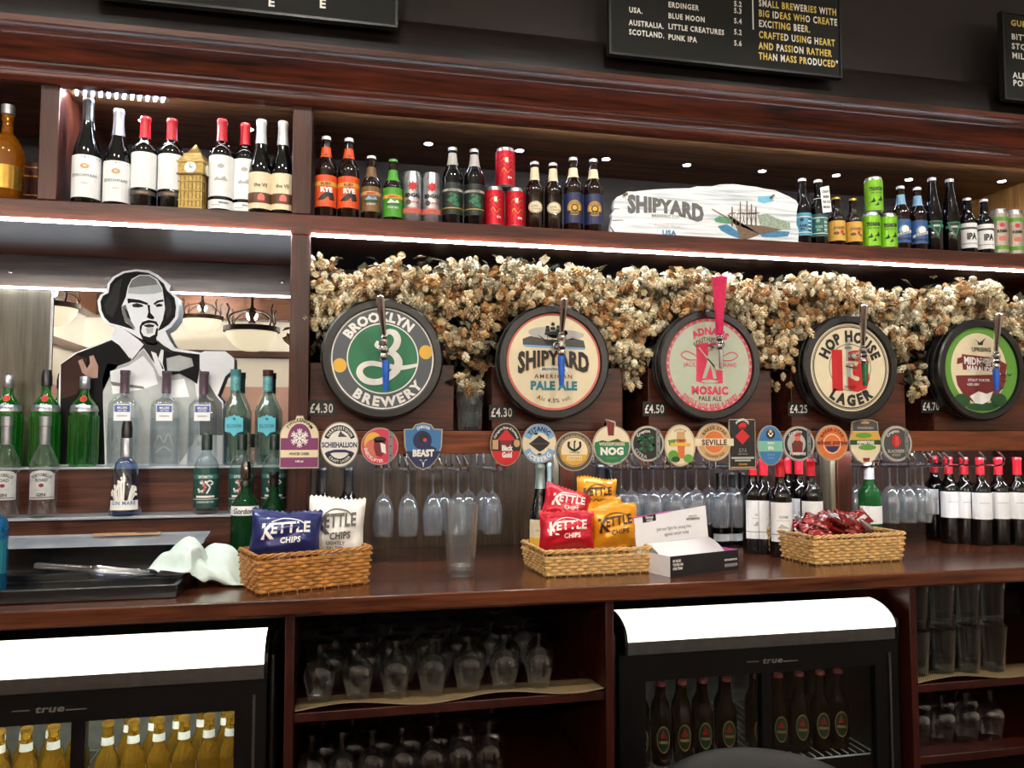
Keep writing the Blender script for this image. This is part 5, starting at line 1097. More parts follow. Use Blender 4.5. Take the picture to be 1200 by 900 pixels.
# --- beers beyond the sign
H = hpx(946, 210, YB, ZB); P8_ = beer(.0315, H, .53); BLL = mat('label_turquoise', (70, 150, 176), .5)
def d_punk(base, dk):
    def d(c, W, z):
        c.rect(-W, W, z + .026, z + .0285, PAPER, 1); c.rect(-W, W, z - .032, z - .0295, PAPER, 1); c.disc(-.012, z + .016, .007, .007, dk, 2, 12); c.text('PUNK', -.008, z - .006, .010, dk, 3, .8, .05, fit=.026); c.text('IPA', -.010, z - .018, .009, dk, 3, .9, .05)
        for k in range(7): c.rect(.010, .024, z - .026 + .007*k, z - .022 + .007*k, PAPER if k % 2 else dk, 2)
    return d
make_bottle('punk1', 'beer_bottle', P8_, BKG, [lab('label', .12*H, .46*H, 100, BLL, d_punk(0, KNAVY))], cc(CAPW, H))
put('punk1', 'dark beer bottle with turquoise label, beside the whitewashed plank sign', 946, YB, ZB, 'bottle', GB)
TEALL = mat('label_dark_teal', (34, 84, 84), .5)
make_bottle('punk2', 'beer_bottle', P8_, BKG, [lab('label', .12*H, .46*H, 100, TEALL, d_punk(0, KMINT))], cc(CAPW, H))
t = put('punk2', 'dark beer bottle with teal label and a white paper tag round its neck', 965, YB, ZB, 'bottle', GB)
c = Card(lambda x, y, l: (x + .010, -.036 - l*.0004 - .18*(.045 - y - .0) * 0, y)); c.poly([(-.018, .045), (.014, .052), (.022, -.045), (-.010, -.05)], PAPER, 0)
for k, st in enumerate(('CRAFT', 'BEER', 'FOR THE', 'PEOPLE')): c.text(st, .002 + .001*k, .030 - .019*k, .009, KBLK, 2, .8, .04, fit=.025)
o = c.build('paper_tag', t); o.location = (0.004, 0, .66*H)
b = MB(); b.lathe([(.0165, .69*H), (.018, .70*H), (.0165, .71*H)], PAPER, 20); b.build('tag_collar', t)
H = hpx(985, 232, YB, ZB); P9_ = beer(.031, H, .53); YLL = mat('label_ochre', (206, 160, 66), .5)
def d_chou(c, W, z): c.rect(-W, W, z - .020, z - .008, KGOLD, 1); c.text('CHOUFFE', 0, z + .010, .009, KBRN, 3, .8, .03, fit=.044); c.disc(.010, z - .006, .006, .008, KRED, 2, 10); c.disc(-.010, z - .010, .010, .006, KBRN, 2, 10); c.disc(.018, z - .014, .007, .005, KGRN, 2, 8)
make_bottle('chou', 'beer_bottle', P9_, BRG, [lab('label', .10*H, .50*H, 95, YLL, d_chou)], cc(GOLD, H))
put('chou', 'small dark beer bottle with ochre label, beside the paper tagged bottle', 986, YB, ZB, 'bottle', GB); put('chou', 'small dark beer bottle with ochre label, beside the lime green cans', 1006, YB, ZB, 'bottle', GB)
H = hpx(1028, 251, YB, ZB); LIME = mat('can_lime', (128, 196, 40), .3, .3); PL = can_prof(.0325, H)
def d_tree(c, W, z):
    c.text('TREASON', 0, z + .024, .015, KBLK, 3, .75, .05, fit=.05); c.text('WEST COAST IPA', 0, z + .008, .005, KBLK, 3, .7, .02)
    for x, y, s_ in ((-.012, -.022, 1), (.014, -.016, 1.1), (.002, -.036, .8)): c.poly([(x - .011*s_, z + y - .006*s_), (x - .002*s_, z + y + .002*s_), (x + .003*s_, z + y + .013*s_), (x + .006*s_, z + y + .002*s_), (x + .010*s_, z + y - .002*s_), (x + .002*s_, z + y - .007*s_)], KBLK, 2)
make_bottle('tree', 'beer_can', PL, TIN, [lab('wrap', .05*H, .905*H, 179, LIME, d_tree)])
put('tree', 'lime green beer can with black birds, at the bottom beside the ochre labelled bottle', 1027, YB, ZB, 'can', GB); put('tree', 'lime green beer can with black birds, at the bottom beside the blue labelled bottles', 1047, YB, ZB, 'can', GB)
put('tree', 'lime green beer can with black birds, standing on top of the two others', 1031, YB, ZB + H + .0005, 'can', GB)
H = hpx(1063, 219, YB, ZB); PB_ = beer(.0325, H, .55); MOON = mat('label_moon_blue', (44, 84, 140), .5)
def d_moon(c, W, z): c.disc(.0, z + .004, .018, .018, KSKY, 1, 18); c.disc(.004, z + .006, .014, .014, KW, 2, 16); c.poly([(-.03, z - .012), (.03, z + .004), (.03, z - .006), (-.03, z - .022)], KW, 3); c.text('BLUE MOON', 0, z - .009, .007, KNAVY, 5, .75, .03, fn=lambda X, Y: (X, Y + .27*X), fit=.05); c.rect(-W, W, z - .034, z - .026, KNAVY, 2)
make_bottle('moon', 'beer_bottle', PB_, BRG, [lab('label', .10*H, .46*H, 90, MOON, d_moon), lab('neck_label', .70*H, .86*H, 170, KSKY)], cc(CAPW, H))
put('moon', 'brown beer bottle with blue moon label and sky blue neck, beside the lime cans', 1063, YB, ZB, 'bottle', GB); put('moon', 'brown beer bottle with blue moon label and sky blue neck, beside the black bottles', 1083, YB, ZB, 'bottle', GB)
H = hpx(1100, 209, YB, ZB); PT_ = slope(.0345, H); TRI = mat('print_sea_green', (40, 122, 96), .5)
def d_tri(c, W, z):
    for s_ in (0, 1):
        c.poly([(-.026 + .006*s_, z + .028 - .004*s_), (.026 - .006*s_, z + .028 - .004*s_), (.004, z - .034 + .012*s_)], TRI if s_ == 0 else KBLK, 1 + s_)
    c.rect(-.03, .028, z + .004, z + .014, TRI, 3); c.text('SAMUEL', 0, z + .009, .006, KW, 4, .8, .03)
make_bottle('tri', 'beer_bottle', PT_, BKG, [lab('print', .10*H, .50*H, 60, None, d_tri)], cc(CAPS, H))
put('tri', 'tall black sloping bottle with green triangle, beside the blue moon bottles', 1101, YB, ZB, 'bottle', GB); put('tri', 'tall black sloping bottle with green triangle, beside the white labelled bottles', 1122, YB, ZB, 'bottle', GB)
H = hpx(1141, 233, YB, ZB); PI_ = beer(.031, H, .56)
make_bottle('ipaw', 'beer_bottle', PI_, BKG, [lab('label', .09*H, .53*H, 88, PAPER, lambda c, W, z: (c.text('IPA', .002, z - .002, .026, KBLK, 3, .7, .05), c.rect(-W, W, z + .024, z + .032, KDG, 1), c.rect(-W, W, z - .034, z - .030, KLG, 1)))], cc(CAPW, H))
put('ipaw', 'dark beer bottle with white label and big black letters, beside the black bottles', 1142, YB, ZB, 'bottle', GB); put('ipaw', 'dark beer bottle with white label and big black letters, beside the last cans', 1162, YB, ZB, 'bottle', GB)
H = hpx(1178, 247, YB, ZB); PN = can_prof(.0315, H)
def d_endcan(c, W, z): c.rect(-W, W, z - .066, z - .050, KLIME, 1); c.rect(-W, W, z + .046, z + .062, KLIME, 1); c.disc(0, z + .030, .009, .009, KRED, 1, 10); c.text('RESIN', 0, z + .006, .012, KBLK, 3, .85, .04, fit=.045); c.disc(0, z - .024, .014, .010, KSALM, 1, 12)
make_bottle('endc', 'beer_can', PN, TIN, [lab('wrap', .05*H, .905*H, 179, mat('can_pale', (176, 164, 150), .3, .4), d_endcan)])
put('endc', 'slim pale beer can with green bands, beside the white labelled bottles', 1179, YB, ZB, 'can', GB); put('endc', 'slim pale beer can with green bands, last on the top shelf', 1197, YB, ZB, 'can', GB)

# ---------------------------------------------------------------- gin steps
Z1, Z2 = 1.3305, 1.175; Y1, Y2 = .42, .285
def sqlathe(b, prof, m, seg=32, ky=1.0):
    """(r, z, p): p is the squareness of that ring"""
    vs_ = []; rows = []
    for r, z, p in prof:
        rows.append(len(vs_))
        for i in range(seg):
            a = 2*math.pi*(i + .5)/seg; c_a, s_a = math.cos(a), math.sin(a); k = r / ((abs(c_a)**p + abs(s_a)**p) ** (1/p)); vs_.append((k*c_a, k*s_a*ky, z))
    fs = [(rows[k]+i, rows[k]+(i+1) % seg, rows[k+1]+(i+1) % seg, rows[k+1]+i) for k in range(len(rows)-1) for i in range(seg)]
    fs.append(tuple(range(seg))[::-1]); fs.append(tuple(rows[-1]+i for i in range(seg))); b.add(vs_, fs, m)
GRNG = thin_glass('green_gin_glass', (96, 206, 84), .08, .85, .04, power=2.0, haze=.16, hazec=(.06, .55, .08, 1))
CLG = thin_glass('clear_bottle_glass', (242, 246, 248), .07, .9, .03, power=2.4, haze=.02)
TLG = thin_glass('aqua_bottle_glass', (216, 240, 236), .08, .9, .03, power=2.2, haze=.03)
BLG = thin_glass('blue_bottle_glass', (188, 208, 238), .08, .85, .03, power=1.6)
POURK = mat('pourer_black', (24, 24, 26), .3); POURC = thin_glass('pourer_smoke', (110, 116, 120), .2, .9, .05)
def pourer(t, z, m=POURK):
    b = MB(); b.lathe([(.011, z - .01), (.011, z), (.017, z + .002), (.0175, z + .030), (.014, z + .052), (.013, z + .056), (0, z + .056)], m, 18); b.build('pourer', t)
H = hpx(98, 441, Y1, Z1)
PTQ = [(0, .002), (.040, 0), (.044, .006), (.044, .60*H), (.043, .64*H), (.036, .70*H), (.024, .75*H), (.016, .79*H), (.0145, .84*H), (.0145, .88*H), (0, .88*H)]
def tq_extra(t):
    for k in range(12):
        a = R(-165 + 30*k); b = MB(); b.tube([(.0443*math.sin(a), -.0443*math.cos(a), .03*H_TQ), (.0443*math.sin(a), -.0443*math.cos(a), .56*H_TQ)], .0035, GRNG, 6); b.build('flute', t)
H_TQ = H
make_bottle('tanq', 'gin_bottle', PTQ, GRNG, [lab('silver_band', .605*H, .675*H, 179, CAPS, lambda c, W, z: c.text('IMPORTED', 0, z, .007, KDG, 2)), lab('seal', .71*H, .80*H, 40, None, lambda c, W, z: (c.disc(0, z - .003, .009, .009, KRED, 2, 12), c.ring(0, z - .003, .009, .011, GOLD, 3, n=16)))], ('cap', lambda b: b.lathe([(.0155, .86*H_TQ), (.0165, .865*H_TQ), (.0165, .99*H_TQ), (.014, H_TQ), (0, H_TQ)], CAPS, 22)), extra=tq_extra)
GG = 'gin bottles on the upper step'
t = put('tanq', 'fluted green gin bottle with silver cap, first on the upper step', 8, Y1, Z1, 'bottle', GG)
put('tanq', 'fluted green gin bottle with silver cap, touching the square clear bottles', 98, Y1, Z1, 'bottle', GG)
t = put('tanq', 'fluted green gin bottle with a black pourer, middle one of the green three', 53, Y1, Z1, 'bottle', GG)
for ch in list(t.children):
    if ch.name.startswith('cap'): bpy.data.objects.remove(ch)
pourer(t, .88*H)
for n in ('pourer',): pass
H = hpx(145, 434, Y1, Z1)
def square_gin(label, px):
    if 'sq' in PR: return dup(PR['sq'], (AX(px, Y1), Y1, Z1), facing(AX(px, Y1), Y1, .4), label=label)
    t = PR['sq'] = thing('gin_bottle', label, 'bottle', (AX(px, Y1), Y1, Z1), facing(AX(px, Y1), Y1, .4), GG)
    b = MB(); sqlathe(b, [(.044, 0, 6), (.047, .005, 7), (.047, .60*H, 7), (.045, .65*H, 6), (.034, .70*H, 4), (.018, .73*H, 2.4), (.0145, .76*H, 2), (.0145, .90*H, 2)], CLG); b.build('glass_body', t)
    b = MB(); sqlathe(b, [(.041, .012, 6), (.0435, .016, 7), (.0435, .50*H, 7)], thin_glass('gin_liquid', (240, 245, 248), .03, .4, .02)); b.build('liquid', t)
    c = Card(flat(-.0474)); c.rect(-.026, .026, .47*H, .64*H, PAPER, 1, 0); c.rect(-.024, .024, .56*H, .63*H, mat('print_gin_blue', (62, 92, 160), .4), 2, 0); c.text('MILLERS', 0, .605*H, .008, KW, 3, .8, .02, fit=.04); c.text('DRY GIN', 0, .575*H, .005, KW, 3); c.text('LONDON', 0, .52*H, .005, KDG, 3); c.build('label', t)
    c = Card(flat(-.0474)); c.ribbon([(-.03, .20*H), (-.015, .32*H), (.0, .24*H), (.014, .34*H), (.028, .22*H)], .002, KLG, 1); c.ribbon([(-.024, .14*H), (.0, .20*H), (.024, .15*H)], .002, KLG, 1); c.build('etching', t)
    b = MB(); b.lathe([(.0152, .76*H), (.0152, .955*H), (.0165, .96*H), (.0165, H), (0, H)], mat('neck_plum', (112, 96, 108), .3, .5), 20); b.build('neck_sleeve', t); return t
square_gin('square clear gin bottle with blue and white label, touching the green bottle', 145); square_gin('square clear gin bottle with blue and white label, middle of the square three', 194); square_gin('square clear gin bottle with blue and white label, beside the turquoise label bottles', 238)
H = hpx(275, 433, Y1, Z1); BLT = mat('label_bloom', (92, 190, 206), .5)
def d_bloom(c, W, z): 
    c.poly([(-.03, z - .024), (-.012, z - .028), (0, z - .042), (.012, z - .028), (.03, z - .024), (.03, z + .024), (.022, z + .024), (.016, z + .030), (.006, z + .030), (0, z + .036), (-.006, z + .030), (-.016, z + .030), (-.022, z + .024), (-.03, z + .024)], BLT, 2); c.text('BLOOM', 0, z - .004, .013, mat('print_bloom', (52, 130, 150), .5), 4, .85, .02, .06, fit=.05); c.disc(0, z + .02, .005, .005, KTEAL, 4, 10)
PBL = [(0, .002), (.036, 0), (.040, .006), (.0425, .56*H), (.042, .58*H), (.030, .66*H), (.019, .73*H), (.0165, .77*H), (.0165, .88*H), (0, .88*H)]
for key, capm in (('bloom1', mat('cap_teal', (70, 130, 138), .4)), ('bloom2', mat('cap_brown', (70, 40, 34), .4))):
    def ex(t, H=H): 
        c = Card(flat(-.0432)); d_bloom(c, 0, .42*H); c.build('label', t); b = MB(); b.lathe([(.0172, .77*H), (.0172, .93*H)], mat('neck_floral', (96, 160, 162), .4, var=.4, scale=150), 18); b.build('neck_sleeve', t)
    make_bottle(key, 'gin_bottle', PBL, TLG, [], ('cap', lambda b, m=capm, H=H: b.lathe([(.0180, .93*H), (.0185, .935*H), (.0185, H), (0, H)], m, 18)), seg=10, extra=ex)
put('bloom1', 'aqua gin bottle with turquoise label and teal cap on the upper step', 275, Y1, Z1, 'bottle', GG); put('bloom2', 'aqua gin bottle with turquoise label and brown cap on the upper step', 313, Y1, Z1, 'bottle', GG)
G2_ = 'gin bottles on the lower step'
H = hpx(53, 488, Y2, Z2); SIL = mat('label_silver_grey', (196, 198, 196), .45, .2)
PPR = [(0, .002), (.038, 0), (.0405, .006), (.0415, .52*H), (.038, .57*H), (.026, .66*H), (.0165, .73*H), (.0145, .78*H), (.0145, .90*H), (0, .90*H)]
def d_port(c, W, z):
    c.poly([(-.034, z - .048), (.034, z - .048), (.034, z + .030), (.026, z + .036), (.018, z + .044), (-.018, z + .044), (-.026, z + .036), (-.034, z + .030)], SIL, 1) if False else c.rect(-.040, .040, z - .048, z + .034, SIL, 1)
    c.disc(0, z + .034, .034, .010, SIL, 1, 16); c.arc('PORTOBELLO', 0, z - .014, .045, 90, .010, KDG, 3, .8, .03, fit=.062); c.text('ROAD', 0, z + .014, .010, KDG, 3, .9, .03); c.disc(0, z - .003, .007, .006, KMAR, 3, 10); c.text('NO. 171', 0, z - .017, .007, KLG, 3); c.text('GIN', 0, z - .032, .011, KDG, 3, 1, .04); c.rect(-.036, .036, z - .043, z - .0405, KDG, 3)
make_bottle('porto', 'gin_bottle', PPR, CLG, [lab('label', .10*H, .56*H, 60, None, d_port)], ('stopper', lambda b, H=H: b.lathe([(.0155, .72*H), (.0155, .90*H), (.018, .905*H), (.018, H), (0, H)], CAPS, 20)))
put('porto', 'clear gin bottle with arched grey label, first on the lower step', 8, Y2, Z2, 'bottle', G2_); put('porto', 'clear gin bottle with arched grey label, below the fluted green bottles', 53, Y2, Z2, 'bottle', G2_)
H = hpx(149, 512, Y2, Z2)
PMA = [(0, .002), (.046, 0), (.050, .006), (.047, .22*H), (.040, .50*H), (.033, .66*H), (.024, .71*H), (.0155, .735*H), (.0155, .80*H), (0, .80*H)]
def mare_extra(t, H=H):
    c = Card(curved(rf_of(PMA))); rr = random.Random(4)
    for k in range(26):
        a = rr.uniform(-.045, .045); c.ribbon([(a*.4, .12*H), (a*.8, .22*H + rr.uniform(0, .04)), (a, .24*H + (.05 - abs(a))*1.4 + rr.uniform(-.01, .012))], .0028, KW, 1)
        c.disc(a, .24*H + (.05 - abs(a))*1.3 + rr.uniform(-.014, .012), .004, .004, KW, 2, 8)
    c.rect(-.047, .047, .08*H, .2*H, KW, 1); c.text('GIN MARE', 0, .17*H, .012, KBLUE, 4, .9, .02, .1, fit=.075); c.build('coral_print', t)
    pourer(t, H * .985)
make_bottle('mare', 'gin_bottle', PMA, BLG, [], ('cap', lambda b, H=H: b.lathe([(.0165, .74*H), (.019, .745*H), (.019, .975*H), (.017, .985*H), (0, .985*H)], CAPS, 22)), extra=mare_extra)
put('mare', 'blue conical gin bottle with white coral print and grey cap', 149, Y2, Z2, 'bottle', G2_)
H = hpx(243, 509, Y2, Z2); DGRL = mat('label_forest', (26, 72, 66), .5)
PSI = [(0, .002), (.036, 0), (.0395, .006), (.0395, .56*H), (.038, .62*H), (.030, .69*H), (.019, .735*H), (.0150, .76*H), (.0150, .87*H), (0, .87*H)]
def d_sip(c, W, z):
    c.rect(-W, W, z + .030, z + .044, mat('label_forest_light', (70, 120, 112), .5), 1); c.text('SIPSMITH', 0, z + .037, .009, KW, 3, .8, .02, .08, fit=.05)
    rr = random.Random(2)
    for k in range(16): c.disc(rr.uniform(-.024, .002), z + rr.uniform(-.02, .022), .004, .004, rr.choice((KW, KSALM, KLG)), 2, 7)
    c.ribbon([(.004, z - .018), (.014, z + .002), (.004, z + .016), (.014, z + .024), (.024, z + .016), (.016, z + .010)], .005, KW, 2); c.rect(-W, W, z - .038, z - .036, KW, 2); c.text('LONDON DRY GIN', 0, z - .046, .006, KW, 3, .8, .02, fit=.055); c.rect(-.03, .03, z - .032, z - .025, KW, 2)
make_bottle('sips', 'gin_bottle', PSI, CLG, [lab('label', .08*H, .58*H, 86, DGRL, d_sip)], ('cap', lambda b, H=H: b.lathe([(.0165, .86*H), (.0172, .80*H), (.0172, .99*H), (.015, H), (0, H)], mat('cap_dark_green', (18, 40, 34), .35), 20)))
put('sips', 'clear gin bottle with dark green label, standing by the blue conical bottle', 243, Y2, Z2, 'bottle', G2_); put('sips', 'clear gin bottle with dark green label, behind the green pourer bottle', 284, Y2, Z2, 'bottle', G2_); put('sips', 'clear gin bottle with dark green label, last on the lower step by the upright', 322, Y2, Z2, 'bottle', G2_)
# green bottles standing on the worktop by the upright
Yg = .12; H = hpx(289, 560, Yg, ZC)
DGG = solid_glass('dark_green_glass', (30, 92, 50), .03, .7, 1.3)
PGO = [(0, .002), (.040, 0), (.044, .006), (.044, .66*H), (.042, .71*H), (.030, .78*H), (.018, .83*H), (.0145, .86*H), (.0145, .97*H), (0, .97*H)]
def gord_extra(t, H=H): b = MB(); b.lathe([(.0155, .90*H), (.0175, .905*H), (.0175, .96*H), (.016, .97*H)], CAPK, 18); b.build('collar', t); pourer(t, .985*H, POURC)
make_bottle('gord', 'gin_bottle', PGO, DGG, [lab('label', .60*H, .70*H, 75, PAPER, lambda c, W, z: c.text("Gordon's", 0, z, .017, KBLK, 3, .8, .02, slant=.15, fit=.085))], None, extra=gord_extra)
put('gord', 'dark green gin bottle with white name label and clear pourer, on the worktop', 289, Yg, ZC + .0005, 'bottle', 'green bottles behind the navy crisps')
H2_ = hpx(323, 553, .16, ZC); P2g = bordeaux(.036, H2_)
make_bottle('grn2', 'liqueur_bottle', P2g, DGG, [lab('label', .42*H2_, .58*H2_, 60, None, lambda c, W, z: c.disc(0, z, .018, .018, KYEL, 2, 16))], ('capsule', lambda b: capsule(b, P2g, .84*H2_, H2_, CAPK)))
put('grn2', 'slim dark green bottle with round yellow label behind the navy crisps', 322, .16, ZC + .0005, 'bottle', 'green bottles behind the navy crisps')
AQUA = solid_glass('bright_blue_glass', (40, 130, 190), .03, .6)
make_bottle('aqua', 'gin_bottle', [(0, .002), (.04, 0), (.043, .006), (.043, .17), (.04, .19), (.02, .21), (.015, .22), (.015, .26), (0, .26)], AQUA, [lab('label', .05, .14, 70, KTEAL, None)], ('cap', lambda b: b.lathe([(.016, .255), (.018, .258), (.018, .285), (0, .286)], CAPS, 18)))
p = atz(-8, 682, ZC); put('aqua', 'bright blue gin bottle cut off at the edge beside the ice tub', 0, -.18, ZC + .0075, 'bottle', 'green bottles behind the navy crisps', xy=(AX(-7, -.14), -.14))

# ---------------------------------------------------------------- wine on the worktop
GWm = 'wine bottles on the worktop'; ZW = ZC + .0005
Hd = hpx(378, 548, .09, ZC); Pd = bordeaux(.0375, Hd)
make_bottle('dark', 'wine_bottle', Pd, DKG, [], ('capsule', lambda b: capsule(b, Pd, .76*Hd, Hd, CAPK)))
put('dark', 'plain dark wine bottle behind the white crisp packet, beside the upright', 378, .09, ZW, 'bottle', GWm); put('dark', 'plain dark wine bottle behind the white crisp packet, nearer the hanging glasses', 409, .09, ZW, 'bottle', GWm)
Hs = hpx(634, 544, .02, ZC); Ps = burgundy(.0385, Hs); CAPT = mat('capsule_pale_teal', (150, 172, 172), .3, .6)
make_bottle('scr', 'wine_bottle', Ps, DKG, [lab('label', .18*Hs, .46*Hs, 70, PAPC, lambda c, W, z: (c.rect(-W, W, z - .04, z - .012, KYEL, 1), c.text('SAUVIGNON', 0, z + .012, .006, KDG, 3, .8, 0, fit=.05)))], ('capsule', lambda b: capsule(b, Ps, .76*Hs, Hs, CAPT)))
put('scr', 'dark wine bottle with yellow and cream label and pale cap, behind the red crisps', 633, .0, ZW, 'bottle', GWm); put('scr', 'pale capped dark wine bottle behind the first one with a yellow label', 646, .12, ZW, 'bottle', GWm)
put('dark', 'plain dark wine bottle behind the orange crisps, beside the wooden post', 703, .12, ZW, 'bottle', GWm); put('dark', 'plain dark wine bottle behind the orange crisps, nearer the leaflet box', 714, .20, ZW, 'bottle', GWm)
Hr = hpx(912, 538, .02, ZC); Pr_ = bordeaux(.0385, Hr)
def d_red(c, W, z): c.text('CUVEE', 0, z + .018, .008, KDG, 3, .9, .02); c.rect(-.024, .024, z + .004, z + .0055, KTAN, 1); c.poly([(-.022, z - .022), (-.008, z - .006), (.006, z - .014), (.022, z - .022)], KLG, 1); c.rect(-W, W, z - .044, z - .042, KDG, 1)
make_bottle('redw', 'wine_bottle', Pr_, DKG, [lab('label', .16*Hr, .56*Hr, 72, PAPER, d_red)], ('capsule', lambda b: capsule(b, Pr_, .82*Hr, Hr, CAPR)))
put('redw', 'red capped wine bottle with full white label, standing foremost beside the sachet basket', 913, .0, ZW, 'bottle', GWm)
put('redw', 'red capped wine bottle beside the foremost one, nearer the black rectangular clip', 894, .08, ZW, 'bottle', GWm, drz=.5); put('redw', 'red capped wine bottle half hidden right behind the foremost one', 922, .17, ZW, 'bottle', GWm)
put('redw', 'red capped wine bottle behind the sachet basket, second from the brown post', 935, .13, ZW, 'bottle', GWm); put('redw', 'red capped wine bottle behind the sachet basket, nearest the brown post', 949, .02, ZW, 'bottle', GWm)
put('redw', 'wine bottle with white label beneath the black rectangular pump clip', 881, .10, ZW, 'bottle', GWm, drz=.3)
Hk = Hd*.86; Pk = bordeaux(.0375, Hk)
make_bottle('darkl', 'wine_bottle', Pk, DKG, [lab('label', .06*Hk, .16*Hk, 60, PAPER, None)], ('capsule', lambda b: capsule(b, Pk, .80*Hk, Hk, CAPK)))
for i, px in enumerate((843, 856, 869)): put('darkl', 'dark wine bottle with small low white label under hanging glasses, %s from the leaflet box' % ORD[i], px, .32, ZW, 'bottle', GWm)
He = hpx(1145, 536, .10, ZC); Pe = bordeaux(.0375, He)
make_bottle('endw', 'wine_bottle', Pe, DKG, [lab('label', .30*He, .60*He, 75, PAPER, lambda c, W, z: c.rect(-.02, .02, z + .010, z + .012, KLG, 1))], ('capsule', lambda b: capsule(b, Pe, .80*He, He, CAPR)))
for i, (px, Y) in enumerate(((1093, .30), (1110, .17), (1128, .14), (1147, .09), (1168, .09), (1190, .07))): put('endw', 'red capped wine bottle with square white label near the end panel, %s in that row' % ORD[i], px, Y, ZW, 'bottle', GWm)
Hg = hpx(1017, 541, .08, ZC); Pg = bordeaux(.042, Hg, .017)
CGG = solid_glass('mid_green_glass', (48, 132, 70), .03, .7, 1.3)
make_bottle('green', 'spirit_bottle', Pg, CGG, [lab('label', .30*Hg, .50*Hg, 70, PAPER, None)], ('neck_sleeve', lambda b: capsule(b, Pg, .80*Hg, Hg, CAPW)))
put('green', 'green bottle with a white neck behind the basket of red sachets', 1017, .08, ZW, 'bottle', GWm)

# ---------------------------------------------------------------- glasses in the cabinets
CG = thin_glass('cabinet_glass', (232, 236, 238), .05, .9, .06, power=1.8)
def stem_glass(label, loc, group):
    t = thing('stemmed_glass', label, 'glass', loc, 0, group)
    b = MB(); b.lathe([(.030, 0), (.0305, .001), (.036, .03), (.0425, .055), (.043, .07), (.039, .09), (.027, .106), (.010, .114), (.006, .117)], CG, 26); b.build('bowl', t)
    b = MB(); b.lathe([(.006, .117), (.005, .13), (.006, .145), (.011, .152)], CG, 12); b.build('stem', t)
    b = MB(); b.lathe([(.011, .152), (.033, .158), (.036, .161), (.033, .163), (0, .163)], CG, 26); b.build('foot', t); return t
g0 = None; grp = 'upturned stemmed glasses in the middle cabinet'
for r, Y in enumerate((-.26, -.16, -.06, .05)):
    for k in range(7):
        p = atz(371, 822, .71); x = -.025 + k * .104 + (.03 if r % 2 else 0); x = min(x, .73)
        lb = 'upturned stemmed glass on the upper cabinet shelf, %s across, %s' % (ORD[k], ('front row', 'second row', 'third row', 'back row')[r])
        if g0 is None: g0 = stem_glass(lb, (x, Y, .707), grp)
        else: dup(g0, (x, Y, .707), label=lb)
for r, Y in enumerate((-.25, -.13)):
    for k in range(7):
        x = -.045 + k * .083 + (.03 if r else 0)
        t = dup(g0, (x, Y, .4305), label='upturned stemmed glass on the lower cabinet shelf, %s across, %s' % (ORD[k], ('front row', 'back row')[r])); t.scale = (1, 1, 1.2)
def pint(label, loc, group):
    t = thing('pint_glass', label, 'glass', loc, 0, group)
    b = MB(); b.lathe([(0, .006), (.026, .002), (.030, 0), (.032, .01), (.0395, .105), (.042, .115), (.0415, .125), (.044, .150), (.0425, .150), (.039, .11), (.031, .018), (0, .016)], CG, 28); b.build('glass_body', t); return t
p0_ = None; grp = 'pint glasses in the end cabinet'
for r, Y in enumerate((-.26, -.15)):
    for k in range(4):
        for s_ in range(2):
            loc = (1.872 + k*.098, Y, .6565 + s_*.153); lb = 'pint glass on the end cabinet shelf, %s column, %s row, %s' % (ORD[k], ('front', 'back')[r], ('lower of two', 'upper of two')[s_])
            if p0_ is None: p0_ = pint(lb, loc, grp)
            else: dup(p0_, loc, label=lb)
for r, Y in enumerate((-.24, -.13)):
    for k in range(4): dup(g0, (1.88 + k*.095, Y, .4305), label='upturned stemmed glass low in the end cabinet, %s across, %s row' % (ORD[k], ('front', 'back')[r]), group='upturned stemmed glasses in the end cabinet')

# ---------------------------------------------------------------- bottles in the fridges
CIDER = solid_glass('cider_glass', (250, 192, 62), .04, .85, 1.2)
LAGER = solid_glass('lager_brown_glass', (40, 22, 10), .05, .4, 1.3)
Pf = beer(.031, .245, .54); ZF = .4305
make_bottle('cider', 'cider_bottle', Pf, CIDER, [lab('label', .03, .10, 80, mat('label_pale_yellow', (220, 206, 150), .5), None), lab('neck_label', .185, .205, 170, PAPER)], ('crown_cap', lambda b: crown(b, .245, GOLD)))
make_bottle('lager', 'lager_bottle', Pf, LAGER, [lab('label', .035, .125, 75, None, lambda c, W, z: (c.disc(0, z, .021, .042, KDGRN, 1, 18), c.ring(0, z, .018, .020, KTAN, 2, ky=2.0), c.poly([(-.011, z + .004), (0, z + .028), (.011, z + .004)], KRED, 3), c.rect(-.014, .014, z - .012, z - .004, KTAN, 3)))], ('crown_cap', lambda b: crown(b, .245, mat('cap_rose', (186, 92, 88), .35, .4))))
for fr, key, xs_, nm, wide in ((0, 'lager', ((.935, 1.005, 1.075, 1.145, 1.225), (1.335, 1.405, 1.48, 1.555, 1.62)), 'dark brown beer bottle with green oval label', ('first', 'second')), (1, 'cider', ((-.967, -.902, -.837, -.772, -.707), (-.575, -.511, -.447, -.383, -.319, -.262)), 'amber cider bottle glowing in the lit fridge', ('cut off', 'wide'))):
    for pn, row in enumerate(xs_):
        for r, Y in enumerate((-.20, -.11)):
            for k, x in enumerate(row):
                xx = x + (.034 if r else 0)
                put(key, '%s, %s pane, %s row, %s across' % (nm, wide[pn], ('front', 'back')[r], ORD[k]), 0, Y, ZF, 'bottle', ('lager bottles in the dark fridge', 'cider bottles in the lit fridge')[fr], xy=(xx, Y), k=.5)
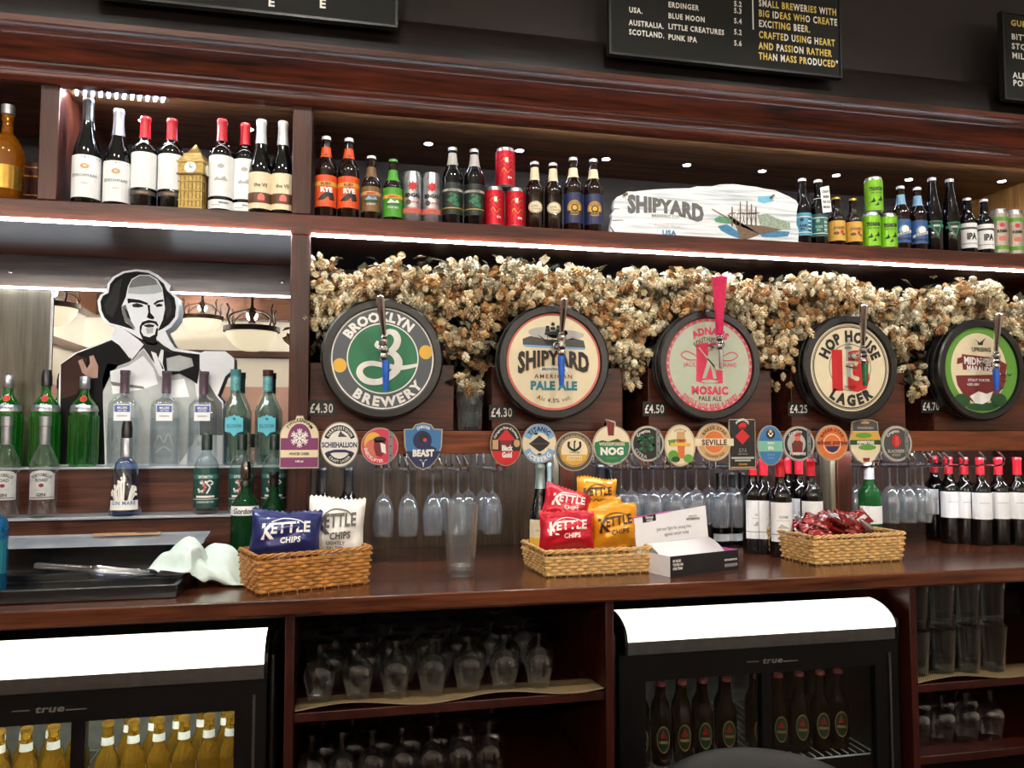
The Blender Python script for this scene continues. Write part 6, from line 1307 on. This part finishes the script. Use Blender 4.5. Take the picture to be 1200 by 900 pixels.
# ---------------------------------------------------------------- painted cut-out in front of the mirror
YC = .452
p = at(163, 545, YC); cx0, cz0 = p.x, Z1
t = thing('portrait_cutout', 'black and white cut-out of a balding bearded man in a wide collar before the mirror', 'cut-out', (cx0, YC, cz0))
def Q(x, y): q = at(x / 3.33333, 300 + y / 3.33333, YC); return (q.x - cx0, max(0, q.z - cz0))
def QL(L): return [Q(x, y) for x, y in L]
out = [(226, 820), (230, 470), (240, 420), (300, 375), (380, 345), (430, 325), (448, 290), (448, 275), (420, 268), (398, 245), (386, 215), (380, 175), (392, 152), (414, 140), (420, 110), (440, 82), (480, 60), (530, 52), (582, 56), (618, 74), (646, 98), (666, 114), (660, 132), (690, 158), (698, 200), (694, 242), (668, 278), (645, 292), (664, 330), (684, 360), (740, 370), (786, 378), (800, 372), (880, 372), (915, 400), (915, 440), (880, 470), (850, 545), (872, 570), (872, 820)]
BOARD = mat('cutout_white', (240, 242, 242), .5, var=.02)
b = MB(); b.prism(QL(out), 0, .008, BOARD); bd = b.build('board', t)
gK, g1_, g2_, g3_, g4_ = (mat('portrait_%s' % n, c, .6, var=.05, spec=.15) for n, c in (('black', (10, 9, 9)), ('charcoal', (42, 40, 39)), ('mid_grey', (120, 120, 116)), ('pale_grey', (184, 188, 184)), ('umber', (58, 36, 28))))
c = Card(flat(-.0002, .0004))
P_ = lambda L, m, l=1: c.poly(QL(L), m, l)
P_([(392, 178), (402, 155), (424, 144), (430, 110), (450, 86), (488, 66), (535, 60), (580, 66), (612, 84), (640, 108), (652, 134), (682, 164), (688, 200), (684, 238), (660, 268), (635, 285), (600, 300), (560, 300), (470, 272), (430, 262), (408, 240), (396, 212)], gK, 1)   # hair
P_([(430, 150), (446, 110), (480, 84), (470, 130), (462, 190), (440, 240), (414, 226), (406, 190)], g1_, 2)
P_([(650, 160), (668, 175), (672, 220), (652, 250), (645, 210)], g1_, 2)
P_([(500, 120), (515, 90), (545, 74), (585, 74), (615, 92), (634, 124), (640, 165), (645, 205), (636, 250), (620, 285), (606, 312), (584, 322), (552, 312), (520, 282), (490, 258), (478, 225), (476, 195), (492, 160)], BOARD, 3)   # face
P_([(502, 122), (516, 92), (546, 76), (584, 76), (612, 94), (630, 124), (634, 140), (600, 148), (560, 150), (520, 148), (500, 146)], g3_, 4)      # brow in half tone
P_([(504, 120), (518, 94), (546, 78), (582, 78), (608, 94), (616, 112), (560, 118), (510, 124)], g2_, 5)
P_([(498, 166), (520, 168), (548, 172), (578, 184), (576, 192), (545, 184), (515, 182), (500, 186)], gK, 5); P_([(600, 186), (615, 174), (638, 170), (640, 178), (620, 182), (604, 192)], gK, 5)     # eyebrows
P_([(516, 190), (535, 184), (556, 190), (562, 198), (540, 202), (520, 200)], g1_, 5); P_([(606, 192), (622, 186), (636, 190), (634, 197), (614, 200)], g1_, 5); c.disc(*Q(540, 194), .006, .004, gK, 6, 8); c.disc(*Q(622, 193), .005, .004, gK, 6, 8)
P_([(576, 190), (586, 192), (588, 222), (604, 240), (600, 248), (586, 246), (574, 240), (580, 220)], gK, 5); P_([(478, 196), (492, 190), (510, 250), (530, 284), (516, 280), (490, 256), (478, 226)], g2_, 4); P_([(484, 200), (500, 215), (512, 250), (498, 240)], g1_, 5)
P_([(546, 276), (556, 258), (580, 250), (594, 252), (612, 256), (620, 272), (616, 276), (604, 264), (590, 262), (570, 264), (556, 274), (552, 296), (562, 312), (584, 318), (606, 306), (610, 286), (618, 278), (616, 310), (602, 336), (580, 340), (556, 322), (546, 300)], gK, 6)   # moustache and beard
P_([(562, 270), (584, 266), (604, 270), (600, 278), (580, 280), (566, 276)], g1_, 6); P_([(570, 282), (600, 280), (598, 300), (576, 304)], g3_, 6)
P_([(560, 312), (584, 330), (610, 318), (616, 345), (604, 350), (580, 346), (556, 330)], gK, 4)
P_([(440, 302), (462, 278), (478, 280), (540, 326), (562, 346), (536, 380), (516, 405), (490, 372), (466, 342), (444, 318)], BOARD, 5); P_([(618, 306), (640, 294), (662, 330), (680, 372), (644, 352), (616, 330)], BOARD, 5)       # collar points
P_([(470, 276), (540, 318), (600, 345), (616, 330), (640, 350), (680, 374), (670, 380), (630, 365), (618, 400), (640, 440), (626, 450), (590, 400), (562, 360), (545, 375), (518, 408), (505, 402), (540, 350), (500, 312)], g1_, 4)
P_([(590, 372), (610, 380), (638, 450), (634, 474), (618, 460)], BOARD, 5)
P_([(238, 424), (300, 380), (382, 350), (436, 328), (466, 348), (490, 378), (514, 410), (460, 430), (430, 470), (402, 530), (404, 600), (236, 600)], gK, 2)        # cloak
P_([(240, 430), (300, 386), (340, 400), (330, 470), (300, 540), (238, 560)], g4_, 3); P_([(306, 410), (322, 402), (340, 440), (352, 420), (350, 392), (366, 388), (384, 430), (382, 476), (350, 478), (322, 456)], mat('portrait_flesh', (168, 128, 112), .4), 4)
P_([(420, 420), (470, 425), (512, 412), (560, 365), (590, 402), (624, 470), (620, 560), (404, 560), (400, 480)], g3_, 2); P_([(430, 450), (500, 430), (560, 390), (600, 440), (618, 500), (560, 520), (440, 540)], BOARD, 3)
P_([(640, 360), (684, 372), (740, 380), (780, 384), (780, 440), (770, 500), (740, 480), (700, 460), (650, 470), (636, 420)], gK, 2); P_([(650, 400), (700, 388), (750, 400), (756, 430), (700, 450), (654, 450)], g3_, 3); P_([(624, 470), (650, 460), (700, 455), (760, 490), (770, 560), (620, 560)], g3_, 2); P_([(640, 490), (720, 480), (740, 550), (640, 555)], BOARD, 3)
P_([(430, 490), (560, 510), (566, 520), (440, 506)], g2_, 4); P_([(780, 440), (800, 470), (845, 548), (868, 575), (868, 700), (780, 700), (776, 520)], g2_, 2)
P_([(236, 600), (404, 600), (410, 814), (232, 814)], gK, 2); P_([(404, 560), (780, 560), (776, 700), (700, 812), (420, 812)], g3_, 1)
c.build('portrait', bd)

# ---------------------------------------------------------------- wicker baskets
WICK = mat('wicker_gold', (182, 126, 62), .5, var=.35, scale=60, coat=.15); WICKP = mat('wicker_pale', (206, 168, 108), .5, var=.3, scale=60, coat=.15)
def basket(label, A, B, C, h, m):
    A, B, C = (Vector((p.x, p.y, 0)) for p in (A, B, C))
    w = (B - A).length; d = max(.17, (C - A).length); rz = math.atan2(B.y - A.y, B.x - A.x); ux = (B - A).normalized(); uy = Vector((-ux.y, ux.x, 0)); o_ = A + ux * w / 2 + uy * d / 2
    t = thing('wicker_basket', label, 'basket', (o_.x, o_.y, ZC + .0005), rz, 'wicker baskets on the worktop')
    W, D = w / 2, d / 2; per = 2 * (w + d); n = int(per / .020); n += n % 2
    n = n // 2 * 2 + 1                        # odd: the weave alternates from row to row
    def edge(s):
        s = (s % 1) * per
        if s < w: return Vector((-W + s, -D, 0)), Vector((0, -1, 0))
        s -= w
        if s < d: return Vector((W, -D + s, 0)), Vector((1, 0, 0))
        s -= d
        if s < w: return Vector((W - s, D, 0)), Vector((0, 1, 0))
        return Vector((-W, D - (s - w), 0)), Vector((-1, 0, 0))
    rows = int((h - .018) / .0098); b = MB()
    for j in range(rows):
        z = .008 + j * .0098; k = 1 + .05 * j / rows; pts = []
        for i in range(n * 2):
            q, nn = edge(i / (n * 2)); a = math.pi * i / 2 + (j % 2) * math.pi
            pts.append(Vector((q.x * k, q.y * k, z)) + nn * .0030 * (1 if math.sin(a + .785) > 0 else -1))
        b.tube(pts, .0050, m, 6, closed=True)
    b.build('weave', t)
    b = MB()
    for i in range(0, n):
        q, nn = edge((i + .25) / n); b.tube([(q.x, q.y, 0), (q.x * 1.05, q.y * 1.05, h - .008)], .0024, m, 5)
    b.build('stakes', t)
    b = MB()
    for ph in range(3):
        pts = []
        for i in range(n * 2):
            q, nn = edge(i / (n * 2)); a = 2 * math.pi * i / 7 + ph * 2.094
            pts.append(Vector((q.x * 1.055, q.y * 1.055, h - .006 + .0042 * math.sin(a))) + nn * .0042 * math.cos(a))
        b.tube(pts, .0033, m, 5, closed=True)
    b.build('rim', t)
    b = MB(); b.box(-W + .003, W - .003, -D + .003, D - .003, .001, .006, m); b.build('base', t)
    return t, o_, rz, w, d
bL = basket('golden wicker basket holding navy and white crisp packets beside the cloth', atz(304, 698, ZC), atz(431, 684, ZC), atz(283, 689, ZC), .108, WICK)
bM = basket('pale wicker basket holding red and orange crisp packets beside the leaflet box', atz(641, 677, ZC), atz(760, 671, ZC), atz(627, 662, ZC), .082, WICKP)
bR = basket('pale wicker basket heaped with red foil sachets', atz(955, 663, ZC), atz(1057, 657, ZC), atz(922, 650, ZC), .098, WICKP)

# ---------------------------------------------------------------- crisp packets
def packet(label, px, py, Y, w, h, th, film, ink, tilt=0, lean=0, yaw=0, words=('KETTLE', 'CHIPS'), seed=1, group='crisp packets in the baskets', sub=None, name='crisp_packet', cat='crisps', crimp_z=True):
    p = at(px, py, Y)
    t = thing(name, label, cat, tuple(p), 0, group, rot=(R(lean), R(tilt), facing(p.x, p.y, .5) + R(yaw)))
    rr = random.Random(seed); ph = [rr.uniform(0, 6) for _ in range(8)]
    def T(u, v):
        v2 = v / .86; body = max(0, 1 - abs(v2) ** 2.6) ** .62 if abs(v2) < 1 else 0
        bx = max(0, 1 - abs(u) ** 3.2) ** .6
        wr = .12 * math.sin(5.2*u + 2.3*v + ph[0]) + .09 * math.sin(8*v - 4*u + ph[1]) + .10 * abs(math.sin(9*u*(1 + v) + ph[2])) * (1 - body * .5)
        pl_ = .16 * abs(v) ** 3 * math.sin(13*u + ph[3])                    # pleats gathered by the crimps
        return th / 2 * bx * body * (1 + wr + pl_) + .0006
    pull = lambda u, v: (u * w / 2 * (1 - .05 * (1 - abs(v)) ), v * h / 2 + .004 * math.sin(3*u + ph[4]) * abs(v))
    nx, nz = 26, 26; b = MB(); vs_ = []
    for s_ in (-1, 1):
        for j in range(nz + 1):
            v = -1 + 2*j/nz
            for i in range(nx + 1):
                u = -1 + 2*i/nx; x, z = pull(u, v); zz = z + (.003 * ((i % 2) * 2 - 1) if abs(v) == 1 else 0); y = s_ * T(u, v)
                if abs(v) > .86: y += .0035 * math.sin(7*u + ph[5]) * (abs(v) - .86) / .14
                vs_.append((x, y, zz))
    m_ = (nx+1)*(nz+1); fs = []
    for s_, o_ in ((0, 0), (1, m_)):
        for j in range(nz):
            for i in range(nx):
                f = (o_ + j*(nx+1)+i, o_ + j*(nx+1)+i+1, o_ + (j+1)*(nx+1)+i+1, o_ + (j+1)*(nx+1)+i); fs.append(f if s_ == 0 else f[::-1])
    b.add(vs_, fs, film); fo = b.build('film', t, smooth=60)
    def mp(x, z, l): return (x, -T(x / (w/2), z / (h/2)) - .0022 - l*.0004, z)
    c = Card(mp)
    if words:
        S_ = w * .52; fn = lambda X, Yy: (X, Yy + .10 * X - .0)
        c.text(words[0][0], -S_*.50, .010*h/.13, h*.34, ink, 2, .8, .04, fn=fn); c.text(words[0][1:], S_*.12, .016*h/.13, h*.23, ink, 2, .9, .035, .06, fn=fn, fit=S_*1.08)
        c.text(words[1], S_*.14, -.018*h/.13, h*.12, ink, 2, .9, .03, .05, fn=fn, fit=S_*.7)
        c.ribbon([(-S_*.40, h*.22), (-S_*.1, h*.30), (S_*.3, h*.28), (S_*.5, h*.20)], h*.02, ink, 1)
        if sub: [c.text(s2, 0, -h*.26 - k*h*.085, h*.06, sub[0], 2, .9, .02, .04) for k, s2 in enumerate(sub[1])]
    c.build('logo', fo); return t
FN = mat('film_navy', (34, 44, 104), .28, .25, coat=.5, var=.1); FW = mat('film_white', (234, 232, 226), .35, .05, coat=.4, var=.03); FRD = mat('film_red', (196, 18, 44), .28, .2, coat=.5, var=.08); FY = mat('film_orange', (236, 160, 32), .28, .2, coat=.5, var=.08)
INKW = mat('ink_white', (240, 236, 230), .4, var=.02); INKB = mat('ink_brown', (60, 34, 20), .4, var=.05); INKG = mat('ink_grey', (84, 84, 84), .4)
Yl = bL[1].y; Ym = bM[1].y
packet('navy blue crisp packet in the basket beside the cloth', 335, 626, Yl - .02, .195, .135, .075, FN, INKW, tilt=4, lean=-12, seed=2)
packet('white crisp packet in the basket beside the navy packet', 394, 618, Yl + .045, .165, .175, .06, FW, INKG, tilt=3, lean=-8, seed=3, sub=(INKG, ('LIGHTLY', 'SALTED')))
packet('red crisp packet lying lowest, at the front of its basket', 664, 622, Ym - .03, .175, .125, .075, FRD, INKW, tilt=2, lean=-12, seed=4)
packet('red crisp packet on top, tilted behind the lower red one', 664, 592, Ym + .045, .155, .115, .06, FRD, INKW, tilt=14, lean=-20, seed=5)
packet('orange crisp packet at the front right of its basket, beside the leaflet box', 720, 617, Ym - .03, .155, .135, .075, FY, INKB, tilt=-4, lean=-10, seed=6)
packet('orange crisp packet standing highest, beneath the round swan pump clip', 699, 582, Ym + .07, .135, .125, .06, FY, INKB, tilt=3, lean=-10, seed=7)
packet('orange crisp packet wedged between the front and the highest orange packets', 704, 600, Ym + .022, .15, .09, .03, FY, INKB, tilt=-8, lean=-30, seed=8, words=None)
SAR = mat('sachet_red', (132, 26, 22), .22, .45, coat=.4, var=.2); SAS = mat('sachet_silver', (190, 180, 176), .25, .7, var=.1)
rr = random.Random(21); sp = None; oR, rzR, wR, dR = bR[1], bR[2], bR[3], bR[4]
k = 0
for lay, (nx, ny, z) in enumerate(((4, 3, .072), (4, 3, .102), (4, 3, .128))):
    for i in range(nx):
        for j in range(ny):
            fx = ((i + .5) / nx - .5) * wR * (.86 - .14*lay); fy = ((j + .5) / ny - .5) * dR * (.8 - .15*lay)
            loc = (oR.x + fx*math.cos(rzR) - fy*math.sin(rzR), oR.y + fx*math.sin(rzR) + fy*math.cos(rzR), ZC + z + rr.uniform(-.004, .006)); rot = (R(rr.uniform(-75, -35)), R(rr.uniform(-24, 24)), rzR + rr.uniform(-.9, .9))
            lb = 'small shiny red foil sachet heaped in the basket beneath the tallest pump clip'
            if sp is None or k == 1:
                q_ = packet(lb, 990, 600, -.2, .085, .058, .022, SAR if k == 0 else SAS, INKW, words=None, seed=9 + k, name='foil_sachet', cat='sachet', group='red foil sachets in the basket')
                if k == 1: sv = q_; q_['label'] = 'small silver backed foil sachet among the red ones in the basket'; q_['group'] = 'silver sachets in the basket'
                else:
                    sp = q_; c = Card(lambda x, z_, l: (x, -.0125 - l*.0003, z_)); c.rect(-.022, .022, -.006, .008, SAS, 1, 0); c.build('print', q_)
                q_.location = loc; q_.rotation_euler = rot
            elif k % 5 == 1: dup(sv, loc, rot=rot)
            else: dup(sp, loc, rot=rot)
            k += 1

# ---------------------------------------------------------------- plastic beaker
p = atz(543, 677, ZC); Hb = at(543, 589, p.y).z - ZC; kx = 950 / 2.52
PLAS = thin_glass('beaker_plastic', (244, 247, 248), .06, .8, .08, power=1.8, haze=.04)
t = thing('plastic_beaker', 'tall clear plastic beaker standing alone on the worktop', 'beaker', (p.x, p.y + .045, ZC + .0005))
b = MB(); b.lathe([(0, .004), (.040, .0), (.0425, .004), (.0435, .02), (.0555, Hb*.94), (.0575, Hb*.96), (.0575, Hb), (.0555, Hb), (.0540, Hb*.93), (.0415, .022), (0, .018)], PLAS, 40); bb = b.build('beaker_wall', t)
b = MB(); b.lathe([(.0395, .019), (.0415, .021), (.0425, .03), (.0405, .03)], thin_glass('beaker_base', (240, 244, 246), .45, .9, .1), 36); b.build('base_ring', t)
b = MB(); b.box(-.040, -.034, -.047, -.041, .05, .13, PLAS); b.box(-.012, -.006, -.056, -.049, .05, .13, PLAS) if False else None; b.build('moulded_panel', t, bevel=.002)

# ---------------------------------------------------------------- leaflet box
A, B, C = atz(786, 677, ZC), atz(860, 668, ZC), atz(762, 658, ZC)
rz = math.atan2(B.y - A.y, B.x - A.x); w = (Vector((B.x - A.x, B.y - A.y))).length; w *= 1.08; d = .19
BP, BW, BK = mat('card_pink', (196, 92, 168), .5, var=.03), mat('card_white', (236, 234, 236), .5, var=.02), mat('card_black', (22, 22, 24), .45)
t = thing('leaflet_box', 'black and white cardboard charity box with an upright white panel on the worktop', 'box', (A.x, A.y, ZC + .0005), rz)
b = MB(); b.box(0, w, 0, .002, 0, .062, BK); fpn = b.build('front_panel', t)
b = MB(); b.box(0, .002, .0022, d, 0, .062, BW); b.build('side_panel', t); b = MB(); b.box(w - .002, w, .0022, d, 0, .062, BP); b.build('side_panel', t)
b = MB(); b.box(.0022, w - .0022, .0022, d, 0, .002, BW); b.build('floor_panel', t)
b = MB(); M4 = Matrix.Translation((0, d - .06, 0)) @ Matrix.Rotation(R(-8), 4, 'X'); b.prism([(-.015, .0), (w + .008, .0), (w + .012, .19), (w*.5, .178), (-.015, .165)], 0, .002, BW, xf=M4); bp = b.build('back_panel', t)
b = MB(); b.prism([(-.018, .120), (-.018, .168), (w*.5, .181), (w*.5, .177), (-.0145, .164), (-.0145, .120)], -.0006, .0026, BP, xf=M4); b.build('pink_edge', bp)
c = Card(lambda x, y, l: tuple(M4 @ Vector((x, -.0006 - l*.0004, y)))); c.poly([(.02, .148), (.075, .153), (.075, .174), (.02, .168)], BK, 1); c.text('TEENAGE', .047, .164, .007, KW, 3, .8, .03, fit=.05); c.text('CANCER', .047, .155, .006, KW, 3, .8, .03, fit=.05)
c.text('Join our fight for young lives', w*.52, .122, .0105, KDG, 2, .8, .0, .03, fn=lambda X, Y: (X, Y + .03*X), fit=w*.86); c.text('against cancer today', w*.55, .104, .0105, KDG, 2, .8, .0, .03, fn=lambda X, Y: (X, Y + .03*X), fit=w*.62); c.text('supported by', w*.82, .160, .005, KDG, 2); c.text('WETHERSPOON', w*.82, .150, .008, KDG, 2, .8, .03, fit=.06); c.build('print', bp)
b = MB(); n = 10
vs_ = []
for i in range(n + 1):
    u = i / n; y = d - .066 - .10*u; z = .085 - .065*u + .012*math.sin(u*3.14); vs_ += [(.012, y, z), (w - .012, y - .004, z + .004)]
b.add(vs_, [(2*i, 2*i+1, 2*i+3, 2*i+2) for i in range(n)], BW); o = b.build('folded_flap', t); o.modifiers.new('thick', 'SOLIDIFY').thickness = .0012
c = Card(flat(-.0003))
for k, st in enumerate(('SO GLAD', "YOU'RE ON", 'OUR TEAM')): c.text(st, .008, .048 - .0115*k, .008, KW, 2, .75, .05, left=True)
c.text('WETHERSPOON', w - .035, .034, .006, KW, 2, .9, .03, .1, fit=.055); c.rect(w - .062, w - .006, .012, .022, mat('card_grey', (120, 120, 120), .5), 1, 0); c.build('print', fpn)
rr = random.Random(6); gb = None
for k in range(7):
    x, y, z = .03 + .018*k, .03 + .012*(k % 3), .036 + .004*(k % 2)
    Mt = Matrix.Rotation(rz, 4, 'Z'); q = Mt @ Vector((x, y + .02, z)) + Vector((A.x, A.y, ZC))
    if gb is None:
        gb = thing('charity_wristband', 'grey foil wrapped charity pack lying in the open cardboard box', 'pack', q, rz, 'packs in the cardboard box')
        b = MB(); n = 8; vs_ = []
        for i in range(n + 1):
            for j in range(5): u, v = i/n*2 - 1, j/4*2 - 1; vs_.append((.028*u, .02*v, .006*(1-u*u)*(1-v*v) + .002*math.sin(7*u + 3*v)))
        b.add(vs_, [(i*5+j, (i+1)*5+j, (i+1)*5+j+1, i*5+j+1) for i in range(n) for j in range(4)], mat('pack_grey', (150, 150, 158), .35, .4)); o = b.build('wrapper', gb); o.modifiers.new('thick', 'SOLIDIFY').thickness = .002
        gb.rotation_euler = (.2, .1, rz)
    else: dup(gb, q, rot=(rr.uniform(-.3, .4), rr.uniform(-.3, .3), rz + rr.uniform(-.6, .6)))

# ---------------------------------------------------------------- ice tub, scoop and cloth
TUB = mat('tub_black', (12, 12, 14), .3, var=.1, coat=.3)
xr = AX(240, .05); xf = AX(212, -.30)
t = thing('ice_tub', 'long black ice tub with a clear lid on the worktop under the gin steps', 'tub', (xr, 0, ZC + .0005))
L_ = -1.1 - xr
b = MB(); b.box(L_, 0, .13, .142, 0, .105, TUB); b.box(-.012, 0, -.02, .1295, 0, .105, TUB); b.box(L_, -.0125, -.02, .1295, 0, .01, TUB); b.box(L_, -.0125, -.02, -.012, .0105, .03, TUB); b.build('bin', t, bevel=.002)
b = MB(); b.box(L_, xf - xr, -.30, -.288, 0, .036, TUB); b.box(xf - xr - .012, xf - xr, -.2878, -.0205, 0, .036, TUB); b.box(L_, xf - xr - .0125, -.2878, -.0205, 0, .006, TUB); b.build('front_tray', t, bevel=.004)
LID = mat('lid_grey_plastic', (150, 160, 170), .2, var=.05, coat=.5)
b = MB(); b.prism([(.02, .112), (.145, .122), (.150, .116), (.150, .106), (-.01, .100), (-.022, .104)], L_, .012, LID, 'YZ'); b.build('lid', t, bevel=.002)
p0, p1 = at(106, 628, .06), at(186, 626, .06)
t2 = thing('wooden_stirrer', 'pale flat wooden tool lying on the lid of the ice tub', 'utensil', ((p0.x + p1.x)/2, .09, ZC + .1228), R(2)); hw = (p1.x - p0.x)/2
b = MB(); b.prism([(-hw, -.012), (-hw*.5, -.016), (hw, -.012), (hw, .012), (-hw*.4, .014), (-hw, .006)], 0, .006, W_SIDE if False else mat('pale_wood', (176, 142, 100), .5), 'XY'); b.build('blade', t2, bevel=.001); b = MB(); b.prism([(hw*.3, -.0125), (hw*.9, -.0118), (hw*.9, .0118), (hw*.3, .013)], .006, .0075, mat('dark_band', (60, 46, 36), .5), 'XY'); b.build('band', t2)
p0, p1 = atz(58, 668, ZC + .05), atz(160, 675, ZC + .05)
SC = thin_glass('scoop_plastic', (214, 220, 226), .22, .8, .15, power=1.4)
t = thing('ice_scoop', 'clear plastic ice scoop lying in the black tub', 'scoop', ((p0.x + p1.x)/2, -.15, ZC + .034), R(-4), rot=(0, R(5), R(-4))); hw = (p1.x - p0.x)/2 + .02
b = MB(); n = 12; vs_ = []
for i in range(9):
    u = i / 8; rx = .030 * (1 - .35*u**3); x = 0 + u * hw * 1.1
    for k in range(n + 1): a = R(180 + 180*k/n); lim = 1 if k not in (0, n) else 1; vs_.append((x - .0, rx*math.cos(a), .032 + rx*math.sin(a) * (1 - .7*u**2) - .006*u))
b.add(vs_, [(i*(n+1)+k, (i+1)*(n+1)+k, (i+1)*(n+1)+k+1, i*(n+1)+k+1) for i in range(8) for k in range(n)] + [tuple(range(n + 1))], SC); o = b.build('bowl', t); o.modifiers.new('thick', 'SOLIDIFY').thickness = .0016
b = MB(); b.box(-hw*1.0, -.0005, -.011, .011, .020, .034, SC); b.build('handle', t, bevel=.003)
# cloth: folds over the tub's end and onto the wood
CLO = mat('bar_cloth', (214, 232, 226), .85, var=.08, scale=14, bump=.2); q = atz(236, 690, ZC)
t = thing('bar_cloth', 'crumpled pale mint cloth lying on the worktop against the ice tub', 'cloth', (q.x, q.y + .07, ZC + .002), R(10))
nx, ny = 44, 30; vs_ = []
for j in range(ny + 1):
    for i in range(nx + 1):
        u, v = -1 + 2*i/nx, -1 + 2*j/ny; rad = math.sqrt(u*u + v*v*.9)
        edge_ = 1 - .18*math.sin(3*math.atan2(v, u) + .6) - .1*math.sin(7*math.atan2(v, u))
        x, y = u*.118*edge_ - .004, v*.085*edge_
        hgt = max(0, 1 - rad**2) ** .8
        fold = abs(math.sin(5.1*u + 2.6*v + .4)) ** .7 * .35 + abs(math.sin(3.3*v - 4.2*u*v + 1.1)) ** .8 * .3
        z = hgt * (.046 + .085*fold) + .004 + .012*max(0, -u - .2)*abs(math.sin(6*v + 2*u)) + .006*max(0, u)*abs(math.sin(5*v))
        if u > 0: z += .055*hgt*u
        z += .044 * min(1, max(0, (xf + .03 - (q.x + x)) / .03))            # lifted over the tray's rim
        vs_.append((x + .018*math.sin(4*v + z*20)*(u > -.3), y + .012*math.sin(5*u), z))
b = MB(); b.add(vs_, [(j*(nx+1)+i, j*(nx+1)+i+1, (j+1)*(nx+1)+i+1, (j+1)*(nx+1)+i) for j in range(ny) for i in range(nx)], CLO); o = b.build('fabric', t, smooth=70); o.modifiers.new('thick', 'SOLIDIFY').thickness = .002

# ---------------------------------------------------------------- black bin in the servery
p = at(898, 874, -1.0)
BINM = mat('bin_black', (12, 11, 11), .45, var=.15, spec=.3)
t = thing('waste_bin', 'black round topped bin standing in front of the fridge of dark bottles', 'bin', (p.x, -1.0, 0)); hh = p.z - .05
b = MB(); b.lathe([(0, 0), (.165, 0), (.17, .01), (.195, hh - .075), (.195, hh - .07)], BINM, 48); b.build('body', t)
b = MB(); b.lathe([(.220, hh - .07), (.226, hh - .064), (.222, hh - .045), (.19, hh - .025), (.14, hh - .008), (.07, hh - .001), (0, hh)], BINM, 48); b.build('lid', t)
